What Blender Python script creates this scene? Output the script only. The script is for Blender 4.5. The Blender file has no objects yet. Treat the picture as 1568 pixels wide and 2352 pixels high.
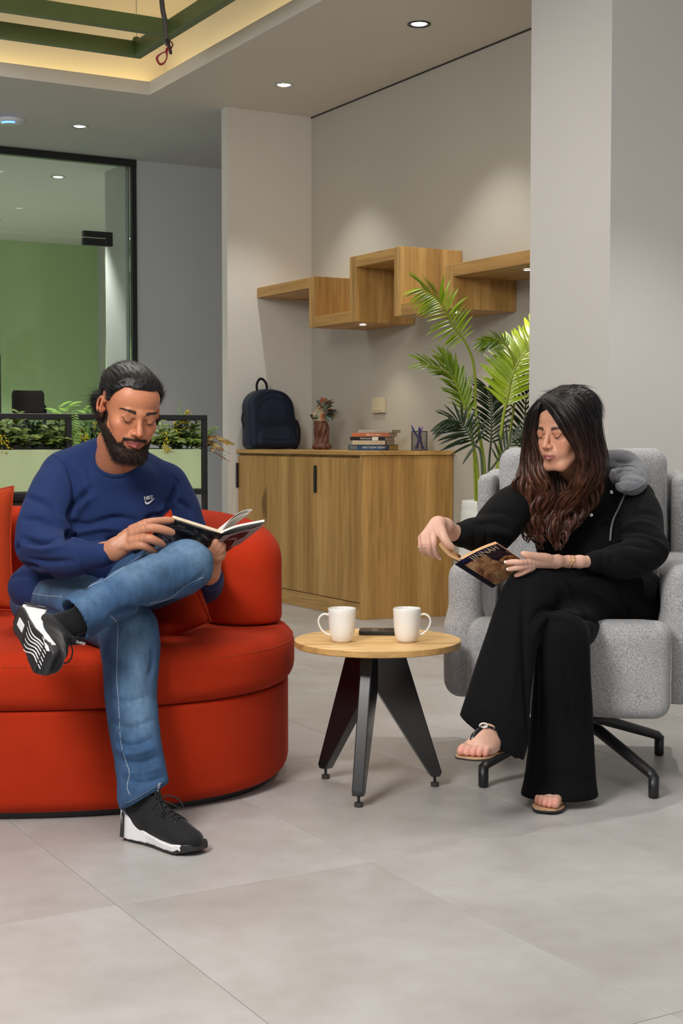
import bpy, bmesh, math, random
import numpy as np
from mathutils import Vector, Matrix
from mathutils.bvhtree import BVHTree
from mathutils import noise as mnoise

random.seed(7)
np.random.seed(7)
SC = bpy.context.scene
COL = SC.collection
PI = math.pi

# ---------------------------------------------------------------- camera (50 mm on a 36 mm high frame)
FPX = 3290.0
PITCH = math.atan(168 / FPX)
EYE = 1.05
cam_d = bpy.data.cameras.new('camera')
cam_d.sensor_fit = 'VERTICAL'
cam_d.sensor_height = 36.0
cam_d.lens = 36.0 * FPX / 2352
cam_d.clip_start = 0.05
cam_d.clip_end = 60
cam = bpy.data.objects.new('camera', cam_d)
COL.objects.link(cam)
cam.location = (0, 0, EYE)
cam.rotation_euler = (PI / 2 - PITCH, 0, 0)
SC.camera = cam

# ---------------------------------------------------------------- view, world, large lights
SC.view_settings.view_transform = 'Standard'
SC.view_settings.look = 'None'
SC.view_settings.gamma = 1.0
SC.view_settings.use_curve_mapping = False
SC.view_settings.exposure = 0.33
w = bpy.data.worlds.new('world')
SC.world = w
w.use_nodes = True
w.node_tree.nodes['Background'].inputs[0].default_value = (0.95, 0.97, 1.0, 1)
w.node_tree.nodes['Background'].inputs[1].default_value = 0.24


def area_light(name, loc, target, size, power, col=(1, 1, 1), spread=PI):
    d = bpy.data.lights.new(name, 'AREA')
    d.energy = power
    d.color = col
    d.shape = 'RECTANGLE'
    d.size = size[0]
    d.size_y = size[1]
    d.spread = spread
    o = bpy.data.objects.new(name, d)
    COL.objects.link(o)
    o.location = loc
    dr = Vector(target) - Vector(loc)
    o.rotation_euler = dr.to_track_quat('-Z', 'Y').to_euler()
    return o


area_light('softbox_light', (-1.5, 1.3, 2.85), (0.05, 4.2, 0.75), (1.0, 1.0), 90, (1.0, 0.97, 0.94))
area_light('fill_light_front', (1.4, 0.2, 3.1), (0.8, 4.5, 0.6), (1.2, 1.2), 22, (1.0, 0.97, 0.94))  # added fill out of view on the camera side
area_light('fill_light_overhead', (0.3, 2.9, 3.15), (0.3, 2.9, 0.0), (2.2, 1.4), 15, (1.0, 0.96, 0.91))  # unseen fill added overhead, shines straight down on the foreground
area_light('fill_light_lounge', (-0.7, 5.6, 3.15), (-0.7, 5.7, 0.0), (1.5, 1.2), 28, (1.0, 0.94, 0.86))  # extra fill added above the frame to lift the background
area_light('fill_light_left', (-3.3, 8.2, 3.15), (-2.6, 9.2, 0.0), (1.6, 1.6), 22, (1.0, 0.97, 0.93))  # added fill beyond the left edge, brightens the far walls


# ---------------------------------------------------------------- pixel of the photograph -> point in the room
_c, _s = math.cos(PITCH), math.sin(PITCH)


def ray(px, py):
    u = (px - 784) / FPX
    v = (1176 - py) / FPX
    return Vector((u, _c + v * _s, -_s + v * _c))


def P(px, py, Y):
    d = ray(px, py)
    t = Y / d.y
    return Vector((d.x * t, Y, EYE + d.z * t))


def G(px, py, z=0.0):
    d = ray(px, py)
    t = (z - EYE) / d.z
    return Vector((d.x * t, d.y * t, z))


def PS(pts):
    return [P(*p) for p in pts]


# room axes: u to the right and away, v to the left and away
TH = math.radians(29.75)
RM = Matrix.Rotation(TH, 4, 'Z')


def W(u, v, z=0.0):
    return RM @ Vector((u, v, z))


def onu(px, py, u):
    d = RM.inverted() @ ray(px, py)
    t = u / d.x
    return Vector((u, d.y * t, EYE + d.z * t))


# ---------------------------------------------------------------- objects
def tag(o, label=None, cat=None, group=None, kind=None):
    if label: o['label'] = label
    if cat: o['category'] = cat
    if group: o['group'] = group
    if kind: o['kind'] = kind
    return o


def thing(name, label, cat, loc=(0, 0, 0), rotz=0.0, group=None):
    o = bpy.data.objects.new(name, None)
    COL.objects.link(o)
    o.empty_display_size = 0.05
    o.location = loc
    o.rotation_euler = (0, 0, rotz)
    return tag(o, label, cat, group)


def base_matrix(o):
    m = Matrix.Translation(o.location) @ o.rotation_euler.to_matrix().to_4x4()
    if o.parent:
        m = base_matrix(o.parent) @ m
    return m


def mesh_obj(name, vf, mat, parent=None, smooth=False, world=False, loc=None, rotz=0.0, label=None, kind=None):
    """vf = (verts, faces); world=True means the vertices are room coordinates to bring under parent"""
    v, f = vf[0], vf[1]
    me = bpy.data.meshes.new(name)
    v = np.asarray([tuple(p) for p in v] if not isinstance(v, np.ndarray) else v, dtype=np.float64)
    if world:
        if parent is not None:
            m = np.array(base_matrix(parent).inverted())
        elif loc is not None:
            m = np.array((Matrix.Translation(loc) @ Matrix.Rotation(rotz, 4, 'Z')).inverted())
        else:
            m = np.eye(4)
        v = v @ m[:3, :3].T + m[:3, 3]
    me.from_pydata(v.tolist(), [], f if isinstance(f, list) else f.tolist())
    if smooth:
        me.polygons.foreach_set('use_smooth', [True] * len(me.polygons))
    if mat is not None:
        for m_ in (mat if isinstance(mat, (list, tuple)) else [mat]):
            me.materials.append(m_)
    if len(vf) > 2 and vf[2] is not None:
        me.polygons.foreach_set('material_index', vf[2])
    me.update()
    o = bpy.data.objects.new(name, me)
    COL.objects.link(o)
    if parent is not None:
        o.parent = parent
    elif loc is not None:
        o.location = loc
        o.rotation_euler = (0, 0, rotz)
    if label: o['label'] = label
    if kind: o['kind'] = kind
    return o


def smooth_by_angle(o, deg=35):
    me = o.data
    bm = bmesh.new()
    bm.from_mesh(me)
    a = math.radians(deg)
    for f in bm.faces: f.smooth = True
    for e in bm.edges:
        e.smooth = not (len(e.link_faces) == 2 and e.calc_face_angle(0) > a)
    bm.to_mesh(me)
    bm.free()
    return o


# ---------------------------------------------------------------- plain shapes -> (verts, faces)
def join(*gs):
    V, Fc = [], []
    for g in gs:
        n = len(V)
        V += [tuple(p) for p in g[0]]
        Fc += [tuple(i + n for i in f) for f in g[1]]
    return V, Fc


def xf(g, m):
    return [m @ Vector(p) for p in g[0]], g[1]


def from_bm(bm):
    bm.normal_update()
    V = [v.co.copy() for v in bm.verts]
    bm.verts.index_update()
    Fc = [tuple(v.index for v in f.verts) for f in bm.faces]
    bm.free()
    return V, Fc


def box(x0, x1, y0, y1, z0, z1, bev=0.0, seg=2):
    bm = bmesh.new()
    bmesh.ops.create_cube(bm, size=1)
    for v in bm.verts:
        v.co = Vector(((x0 + x1) / 2 + v.co.x * (x1 - x0), (y0 + y1) / 2 + v.co.y * (y1 - y0), (z0 + z1) / 2 + v.co.z * (z1 - z0)))
    if bev > 0:
        bmesh.ops.bevel(bm, geom=bm.edges[:], offset=bev, segments=seg, profile=0.5, affect='EDGES')
    return from_bm(bm)


def prism(poly, z0, z1, bev=0.0, seg=2):
    """poly in xy, extruded in z"""
    bm = bmesh.new()
    lo = [bm.verts.new((p[0], p[1], z0)) for p in poly]
    hi = [bm.verts.new((p[0], p[1], z1)) for p in poly]
    n = len(poly)
    bm.faces.new(lo[::-1])
    bm.faces.new(hi)
    for i in range(n):
        bm.faces.new((lo[i], lo[(i + 1) % n], hi[(i + 1) % n], hi[i]))
    bmesh.ops.recalc_face_normals(bm, faces=bm.faces[:])
    if bev > 0:
        bmesh.ops.bevel(bm, geom=bm.edges[:], offset=bev, segments=seg, profile=0.5, affect='EDGES')
    return from_bm(bm)


def hexa(a, b, c, d, h):
    """quad a b c d thickened by vector h"""
    a, b, c, d, h = map(Vector, (a, b, c, d, h))
    V = [a, b, c, d, a + h, b + h, c + h, d + h]
    return V, [(3, 2, 1, 0), (4, 5, 6, 7), (0, 1, 5, 4), (1, 2, 6, 5), (2, 3, 7, 6), (3, 0, 4, 7)]


def frames(pts, up=None):
    pts = [Vector(p) for p in pts]
    T = []
    for i in range(len(pts)):
        a = pts[max(0, i - 1)]
        b = pts[min(len(pts) - 1, i + 1)]
        T.append((b - a).normalized())
    n = Vector(up) if up else Vector((0, 0, 1))
    if abs(n.dot(T[0])) > 0.95:
        n = Vector((1, 0, 0))
    N = []
    for t in T:
        n = (n - t * n.dot(t))
        n = n.normalized() if n.length > 1e-6 else t.orthogonal().normalized()
        N.append(n.copy())
    return pts, T, N, [t.cross(m) for t, m in zip(T, N)]


def tube(pts, r, n=8, caps=True, squash=1.0, up=None):
    pts, T, N, B = frames(pts, up)
    R = r if isinstance(r, (list, tuple)) else [r] * len(pts)
    V, Fc = [], []
    for i, p in enumerate(pts):
        for k in range(n):
            a = 2 * PI * k / n
            V.append(p + N[i] * (math.cos(a) * R[i] * squash) + B[i] * (math.sin(a) * R[i]))
    for i in range(len(pts) - 1):
        for k in range(n):
            k2 = (k + 1) % n
            Fc.append((i * n + k, i * n + k2, (i + 1) * n + k2, (i + 1) * n + k))
    if caps:
        Fc.append(tuple(range(n))[::-1])
        Fc.append(tuple((len(pts) - 1) * n + k for k in range(n)))
    return V, Fc


def cyl(p0, p1, r0, r1=None, n=16):
    return tube([p0, p1], [r0, r0 if r1 is None else r1], n)


def lathe(prof, n=32, c=(0, 0, 0)):
    """prof = (r, z) list; open where r > 0 at the ends"""
    V, Fc = [], []
    m = len(prof)
    for k in range(n):
        a = 2 * PI * k / n
        for r, z in prof:
            V.append((c[0] + r * math.cos(a), c[1] + r * math.sin(a), c[2] + z))
    for k in range(n):
        k2 = (k + 1) % n
        for i in range(m - 1):
            Fc.append((k * m + i, k2 * m + i, k2 * m + i + 1, k * m + i + 1))
    return V, Fc


def bez(pts, n):
    """Catmull-Rom through pts, n points"""
    pts = [Vector(p) for p in pts]
    if len(pts) == 2:
        return [pts[0].lerp(pts[1], i / (n - 1)) for i in range(n)]
    q = [2 * pts[0] - pts[1]] + pts + [2 * pts[-1] - pts[-2]]
    out = []
    m = len(pts) - 1
    for i in range(n):
        t = i / (n - 1) * m
        k = min(int(t), m - 1)
        t -= k
        a, b, c, d = q[k:k + 4]
        out.append(0.5 * ((2 * b) + (c - a) * t + (2 * a - 5 * b + 4 * c - d) * t * t + (3 * b - a - 3 * c + d) * t ** 3))
    return out


def lerp_list(L, n):
    return [float(np.interp(i / (n - 1) * (len(L) - 1), range(len(L)), L)) for i in range(n)]


def text_obj(txt, name, size, mat, parent, m, extrude=0.0006, align='CENTER'):
    """flat lettering; m = matrix from the text plane (x along, y up) to parent's space"""
    cu = bpy.data.curves.new(name, 'FONT')
    cu.body = txt
    cu.size = size
    cu.align_x = align
    cu.align_y = 'CENTER'
    cu.extrude = extrude
    cu.resolution_u = 3
    tmp = bpy.data.objects.new(name, cu)
    COL.objects.link(tmp)
    dg = bpy.context.evaluated_depsgraph_get()
    me = bpy.data.meshes.new_from_object(tmp.evaluated_get(dg))
    bpy.data.objects.remove(tmp)
    me.transform(m)
    me.materials.clear()
    me.materials.append(mat)
    o = bpy.data.objects.new(name, me)
    COL.objects.link(o)
    o.parent = parent
    return o


def axes_matrix(o, x, y):
    x = Vector(x).normalized()
    y = Vector(y)
    y = (y - x * y.dot(x)).normalized()
    z = x.cross(y)
    m = Matrix.Identity(4)
    for i in range(3):
        m[i][0], m[i][1], m[i][2], m[i][3] = x[i], y[i], z[i], o[i]
    return m


# ---------------------------------------------------------------- materials
MATS = {}


class NT:
    def __init__(s, name):
        s.m = bpy.data.materials.new(name)
        s.m.use_nodes = True
        s.t = s.m.node_tree
        s.b = s.t.nodes['Principled BSDF']

    def n(s, typ, **kw):
        x = s.t.nodes.new(typ)
        for k, v in kw.items():
            if k.startswith('_'):
                setattr(x, k[1:], v)
            else:
                key = int(k[1:]) if k[0] == 'i' and k[1:].isdigit() else k.replace('__', ' ')
                x.inputs[key].default_value = v
        return x

    def l(s, a, b):
        s.t.links.new(a, b)

    def coords(s, scale=(1, 1, 1), rot=(0, 0, 0)):
        tc = s.n('ShaderNodeTexCoord')
        mp = s.n('ShaderNodeMapping')
        mp.inputs['Scale'].default_value = scale
        mp.inputs['Rotation'].default_value = rot
        s.l(tc.outputs['Object'], mp.inputs['Vector'])
        return mp.outputs[0]

    def noise(s, co, scale, detail=3, rough=0.5, dist=0.0):
        x = s.n('ShaderNodeTexNoise', Scale=scale, Detail=detail, Roughness=rough, Distortion=dist)
        s.l(co, x.inputs['Vector'])
        return x.outputs['Fac']

    def ramp(s, fac, stops):
        r = s.n('ShaderNodeValToRGB')
        e = r.color_ramp.elements
        while len(e) < len(stops): e.new(0.5)
        for k, (p, c) in enumerate(stops):
            e[k].position = p
            e[k].color = (*c, 1) if len(c) == 3 else c
        s.l(fac, r.inputs[0])
        return r.outputs[0]

    def mix(s, a, b, fac, mode='MIX'):
        x = s.n('ShaderNodeMix', _data_type='RGBA', _blend_type=mode)
        for sock, v in ((x.inputs[6], a), (x.inputs[7], b), (x.inputs[0], fac)):
            if isinstance(v, bpy.types.NodeSocket):
                s.l(v, sock)
            elif isinstance(v, (int, float)):
                sock.default_value = v
            else:
                sock.default_value = (*v, 1)
        return x.outputs[2]

    def bump(s, h, strength=0.3, dist=0.002, prev=None):
        b = s.n('ShaderNodeBump', Strength=strength, Distance=dist)
        s.l(h, b.inputs['Height'])
        if prev is not None: s.l(prev, b.inputs['Normal'])
        return b.outputs[0]

    def done(s, col=None, rough=None, normal=None, **kw):
        if col is not None:
            if isinstance(col, bpy.types.NodeSocket): s.l(col, s.b.inputs['Base Color'])
            else: s.b.inputs['Base Color'].default_value = (*col, 1)
        if rough is not None:
            if isinstance(rough, bpy.types.NodeSocket): s.l(rough, s.b.inputs['Roughness'])
            else: s.b.inputs['Roughness'].default_value = rough
        if normal is not None: s.l(normal, s.b.inputs['Normal'])
        for k, v in kw.items():
            s.b.inputs[k.replace('_', ' ')].default_value = v
        return s.m


def flat(name, col, rough=0.5, var=0.06, vscale=9.0, bump=0.0, bscale=200.0, bdist=0.001, **kw):
    if name in MATS: return MATS[name]
    t = NT(name)
    co = t.coords()
    n = t.noise(co, vscale, 3)
    dark = tuple(c * (1 - var) for c in col)
    lite = tuple(min(1, c * (1 + var)) for c in col)
    c = t.ramp(n, [(0.3, dark), (0.7, lite)])
    nm = None
    if bump > 0:
        nm = t.bump(t.noise(co, bscale, 2), bump, bdist)
    MATS[name] = t.done(c, rough, nm, **kw)
    return MATS[name]


def emis(name, col, strength):
    if name in MATS: return MATS[name]
    t = NT(name)
    MATS[name] = t.done((0, 0, 0), 0.5, Emission_Color=(*col, 1), Emission_Strength=strength)
    return MATS[name]


def wood(name, grain='z', tint=(1, 1, 1), dark=1.0):
    if name in MATS: return MATS[name]
    t = NT(name)
    s = {'z': (1, 1, 0.055), 'y': (1, 0.055, 1), 'x': (0.055, 1, 1)}[grain]
    s2 = {'z': (1, 1, 0.001), 'y': (1, 0.001, 1), 'x': (0.001, 1, 1)}[grain]
    s3 = {'z': (1, 1, 0.35), 'y': (1, 0.35, 1), 'x': (0.35, 1, 1)}[grain]
    k = lambda c: tuple(a * b * dark for a, b in zip(c, tint))
    band = t.noise(t.coords(s2), 9.0, 1, 0.4)
    base = t.ramp(band, [(0.3, k((0.40, 0.215, 0.060))), (0.5, k((0.51, 0.287, 0.086))), (0.7, k((0.61, 0.365, 0.124)))])
    g = t.noise(t.coords(s), 46, 6, 0.6, 0.6)
    gr = t.ramp(g, [(0.34, (0.60, 0.57, 0.52)), (0.56, (1.0, 1.0, 1.0))])
    c = t.mix(base, gr, 0.75, 'MULTIPLY')
    kn = t.noise(t.coords(s3), 7.5, 2, 0.5, 0.3)
    kr = t.ramp(kn, [(0.22, (0.35, 0.26, 0.18)), (0.285, (1, 1, 1))])
    c = t.mix(c, kr, 0.8, 'MULTIPLY')
    MATS[name] = t.done(c, 0.48, t.bump(g, 0.12, 0.001))
    return MATS[name]


def fabric(name, c1, c2, scale=420, rough=0.95, sheen=0.3, bump=0.5, bdist=0.0012, big=0.10, stretch=(1, 1, 1), stint=(1, 1, 1), dots=(0.42, 0.58), spec=0.25):
    if name in MATS: return MATS[name]
    t = NT(name)
    co = t.coords(stretch)
    f = t.noise(co, scale, 2, 0.6)
    lg = t.noise(t.coords(), 7, 3, 0.5)
    c = t.ramp(f, [(dots[0], c1), (dots[1], c2)])
    c = t.mix(c, t.ramp(lg, [(0.3, (1 - big,) * 3), (0.7, (1.0,) * 3)]), 1.0, 'MULTIPLY')
    MATS[name] = t.done(c, rough, t.bump(f, bump, bdist), Sheen_Weight=sheen, Sheen_Roughness=0.4, Sheen_Tint=(*stint, 1), Specular_IOR_Level=spec)
    return MATS[name]


def attr_mat(name, rough=0.5, bump=0.0, bscale=300, var=0.0, **kw):
    """colour comes from the mesh colour attribute Col (the thing's own colours)"""
    if name in MATS: return MATS[name]
    t = NT(name)
    a = t.n('ShaderNodeAttribute', _attribute_name='Col')
    c = a.outputs['Color']
    co = t.coords()
    if var > 0:
        n = t.noise(co, 60, 4, 0.6)
        c = t.mix(c, t.ramp(n, [(0.3, (1 - var,) * 3), (0.7, (1.0,) * 3)]), 1.0, 'MULTIPLY')
    nm = t.bump(t.noise(co, bscale, 3), bump, 0.0006) if bump else None
    MATS[name] = t.done(c, rough, nm, **kw)
    return MATS[name]


def set_col(o, cols):
    me = o.data
    a = me.color_attributes.new('Col', 'FLOAT_COLOR', 'POINT')
    c = np.ones((len(me.vertices), 4), dtype=np.float32)
    c[:, :3] = cols
    a.data.foreach_set('color', c.ravel())
# ---------------------------------------------------------------- sculpting: smooth unions of limbs on a grid, skinned by surface nets
def A3(p):
    return np.array([p[0], p[1], p[2]], dtype=np.float64)


class Field:
    def __init__(s, lo, hi, h):
        s.h = h
        s.o = A3(lo)
        s.n = np.maximum(4, np.ceil((A3(hi) - s.o) / h).astype(int) + 1)
        s.ax = [s.o[i] + h * np.arange(s.n[i]) for i in range(3)]
        s.D = np.full(tuple(s.n), 9.0, dtype=np.float32)

    def _sl(s, lo, hi, pad):
        a = np.clip(np.floor((A3(lo) - pad - s.o) / s.h).astype(int), 0, s.n - 1)
        b = np.clip(np.ceil((A3(hi) + pad - s.o) / s.h).astype(int) + 1, 1, s.n)
        if np.any(b <= a): return None
        sl = tuple(slice(a[i], b[i]) for i in range(3))
        X = s.ax[0][sl[0]][:, None, None]
        Y = s.ax[1][sl[1]][None, :, None]
        Z = s.ax[2][sl[2]][None, None, :]
        return sl, X, Y, Z

    def _put(s, sl, d, k, mode):
        D = s.D[sl]
        d = d.astype(np.float32)
        if mode == 'sub':
            d = -d
            if k > 0:
                h = np.clip(0.5 + 0.5 * (d - D) / k, 0, 1)
                s.D[sl] = D + (d - D) * h + k * h * (1 - h)
            else:
                s.D[sl] = np.maximum(D, d)
        else:
            if k > 0:
                h = np.clip(0.5 + 0.5 * (D - d) / k, 0, 1)
                s.D[sl] = D + (d - D) * h - k * h * (1 - h)
            else:
                s.D[sl] = np.minimum(D, d)

    def cap(s, a, b, ra, rb=None, k=0.01, mode='add', sq=None):
        """tapered limb; sq=(axis, f) flattens it along axis to f of its radius"""
        rb = ra if rb is None else rb
        a, b = A3(a), A3(b)
        R = max(ra, rb)
        g = s._sl(np.minimum(a, b) - R, np.maximum(a, b) + R, k + 3 * s.h)
        if g is None: return
        sl, X, Y, Z = g
        ab = b - a
        L2 = max(ab @ ab, 1e-12)
        px, py, pz = X - a[0], Y - a[1], Z - a[2]
        t = np.clip((px * ab[0] + py * ab[1] + pz * ab[2]) / L2, 0, 1)
        qx, qy, qz = px - t * ab[0], py - t * ab[1], pz - t * ab[2]
        r = ra + (rb - ra) * t
        if sq is None:
            d = np.sqrt(qx * qx + qy * qy + qz * qz) - r
        else:
            n, f = A3(sq[0]), sq[1]
            n = n / np.linalg.norm(n)
            dn = qx * n[0] + qy * n[1] + qz * n[2]
            l2 = qx * qx + qy * qy + qz * qz - dn * dn
            k0 = np.sqrt(np.maximum(l2, 0) / (r * r) + dn * dn / (r * r * f * f)) + 1e-9
            k1 = np.sqrt(np.maximum(l2, 0) / r ** 4 + dn * dn / (r * f) ** 4) + 1e-9
            d = k0 * (k0 - 1) / k1
        s._put(sl, d, k, mode)

    def chain(s, pts, rs, k=0.01, mode='add', sq=None, n=None):
        if n:
            rs = lerp_list(rs, n)
            pts = bez(pts, n)
        for i in range(len(pts) - 1):
            s.cap(pts[i], pts[i + 1], rs[i], rs[i + 1], k, mode, sq)

    def ell(s, c, r, R=None, k=0.01, mode='add'):
        """ellipsoid, R = 3x3 with the axes as columns"""
        c, r = A3(c), A3(r)
        m = r.max()
        g = s._sl(c - m, c + m, k + 3 * s.h)
        if g is None: return
        sl, X, Y, Z = g
        p = [X - c[0], Y - c[1], Z - c[2]]
        if R is not None:
            R = np.array(R)
            p = [p[0] * R[0][i] + p[1] * R[1][i] + p[2] * R[2][i] for i in range(3)]
        k0 = np.sqrt((p[0] / r[0]) ** 2 + (p[1] / r[1]) ** 2 + (p[2] / r[2]) ** 2) + 1e-9
        k1 = np.sqrt((p[0] / r[0] ** 2) ** 2 + (p[1] / r[1] ** 2) ** 2 + (p[2] / r[2] ** 2) ** 2) + 1e-9
        s._put(sl, k0 * (k0 - 1) / k1, k, mode)

    def rbox(s, c, r, R=None, rad=0.01, k=0.0, mode='add'):
        c, r = A3(c), A3(r)
        m = np.linalg.norm(r)
        g = s._sl(c - m, c + m, k + 3 * s.h)
        if g is None: return
        sl, X, Y, Z = g
        p = [X - c[0], Y - c[1], Z - c[2]]
        if R is not None:
            R = np.array(R)
            p = [p[0] * R[0][i] + p[1] * R[1][i] + p[2] * R[2][i] for i in range(3)]
        q = [np.abs(p[i]) - (r[i] - rad) for i in range(3)]
        out = np.sqrt(sum(np.maximum(x, 0) ** 2 for x in q))
        ins = np.minimum(np.maximum(q[0], np.maximum(q[1], q[2])), 0)
        s._put(sl, out + ins - rad, k, mode)

    def func(s, fn, k=0.0, mode='add'):
        sl = tuple(slice(0, n) for n in s.n)
        X, Y, Z = s.ax[0][:, None, None], s.ax[1][None, :, None], s.ax[2][None, None, :]
        s._put(sl, fn(X, Y, Z), k, mode)

    def plane_cut(s, p, n):
        """keep the side the normal points away from"""
        p, n = A3(p), A3(n)
        n = n / np.linalg.norm(n)
        X, Y, Z = s.ax[0][:, None, None], s.ax[1][None, :, None], s.ax[2][None, None, :]
        d = (X - p[0]) * n[0] + (Y - p[1]) * n[1] + (Z - p[2]) * n[2]
        s.D = np.maximum(s.D, d.astype(np.float32))

    def mesh(s, smooth=1):
        D = s.D.copy()
        for ax in range(3):                       # close at the borders
            for e in (0, -1):
                ix = [slice(None)] * 3
                ix[ax] = e
                D[tuple(ix)] = np.maximum(D[tuple(ix)], s.h * 0.3)
        ins = D < 0
        nx, ny, nz = D.shape
        cnt = np.zeros((nx - 1, ny - 1, nz - 1), dtype=np.int8)
        for a in (0, 1):
            for b in (0, 1):
                for c in (0, 1):
                    cnt += ins[a:nx - 1 + a, b:ny - 1 + b, c:nz - 1 + c]
        act = (cnt > 0) & (cnt < 8)
        I = np.argwhere(act)
        if len(I) == 0: return np.zeros((0, 3)), []
        idx = np.full(act.shape, -1, dtype=np.int64)
        idx[act] = np.arange(len(I))
        acc = np.zeros((len(I), 3))
        num = np.zeros(len(I))
        corners = [(a, b, c) for a in (0, 1) for b in (0, 1) for c in (0, 1)]
        for ca in corners:
            for ax in range(3):
                if ca[ax] == 1: continue
                cb = list(ca)
                cb[ax] = 1
                da = D[I[:, 0] + ca[0], I[:, 1] + ca[1], I[:, 2] + ca[2]]
                db = D[I[:, 0] + cb[0], I[:, 1] + cb[1], I[:, 2] + cb[2]]
                m = (da < 0) != (db < 0)
                t = np.where(m, da / np.where(m, da - db, 1), 0)
                p = np.array(ca, dtype=float)[None, :] + np.zeros((len(I), 3))
                p[:, ax] += t
                acc[m] += p[m]
                num[m] += 1
        V = s.o + (I + acc / num[:, None]) * s.h
        F = []
        for ax in range(3):
            o1, o2 = [(1, 2), (2, 0), (0, 1)][ax]
            sa = [slice(1, n - 1) for n in D.shape]
            sa[ax] = slice(0, D.shape[ax] - 1)
            sb = list(sa)
            sb[ax] = slice(1, D.shape[ax])
            A_, B_ = ins[tuple(sa)], ins[tuple(sb)]
            E = np.argwhere(A_ != B_)
            if len(E) == 0: continue
            flip = A_[E[:, 0], E[:, 1], E[:, 2]]
            E = E + np.array([0 if i == ax else 1 for i in range(3)])
            e1 = np.zeros(3, dtype=int)
            e1[o1] = 1
            e2 = np.zeros(3, dtype=int)
            e2[o2] = 1
            q = [E, E - e1, E - e1 - e2, E - e2]
            q = np.stack([idx[c[:, 0], c[:, 1], c[:, 2]] for c in q], 1)
            q[~flip] = q[~flip][:, ::-1]
            F.append(q)
        F = np.concatenate(F)
        if smooth: V = lap(V, F, smooth)
        return V, F


def lap(V, F, it=1, lam=0.5):
    F = np.asarray(F)
    e = np.concatenate([F[:, [i, (i + 1) % F.shape[1]]] for i in range(F.shape[1])])
    for _ in range(it):
        acc = np.zeros_like(V)
        num = np.zeros(len(V))
        np.add.at(acc, e[:, 0], V[e[:, 1]])
        np.add.at(num, e[:, 0], 1)
        V = V + lam * (acc / np.maximum(num, 1)[:, None] - V)
    return V


def vnormals(V, F):
    F = np.asarray(F)
    fn = np.cross(V[F[:, 2]] - V[F[:, 0]], V[F[:, 3]] - V[F[:, 1]]) if F.shape[1] == 4 else np.cross(V[F[:, 1]] - V[F[:, 0]], V[F[:, 2]] - V[F[:, 0]])
    N = np.zeros_like(V)
    for i in range(F.shape[1]):
        np.add.at(N, F[:, i], fn)
    return N / np.maximum(np.linalg.norm(N, axis=1), 1e-12)[:, None]


def bvh_of(V, F):
    return BVHTree.FromPolygons([tuple(p) for p in V], [tuple(int(i) for i in f) for f in F])


def on_surface(bvh, pix, step=6.0, lift=0.0):
    """points on a surface met by the lines of sight through a pixel polyline (with 3-D result)"""
    out = []
    cp = Vector((0, 0, EYE))
    q = bez([Vector((p[0], p[1], 0)) for p in pix], max(2, int(sum(math.dist(pix[i], pix[i + 1]) for i in range(len(pix) - 1)) / step)))
    for p in q:
        d = ray(p.x, p.y).normalized()
        h = bvh.ray_cast(cp, d)
        if h[0] is not None:
            out.append(h[0] + h[1] * lift)
    return out


def seg_dist(V, pts):
    """distance of every vertex to a polyline"""
    best = np.full(len(V), 9.0)
    for i in range(len(pts) - 1):
        a, b = A3(pts[i]), A3(pts[i + 1])
        ab = b - a
        L2 = max(ab @ ab, 1e-12)
        t = np.clip(((V - a) @ ab) / L2, 0, 1)
        d = np.linalg.norm(V - a - t[:, None] * ab, axis=1)
        best = np.minimum(best, d)
    return best


def stroke(V, F, N, bvh, pix, width, amp, step=8.0):
    """press (amp<0) or raise (amp>0) a fold along a line on the surface"""
    pts = on_surface(bvh, pix, step)
    if len(pts) < 2: return V
    lo = np.min([A3(p) for p in pts], axis=0) - 3 * width
    hi = np.max([A3(p) for p in pts], axis=0) + 3 * width
    m = np.all((V > lo) & (V < hi), axis=1)
    if not m.any(): return V
    idx = np.where(m)[0]
    d = seg_dist(V[idx], pts)
    # fade toward both ends
    a, b = A3(pts[0]), A3(pts[-1])
    L = max(np.linalg.norm(a - b), 1e-6)
    e = np.minimum(np.linalg.norm(V[idx] - a, axis=1), np.linalg.norm(V[idx] - b, axis=1)) / (0.35 * L)
    w_ = np.exp(-(d / width) ** 2) * np.clip(e + 0.25, 0, 1)
    V[idx] += N[idx] * (amp * w_)[:, None]
    return V


def folds(V, F, strokes):
    N = vnormals(V, F)
    b = bvh_of(V, F)
    for s_ in strokes:
        V = stroke(V, F, N, b, s_[0], s_[1], s_[2])
    return V


def wrinkle(V, N, scale, amp, stretch=(1, 1, 1), seed=0.0):
    out = V.copy()
    S = np.array(stretch) * scale
    n = np.array([mnoise.noise(Vector((p[0] * S[0] + seed, p[1] * S[1], p[2] * S[2]))) for p in V])
    return out + N * (n * amp)[:, None]
# ================================================================ THE ROOM
CEIL = 3.26


def rb(u0, u1, v0, v1, z0, z1, bev=0.0, seg=2):
    return xf(box(u0, u1, v0, v1, z0, z1, bev, seg), RM)


def rthing(name, label, cat, u, v, z, group=None):
    return thing(name, label, cat, W(u, v, z), TH, group)


def struct(name, vf, mat, **kw):
    o = mesh_obj(name, vf, mat, world=True, loc=Vector((0, 0, 0)), rotz=TH, **kw)
    o['kind'] = 'structure'
    return o


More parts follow.
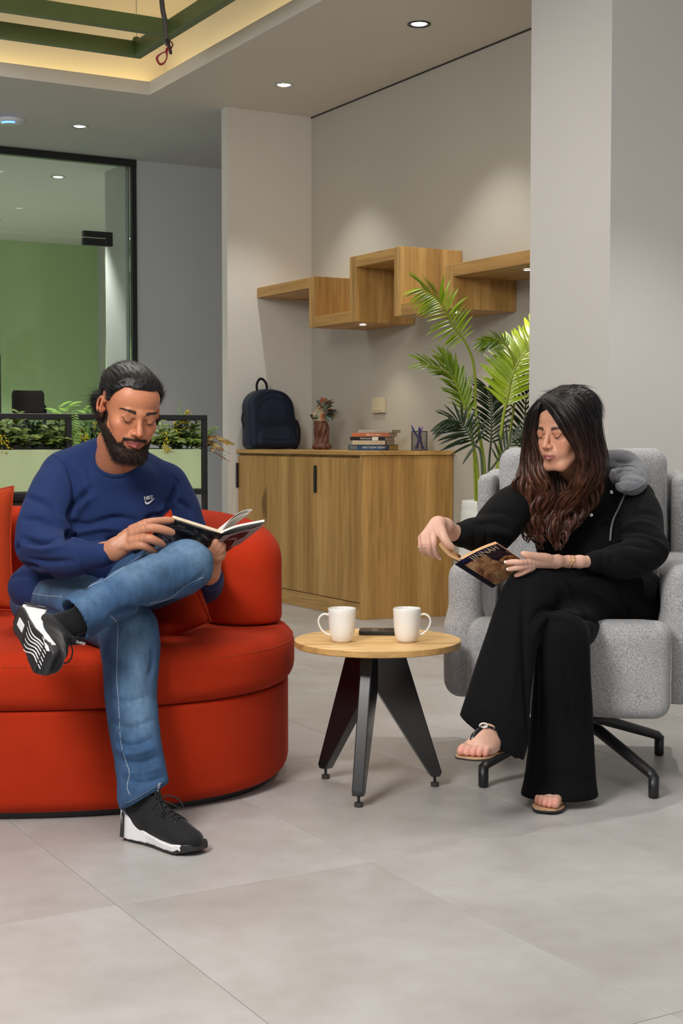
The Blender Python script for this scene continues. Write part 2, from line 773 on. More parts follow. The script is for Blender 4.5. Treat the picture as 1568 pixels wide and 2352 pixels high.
M_wall = flat('wall_paint', (0.70, 0.675, 0.62), 0.75, 0.02, 1.3, 0.15, 60, 0.0006)
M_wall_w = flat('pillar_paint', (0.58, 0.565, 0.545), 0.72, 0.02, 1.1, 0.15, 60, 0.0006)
M_ceil = flat('ceiling_paint', (0.70, 0.69, 0.65), 0.8, 0.02, 1.0)
M_cool = flat('corridor_paint', (0.55, 0.56, 0.56), 0.75, 0.02, 1.1)
M_green = flat('green_paint', (0.42, 0.58, 0.29), 0.7, 0.05, 1.3)
M_black = flat('black_metal', (0.012, 0.012, 0.013), 0.42, 0.1)
M_blackp = flat('black_plastic', (0.016, 0.016, 0.018), 0.35, 0.1)
M_white = flat('white_plastic', (0.78, 0.78, 0.78), 0.4, 0.02)
M_chrome = flat('chrome', (0.75, 0.74, 0.72), 0.15, 0.02, Metallic=1.0)
M_led = emis('led_white', (1.0, 0.97, 0.92), 9.0)
M_warm = emis('led_warm', (1.0, 0.74, 0.36), 9.5)
M_spot = emis('led_spot', (0.92, 0.96, 1.0), 5.0)

# floor: screed under porcelain tiles
t = NT('floor_tile')
inf = t.n('ShaderNodeObjectInfo')
va = t.n('ShaderNodeVectorMath', _operation='ADD')
tc = t.n('ShaderNodeTexCoord')
sc_ = t.n('ShaderNodeVectorMath', _operation='SCALE')
sc_.inputs['Scale'].default_value = 9.0
cmb = t.n('ShaderNodeCombineXYZ')
t.l(inf.outputs['Random'], cmb.inputs[0])
t.l(inf.outputs['Random'], cmb.inputs[1])
t.l(cmb.outputs[0], sc_.inputs[0])
t.l(tc.outputs['Object'], va.inputs[0])
t.l(sc_.outputs[0], va.inputs[1])
n1 = t.noise(va.outputs[0], 2.1, 5, 0.55, 0.4)
c = t.ramp(n1, [(0.3, (0.405, 0.385, 0.368)), (0.52, (0.45, 0.435, 0.422)), (0.72, (0.49, 0.478, 0.468))])
n2 = t.noise(va.outputs[0], 13, 4, 0.6)
c = t.mix(c, t.ramp(n2, [(0.35, (0.93, 0.92, 0.91)), (0.6, (1, 1, 1))]), 1.0, 'MULTIPLY')
M_tile = t.done(c, t.ramp(n1, [(0.3, (0.34,) * 3), (0.7, (0.46,) * 3)]), t.bump(n2, 0.05, 0.002))
M_grout = flat('tile_grout', (0.36, 0.33, 0.30), 0.9, 0.1)
floor = struct('floor', rb(-3.5, 7.5, -1.6, 17.5, -0.06, -0.004), M_grout)
TU, TV = 0.66, 1.08
tile_me = None
for i in range(-4, 10):
    for k in range(-2, 12):
        u0, v0 = 1.139 + i * TU, 3.012 + k * TV
        c0 = W(u0 + TU / 2, v0 + TV / 2)
        if c0.y < -0.3 or abs(c0.x) > 0.30 * max(c0.y, 0) + 1.6: continue
        if v0 > 11.0: continue
        if tile_me is None:
            g = box(-TU / 2 + 0.0009, TU / 2 - 0.0009, -TV / 2 + 0.0009, TV / 2 - 0.0009, -0.0075, 0, 0.0009, 1)
            o = mesh_obj('tile', g, M_tile, parent=floor)
            tile_me = o.data
        else:
            o = bpy.data.objects.new('tile', tile_me)
            COL.objects.link(o)
            o.parent = floor
        o.location = (u0 + TU / 2, v0 + TV / 2, 0)

# ceiling slab with the square opening of the light well
A0, A1, B0, B1 = -0.4, 3.563, 4.4, 8.725
cs = join(rb(-3.5, A0, -1.6, 17.5, CEIL, CEIL + 0.085), rb(A1, 7.5, -1.6, 17.5, CEIL, CEIL + 0.085),
          rb(A0, A1, -1.6, B0, CEIL, CEIL + 0.085), rb(A0, A1, B1, 17.5, CEIL, CEIL + 0.085))
struct('ceiling', cs, M_ceil)
s = 0.20
hh = CEIL + 0.52
well = join(rb(A0 - s - 0.05, A0 - s, B0 - s, B1 + s, CEIL + 0.085, hh), rb(A1 + s, A1 + s + 0.05, B0 - s, B1 + s, CEIL + 0.085, hh),
            rb(A0 - s, A1 + s, B0 - s - 0.05, B0 - s, CEIL + 0.085, hh), rb(A0 - s, A1 + s, B1 + s, B1 + s + 0.05, CEIL + 0.085, hh),
            rb(A0 - s - 0.05, A1 + s + 0.05, B0 - s - 0.05, B1 + s + 0.05, hh, hh + 0.05))
M_well = flat('well_paint', (0.74, 0.70, 0.58), 0.75, 0.02, 1.0)
struct('ceiling_well', well, M_well)
for nm, lb, g in (('led_strip', 'warm light strip hidden on the far ledge of the ceiling well', rb(A0, A1 + 0.1, B1 + 0.10, B1 + 0.112, CEIL + 0.087, CEIL + 0.097)),
                  ('led_strip', 'warm light strip hidden on the right ledge of the ceiling well', rb(A1 + 0.10, A1 + 0.112, B0, B1 + 0.08, CEIL + 0.087, CEIL + 0.097))):
    o = mesh_obj(nm, g, M_warm, world=True, loc=W(1.5, B1, CEIL + 0.087), rotz=TH)
    tag(o, lb, 'light strip')

# walls
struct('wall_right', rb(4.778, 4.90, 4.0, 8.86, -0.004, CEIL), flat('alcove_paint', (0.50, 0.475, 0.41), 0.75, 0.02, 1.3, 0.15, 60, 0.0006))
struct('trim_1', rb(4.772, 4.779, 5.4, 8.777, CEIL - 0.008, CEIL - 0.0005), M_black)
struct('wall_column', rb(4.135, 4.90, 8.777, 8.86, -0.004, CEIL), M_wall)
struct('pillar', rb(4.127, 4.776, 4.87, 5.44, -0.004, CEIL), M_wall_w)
struct('wall_back', rb(4.29, 6.4, 10.80, 10.95, -0.004, CEIL), M_cool)
struct('wall_stub', rb(4.262, 4.40, 10.96, 11.42, -0.004, CEIL), M_wall_w)
struct('wall_office_side', rb(5.80, 5.9, 11.0, 15.8, -0.004, CEIL), M_wall_w)
struct('wall_office_green', rb(-1.5, 6.0, 15.8, 15.9, -0.004, CEIL), M_green)
# far right wall behind the pillar side, and the wall outside the frame
struct('wall_passage', rb(6.4, 6.5, 8.8, 10.9, -0.004, CEIL), M_cool)

# glazed office front
fr = rthing('glass_partition', 'full height glazed office front in a black metal frame', 'glass wall', 3.0, 10.8, 0)
mesh_obj('frame_head', rb(-1.2, 4.29, 10.78, 10.85, CEIL - 0.055, CEIL - 0.002, 0.003), M_black, fr, world=True)
mesh_obj('frame_jamb', rb(4.245, 4.288, 10.78, 10.85, 0, CEIL - 0.056, 0.003), M_black, fr, world=True)
mesh_obj('frame_sill', rb(-1.2, 4.244, 10.79, 10.84, 0, 0.03, 0.003), M_black, fr, world=True)
t = NT('clear_glass')
tr = t.n('ShaderNodeBsdfTransparent', Color=(0.90, 0.955, 0.93, 1))
gl = t.n('ShaderNodeBsdfGlossy', Color=(0.9, 1.0, 0.96, 1), Roughness=0.02)
fz = t.n('ShaderNodeFresnel', IOR=1.35)
mx = t.n('ShaderNodeMixShader')
t.l(fz.outputs[0], mx.inputs[0])
t.l(tr.outputs[0], mx.inputs[1])
t.l(gl.outputs[0], mx.inputs[2])
t.l(mx.outputs[0], t.t.nodes['Material Output'].inputs[0])
M_glass = t.m
mesh_obj('glass_pane', rb(4.04, 4.243, 10.81, 10.822, 0.032, CEIL - 0.056), M_glass, fr, world=True, label='narrow fixed side pane')
mesh_obj('glass_pane', rb(-1.2, 4.034, 10.81, 10.822, 2.628, CEIL - 0.056), M_glass, fr, world=True, label='wide pane above the door')
mesh_obj('glass_door', rb(3.0, 4.034, 10.81, 10.822, 0.04, 2.618), M_glass, fr, world=True, label='glass door leaf')
mesh_obj('glass_pane', rb(-1.2, 2.994, 10.81, 10.822, 0.032, 2.618), M_glass, fr, world=True, label='wide fixed pane left of the door')
mesh_obj('hinge_patch', rb(3.852, 4.092, 10.795, 10.838, 2.632, 2.677, 0.002), M_black, fr, world=True, label='black upper patch of the door hinge')
mesh_obj('hinge_patch', rb(3.848, 4.032, 10.795, 10.838, 2.566, 2.622, 0.002), M_black, fr, world=True, label='black lower patch of the door hinge')
mesh_obj('hinge_patch', rb(4.042, 4.092, 10.795, 10.838, 2.566, 2.631, 0.002), M_black, fr, world=True)


# ---------------------------------------------------------------- lights in the ceiling
def spot(parent, loc, e, angle, blend, col, size=0.03):
    d = bpy.data.lights.new('spot_light', 'SPOT')
    d.energy = e
    d.spot_size = math.radians(angle)
    d.spot_blend = blend
    d.color = col
    d.shadow_soft_size = size
    o = bpy.data.objects.new('spot_light', d)
    COL.objects.link(o)
    o.parent = parent
    o.location = loc
    return o


def downlight(u, v, label, e=26, r=0.062, tilt=None):
    t_ = rthing('ceiling_downlight', label, 'ceiling light', u, v, CEIL)
    mesh_obj('trim_ring', lathe([(r, -0.0005), (r + 0.002, -0.004), (r - 0.008, -0.006), (r - 0.012, 0.0), (r - 0.014, 0.012)], 28), M_blackp if tilt == 'dark' else M_chrome, t_, smooth=True)
    g = lathe([(0.0001, -0.004), (0.02, -0.005), (0.035, -0.003), (r - 0.012, 0.004)], 20)
    mesh_obj('lens', g, M_spot, t_, smooth=True)
    if e: spot(t_, (0, 0, -0.02), e, 84, 0.55, (1.0, 0.98, 0.94))
    return t_


downlight(4.211, 6.534, 'round ceiling downlight nearest the tall white pillar', 38, tilt='dark')
downlight(4.193, 8.061, 'round ceiling downlight above the backpack end of the wooden cabinet', 38)
downlight(3.486, 9.832, 'round ceiling downlight beyond the ceiling well, near the black glass frame', 40)
downlight(3.987, 11.799, 'round ceiling downlight inside the glass office', 190)
downlight(4.2, 14.4, 'added unseen ceiling downlight that washes the green office wall', 260)  # extra lamp added out of view to brighten the green wall
downlight(2.6, 15.0, 'added unseen ceiling downlight by the green office wall, out to the left', 260)  # unseen extra lamp, lifts the green wall further left
downlight(2.4, 12.6, 'added unseen ceiling downlight deeper in the glass office, out to the left', 300)  # added off to the left to fill the glass office
downlight(4.9, 12.9, 'added hidden ceiling downlight behind the wall stub of the glass office', 190)  # extra lamp hidden by the stub, added to brighten the office
for k, (u, v) in enumerate(((4.15, 3.80), (2.2, 3.2))):
    downlight(u, v, ['ceiling downlight just in front of the white pillar', 'ceiling downlight over the red sofa'][k], [85, 14][k])

ap = rthing('wifi_access_point', 'round white wireless access point with a blue status light on the ceiling', 'router', 3.002, 9.869, CEIL)
mesh_obj('dome', lathe([(0.0001, -0.034), (0.05, -0.034), (0.08, -0.028), (0.098, -0.014), (0.10, -0.001)], 36), M_white, ap, smooth=True)
bl = emis('led_blue', (0.05, 0.2, 1.0), 6)
pts = [Vector((0.075 * math.cos(a), 0.075 * math.sin(a), -0.0305)) for a in [math.radians(x) for x in range(-160, -80, 8)]]
mesh_obj('status_light', tube(pts, 0.006, 6), bl, ap)

# green aluminium lighting frame hanging in the well
M_gbeam = flat('green_aluminium', (0.125, 0.175, 0.055), 0.45, 0.06)
lf = rthing('hanging_light_frame', 'green rectangular lighting frame hanging in the ceiling well', 'pendant frame', 3.2, 7.97, 3.27)
zb = 3.27
bw = 0.055
mesh_obj('beam', rb(3.2 - bw, 3.2, 4.9, 7.97, zb, zb + 0.085, 0.002), M_gbeam, lf, world=True)
mesh_obj('beam', rb(0.7, 3.2 - bw, 7.97 - bw, 7.97, zb, zb + 0.085, 0.002), M_gbeam, lf, world=True)
mesh_obj('beam', rb(0.7, 3.2 - bw, 7.475 - bw, 7.475, zb, zb + 0.085, 0.002), M_gbeam, lf, world=True)
mesh_obj('beam', rb(0.7, 0.7 + bw, 4.9, 7.475 - bw, zb, zb + 0.085, 0.002), M_gbeam, lf, world=True)
mesh_obj('mounting_boss', xf(lathe([(0.0001, 0.03), (0.018, 0.028), (0.026, 0.012), (0.03, 0.0)], 16), Matrix.Translation(W(3.165, 7.94, zb + 0.085))), M_gbeam, lf, world=True, smooth=True)
for (u, v) in ((3.165, 7.94), (0.75, 7.94), (3.165, 5.2)):
    mesh_obj('suspension_wire', cyl(W(u, v, zb + 0.085), W(u, v, hh), 0.003, n=6), M_chrome, lf, world=True)

# flexible conduit with loose red wires
M_cond = flat('grey_conduit', (0.085, 0.075, 0.065), 0.6, 0.1)
M_red = flat('red_wire', (0.30, 0.012, 0.02), 0.4, 0.1)
YC = 7.5
top = P(366, -30, YC + 0.1)
cd = thing('cable_conduit', 'grey flexible conduit hanging from the ceiling well with looped red wires', 'cable', (top.x, top.y, hh))
cp = bez([Vector((top.x - 0.01, top.y + 0.02, hh)), P(371, -5, YC), P(378, 45, YC), P(381, 80, YC), P(386, 104, YC)], 40)
mesh_obj('sleeve', tube(cp, [0.0125 + 0.001 * (i % 2) for i in range(40)], 10), M_cond, cd, world=True, smooth=True)
mesh_obj('sleeve_end', tube(bez([P(383, 90, YC - .02), P(390, 112, YC - .02), P(392, 124, YC - .02)], 6), 0.008, 8), M_black, cd, world=True, smooth=True)
for off in (0, 1):
    q = [P(384, 92, YC), P(394, 97, YC - .02), P(396, 105, YC - .03), P(388, 116, YC - .03), P(374, 121, YC - .03), P(362 - off * 3, 132, YC - .03), P(366, 145 + off * 3, YC - .03),
         P(376, 144 + off * 2, YC - .03), P(383, 132, YC - .03), P(381 + off * 3, 116, YC - .03), P(388, 104, YC - .02)]
    mesh_obj('red_wire', tube(bez(q, 50), 0.0034, 6), M_red, cd, world=True, smooth=True)

# ---------------------------------------------------------------- zigzag wall shelf
Wx, Wy, Wz = wood('oak_along_width', 'x'), wood('oak_along_wall', 'y'), wood('oak_upright', 'z')
Wi = wood('oak_upright_inner', 'z', (1.04, 0.93, 0.8), 0.96)
sh = rthing('zigzag_wall_shelf', 'oak shelf stepping up and down in open boxes along the wall', 'shelf', 4.356, 7.0, 1.75)
FU, BU = 4.356, 4.776
TT = 0.067


def board_h(v0, v1, z0):      # along the wall
    mesh_obj('board', rb(FU, BU, v0, v1, z0, z0 + TT, 0.002), Wy, sh, world=True)


def board_v(v0, z0, z1):
    mesh_obj('upright', rb(FU, BU, v0, v0 + TT + 0.008, z0, z1, 0.002), Wz, sh, world=True)


board_h(8.037, 8.776, 2.005)
board_v(7.962, 1.753, 2.072)
board_h(7.523, 7.962, 1.753)
board_v(7.448, 1.752, 2.142)
board_h(7.017, 7.448, 2.075)
board_v(6.942, 1.750, 2.142)
board_h(6.493, 6.942, 1.750)
board_v(6.418, 1.750, 1.986)
board_h(5.442, 6.418, 1.919)
for (u, v, z, k) in ((4.50, 7.52, 1.7505, 0), (4.50, 6.50, 1.7485, 1), (4.50, 5.80, 1.9175, 2)):
    q = onu([833, 1048, 1211][k], [747, 720.5, 623.5][k], 4.5)
    p_ = rthing('shelf_spotlight', ['small recessed spot under the left low step of the zigzag shelf', 'small recessed spot under the middle low step of the zigzag shelf', 'small recessed spot under the right end of the zigzag shelf'][k], 'spotlight', 4.5, q.y, z)
    mesh_obj('bezel', lathe([(0.026, 0.0), (0.026, -0.003), (0.02, -0.004), (0.019, -0.001)], 20), M_chrome, p_, smooth=True)
    mesh_obj('lens', lathe([(0.0001, -0.0035), (0.0188, -0.0035), (0.0188, -0.001)], 16), M_led, p_)
    spot(p_, (0, 0, -0.01), 6.0, 100, 0.8, (1.0, 0.86, 0.66), 0.015)

# ---------------------------------------------------------------- low oak cabinet
cb = rthing('oak_cabinet', 'low oak cabinet with vertical boards under the zigzag shelf', 'cabinet', 4.5, 7.9, 0)
q0, q1, q2, q3 = (4.21, 7.122), (4.772, 7.022), (4.772, 8.77), (4.21, 8.77)


def rp(poly, z0, z1, bev=0.0):
    return xf(prism(poly, z0, z1, bev, 1), RM)


mesh_obj('worktop', rp([(4.195, 7.108), (4.776, 7.004), (4.776, 8.775), (4.195, 8.775)], 0.955, 0.98, 0.0015), Wy, cb, world=True)
mesh_obj('carcass', rp([(4.232, 7.14), (4.772, 7.045), (4.772, 8.77), (4.232, 8.77)], 0.0, 0.954), Wz, cb, world=True)
mesh_obj('side_panel', rp([(4.205, 7.122), (4.772, 7.022), (4.772, 7.044), (4.205, 7.144)], 0.0, 0.9535, 0.001), Wz, cb, world=True)
mesh_obj('plinth', rb(4.214, 4.232, 7.145, 8.77, 0.0, 0.092, 0.001), Wy, cb, world=True)
hb = 7.655
d1 = mesh_obj('door', rb(4.206, 4.230, 7.147, hb - 0.0015, 0.097, 0.938, 0.0012), Wz, cb, world=True)
d2 = mesh_obj('door', rb(4.206, 4.230, hb + 0.0015, 8.768, 0.097, 0.938, 0.0012), Wz, cb, world=True)
struct_k = [(hb + 0.012, d2), (8.762, d2)]
for vv, dd in struct_k:
    mesh_obj('door_handle', rb(4.190, 4.205, vv - 0.006, vv + 0.012, 0.722, 0.888, 0.002), M_black, dd, world=True)
# the baseboard seen low on the corner of the column wall
struct('trim_2', rb(4.128, 4.134, 8.78, 8.86, 0.0, 0.9), M_wall_w)


# ---------------------------------------------------------------- things on the cabinet
CT = 0.9803
# backpack, leaning against the column wall
M_bag = fabric('navy_nylon', (0.005, 0.010, 0.024), (0.011, 0.020, 0.046), 500, 0.62, 0.15, 0.35, 0.0008, 0.2)
M_bagd = fabric('dark_nylon', (0.003, 0.004, 0.007), (0.008, 0.009, 0.013), 500, 0.6, 0.1, 0.35, 0.0008)
bp = rthing('backpack', 'navy blue backpack leaning on the wall at the left end of the oak cabinet', 'bag', 4.37, 8.6, CT)
Bi = base_matrix(bp)


def bag_mesh(sx, sy, sz, z0, yoff, h=0.006, top=0.13):
    f = Field((-0.26, -0.22, -0.01), (0.26, 0.16, 0.46), h)

    def fn(X, Y, Z):
        zz = (Z - z0) / sz
        half = sx * (1 - 0.10 * np.clip(zz, 0, 1))
        # arch at the top
        arch = np.clip((Z - (z0 + sz - top)) / top, 0, 1)
        half = half * np.sqrt(np.maximum(1 - arch ** 2.3, 0.0))
        dx = np.abs(X) - half
        dep = sy * (1 - 0.28 * np.clip(zz, 0, 1) ** 2)
        dy = np.abs(Y - yoff - (0.06 * zz)) - dep
        dz = np.maximum(z0 - Z, Z - (z0 + sz))
        r = 0.035
        q = [np.broadcast_to(np.maximum(a + r, 0), f.D.shape) for a in (dx, dy, dz)]
        return np.sqrt(q[0] ** 2 + q[1] ** 2 + q[2] ** 2) + np.minimum(np.maximum(np.maximum(dx, dy), dz) + r, 0) - r
    f.func(fn)
    return f.mesh(2)


v_, f_ = bag_mesh(0.185, 0.085, 0.405, 0.004, 0.0)
v_ = wrinkle(v_, vnormals(v_, f_), 9, 0.006, (1, 1, 0.6))
mesh_obj('main_compartment', (v_, f_), M_bag, bp, smooth=True)
v_, f_ = bag_mesh(0.15, 0.05, 0.17, 0.016, -0.065, top=0.03)
mesh_obj('front_pocket', (v_, f_), M_bag, bp, smooth=True)
f = Field((0.10, -0.12, 0), (0.24, 0.12, 0.24), 0.005)
f.ell((0.178, 0.0, 0.10), (0.032, 0.07, 0.105), k=0)
mesh_obj('side_pocket', f.mesh(1), M_bagd, bp, smooth=True, label='black mesh bottle pocket')
pz = bez([(-0.15, -0.112, 0.178), (0.0, -0.122, 0.192), (0.148, -0.112, 0.186)], 20)
mesh_obj('zip', tube(pz, 0.0035, 6), M_bagd, bp)
pz = bez([(-0.135, -0.088, 0.19), (-0.135, -0.07, 0.27), (-0.10, -0.045, 0.355), (0.0, -0.03, 0.388), (0.09, -0.045, 0.36), (0.125, -0.07, 0.28), (0.128, -0.088, 0.2)], 40)
mesh_obj('zip', tube(pz, 0.003, 6), M_bagd, bp)
hp = bez([(-0.085, 0.035, 0.392), (-0.09, 0.03, 0.435), (-0.07, 0.03, 0.468), (-0.045, 0.03, 0.468), (-0.02, 0.03, 0.44), (-0.012, 0.035, 0.397)], 24)
mesh_obj('grab_handle', tube(hp, 0.009, 8, squash=0.5, up=(0, 1, 0)), M_bagd, bp, smooth=True)
mesh_obj('strap', tube(bez([(-0.19, 0.03, 0.25), (-0.205, 0.02, 0.2), (-0.2, 0.0, 0.15)], 12), 0.008, 8, squash=0.4), M_bagd, bp, smooth=True)

# carved lion head ornament
ln = rthing('lion_figurine', 'carved brown lion head statuette with painted leafy mane', 'statuette', 4.5, 8.13, CT + 0.0085)
lm = base_matrix(ln)
f = Field((-0.11, -0.1, -0.005), (0.12, 0.1, 0.33), 0.003)
f.ell((0.0, 0, 0.012), (0.068, 0.055, 0.02), k=0.01)
f.chain([(0.0, 0, 0.01), (0.012, 0, 0.06), (-0.008, 0, 0.11), (-0.012, 0, 0.17)], [0.050, 0.034, 0.031, 0.042], 0.012)
for k in range(7):
    a = k * 0.9
    f.chain([(0.045 * math.cos(a), 0.04 * math.sin(a), 0.0), (0.035 * math.cos(a + .5), 0.035 * math.sin(a + .5), 0.06), (0.04 * math.cos(a + 1), 0.04 * math.sin(a + 1), 0.12), (0.03 * math.cos(a + 1.3), 0.03 * math.sin(a + 1.3), 0.17)],
            [0.014, 0.012, 0.011, 0.008], 0.006, n=10)
f.ell((-0.012, 0, 0.215), (0.045, 0.04, 0.05), k=0.012)          # head
f.ell((-0.055, 0, 0.205), (0.028, 0.022, 0.02), k=0.012)         # muzzle
f.ell((-0.05, 0, 0.183), (0.02, 0.017, 0.012), k=0.008)          # jaw
f.ell((-0.082, 0, 0.212), (0.006, 0.010, 0.008), k=0.004)        # nose
for sy in (-1, 1):
    f.ell((-0.05, sy * 0.026, 0.235), (0.009, 0.007, 0.007), k=0.004, mode='sub')
    f.ell((-0.03, sy * 0.02, 0.262), (0.012, 0.007, 0.014), k=0.006)
v_, f_ = f.mesh(1)
v_ = wrinkle(v_, vnormals(v_, f_), 38, 0.008, (1, 1, 0.5))
o = mesh_obj('carved_head', (v_, f_), attr_mat('painted_carving', 0.5, 0.3, 260, 0.35), ln, smooth=True)
cc = np.tile(np.array([0.16, 0.062, 0.035]), (len(v_), 1))
z = v_[:, 2]
n_ = np.array([mnoise.noise(Vector((p[0] * 30, p[1] * 30, p[2] * 30))) for p in v_])
m = z > 0.178
cc[m] = [0.46, 0.36, 0.22]
m = (z > 0.185) & (n_ > 0.18)
cc[m] = [0.55, 0.20, 0.10]
m = (z > 0.185) & (n_ < -0.22)
cc[m] = [0.22, 0.28, 0.18]
m = (np.abs(z - 0.194) < 0.0035) & (v_[:, 0] < -0.045)
cc[m] = [0.03, 0.02, 0.015]
m = (np.hypot(v_[:, 0] + 0.050, z - 0.235) < 0.008) & (np.abs(v_[:, 1]) > 0.016)
cc[m] = [0.01, 0.01, 0.01]
m = (v_[:, 0] < -0.075) & (z > 0.2)
cc[m] = [0.01, 0.01, 0.01]
set_col(o, cc)
lf_cols = [(0.10, 0.16, 0.12), (0.55, 0.16, 0.07), (0.42, 0.42, 0.33), (0.06, 0.10, 0.09), (0.50, 0.27, 0.13), (0.22, 0.30, 0.26)]
lf_m = [flat('mane_leaf_%d' % i, c_, 0.4, 0.15) for i, c_ in enumerate(lf_cols)]


def leaf_geo(L, wd, cup=0.25, bend=0.3, seg=5, fold=0.25, tip=1.0):
    """leaf along +x, upper side +z"""
    V, Fc = [], []
    for i in range(seg + 1):
        t_ = i / seg
        ww = wd * math.sin(PI * min(1, t_ * 0.92 + 0.04) ** 0.8) ** 0.85 if t_ < 1 else 0.0005
        x = L * t_
        zz = -bend * L * t_ * t_
        for j, sy in enumerate((-1, 0, 1)):
            V.append((x, sy * ww, zz + (fold * ww if sy else 0)))
    for i in range(seg):
        for j in range(2):
            a = i * 3 + j
            Fc.append((a, a + 3, a + 4, a + 1))
    return V, Fc


rr = random.Random(3)
mane = [mesh_obj('mane_leaf', leaf_geo(0.045, 0.011, bend=0.2), lf_m[0], ln)]
for k in range(96):
    th = rr.uniform(-1.9, 1.9)
    ph = rr.uniform(-0.5, 1.35)
    c_ = Vector((0.005 + 0.042 * math.cos(th) * math.cos(ph), 0.040 * math.sin(th) * math.cos(ph), 0.232 + 0.045 * math.sin(ph)))
    d_ = (Vector((0.9 * math.cos(th) * math.cos(ph) + 0.25, math.sin(th) * math.cos(ph), math.sin(ph) + 0.15)).normalized() + Vector((rr.uniform(-.5, .5), rr.uniform(-.5, .5), rr.uniform(-.4, .5)))).normalized()
    me = bpy.data.meshes.get('mane_mesh_%d' % (k % 6))
    if me is None:
        me = mane[0].data.copy()
        me.name = 'mane_mesh_%d' % (k % 6)
        me.materials.clear()
        me.materials.append(lf_m[k % 6])
    o = bpy.data.objects.new('mane_leaf', me)
    COL.objects.link(o)
    o.parent = ln
    o.location = c_
    o.rotation_euler = d_.to_track_quat('X', 'Z').to_euler()
    o.scale = [rr.uniform(1.0, 1.7)] * 3
bpy.data.objects.remove(mane[0])

# stack of books
M_page = flat('book_pages', (0.60, 0.50, 0.36), 0.9, 0.08, 60)
M_pagew = flat('white_pages', (0.70, 0.68, 0.63), 0.9, 0.05, 60)
bks = [('blue_book', 'blue and dark grey hardback at the bottom of the book stack', 0.268, 0.158, 0.034, (0.03, 0.09, 0.19), 0.0),
       ('cream_book', 'cream paperback with yellow letters, second from the bottom of the stack', 0.222, 0.145, 0.025, (0.60, 0.52, 0.40), 0.02),
       ('black_book', 'black paperback with a white patch, in the middle of the book stack', 0.232, 0.148, 0.022, (0.012, 0.012, 0.013), 0.05),
       ('orange_book', 'orange hardback second from the top of the book stack', 0.240, 0.155, 0.023, (0.55, 0.16, 0.06), 0.0),
       ('grey_book', 'pale grey green paperback on top of the book stack', 0.225, 0.14, 0.017, (0.42, 0.41, 0.33), 0.0)]
z = CT
c0 = P(893, 1035, 8.62)
xs = [821, 845, 843, 843, 873]
M_ltr = flat('letter_white', (0.8, 0.78, 0.72), 0.6, 0.01)
M_ltrg2 = flat('letter_grey', (0.30, 0.33, 0.34), 0.6, 0.01)
M_ltrg = flat('letter_gold', (0.5, 0.33, 0.05), 0.6, 0.01)
for k, (nm, lb, L, D_, T, col, dy) in enumerate(bks):
    rz = math.radians(-24 + [0, 3, -2, 2, -1][k])
    right = P([893, 889, 884, 893, 900][k], 1030, 8.6)
    bt = thing(nm, lb, 'book', (right.x, right.y, z), rz)
    cv = flat('cover_' + nm, col, 0.45, 0.1)
    mesh_obj('cover', join(box(-L, 0, -0.001, 0.002, 0, T, 0.0008, 1), box(-L, 0, 0.0022, D_, 0, 0.002), box(-L, 0, 0.0022, D_, T - 0.002, T)), cv, bt)
    mesh_obj('pages', box(-L + 0.003, -0.003, 0.0025, D_ - 0.003, 0.0022, T - 0.0022), M_pagew if k in (2, 3) else (flat('gilt_pages', (0.55, 0.36, 0.10), 0.8, 0.08, 60) if k == 0 else M_page), bt)
    txt = ['MATTHEW PERRY', 'PSYCHOLOGY OF MONEY', 'PRODUCING', '', ''][k]
    spm = axes_matrix((-L * [0.36, 0.58, 0.55, 0.42, 0.5][k], -0.0012, T / 2), (1, 0, 0), (0, 0, 1))
    if k == 0:
        mesh_obj('spine_block', box(-L, -L * 0.78, -0.0013, -0.0011, 0, T), flat('cover_slate', (0.07, 0.09, 0.11), .5), bt)
        mesh_obj('spine_block', box(-L * 0.16, -0.001, -0.0013, -0.0011, 0, T), flat('cover_night', (0.02, 0.025, 0.04), .5), bt)
        for q_ in range(6):
            mesh_obj('spine_mark', box(-L * 0.93 + 0.0072 * q_, -L * 0.93 + 0.0072 * q_ + 0.0030, -0.0016, -0.0013, 0.006 + 0.002 * (q_ % 2), T - 0.006), M_ltrg2, bt)
    if k == 1:
        mesh_obj('spine_block', box(-0.040, -0.035, -0.0013, -0.0011, 0.002, T - 0.002), M_ltrg, bt)
        mesh_obj('spine_block', box(-L * 0.06, -0.001, -0.0013, -0.0011, 0.0005, T - 0.0005), flat('cover_brown', (0.05, 0.025, 0.018), .5), bt)
    if k == 2:
        mesh_obj('spine_block', box(-0.085, -0.045, -0.0013, -0.0011, 0.001, T - 0.001), M_ltr, bt)
    if txt and k != 3:
        text_obj(txt, 'spine_lettering', [0.019, 0.0135, 0.013, 0.012, 0][k], M_ltrg if k == 1 else M_ltr, bt, spm, 0.0003)
    if k == 3:
        x_ = -L * 0.60
        while x_ < -L * 0.18:          # lettering too small to read in the photograph
            w_ = 0.003 + 0.002 * abs(math.sin(x_ * 900))
            mesh_obj('spine_mark', box(x_, x_ + w_, -0.0013, -0.001, T * 0.36, T * 0.64), M_ltr, bt)
            x_ += w_ + 0.0016 + (0.004 if abs(math.sin(x_ * 300)) > 0.85 else 0)
    z += T + 0.0006

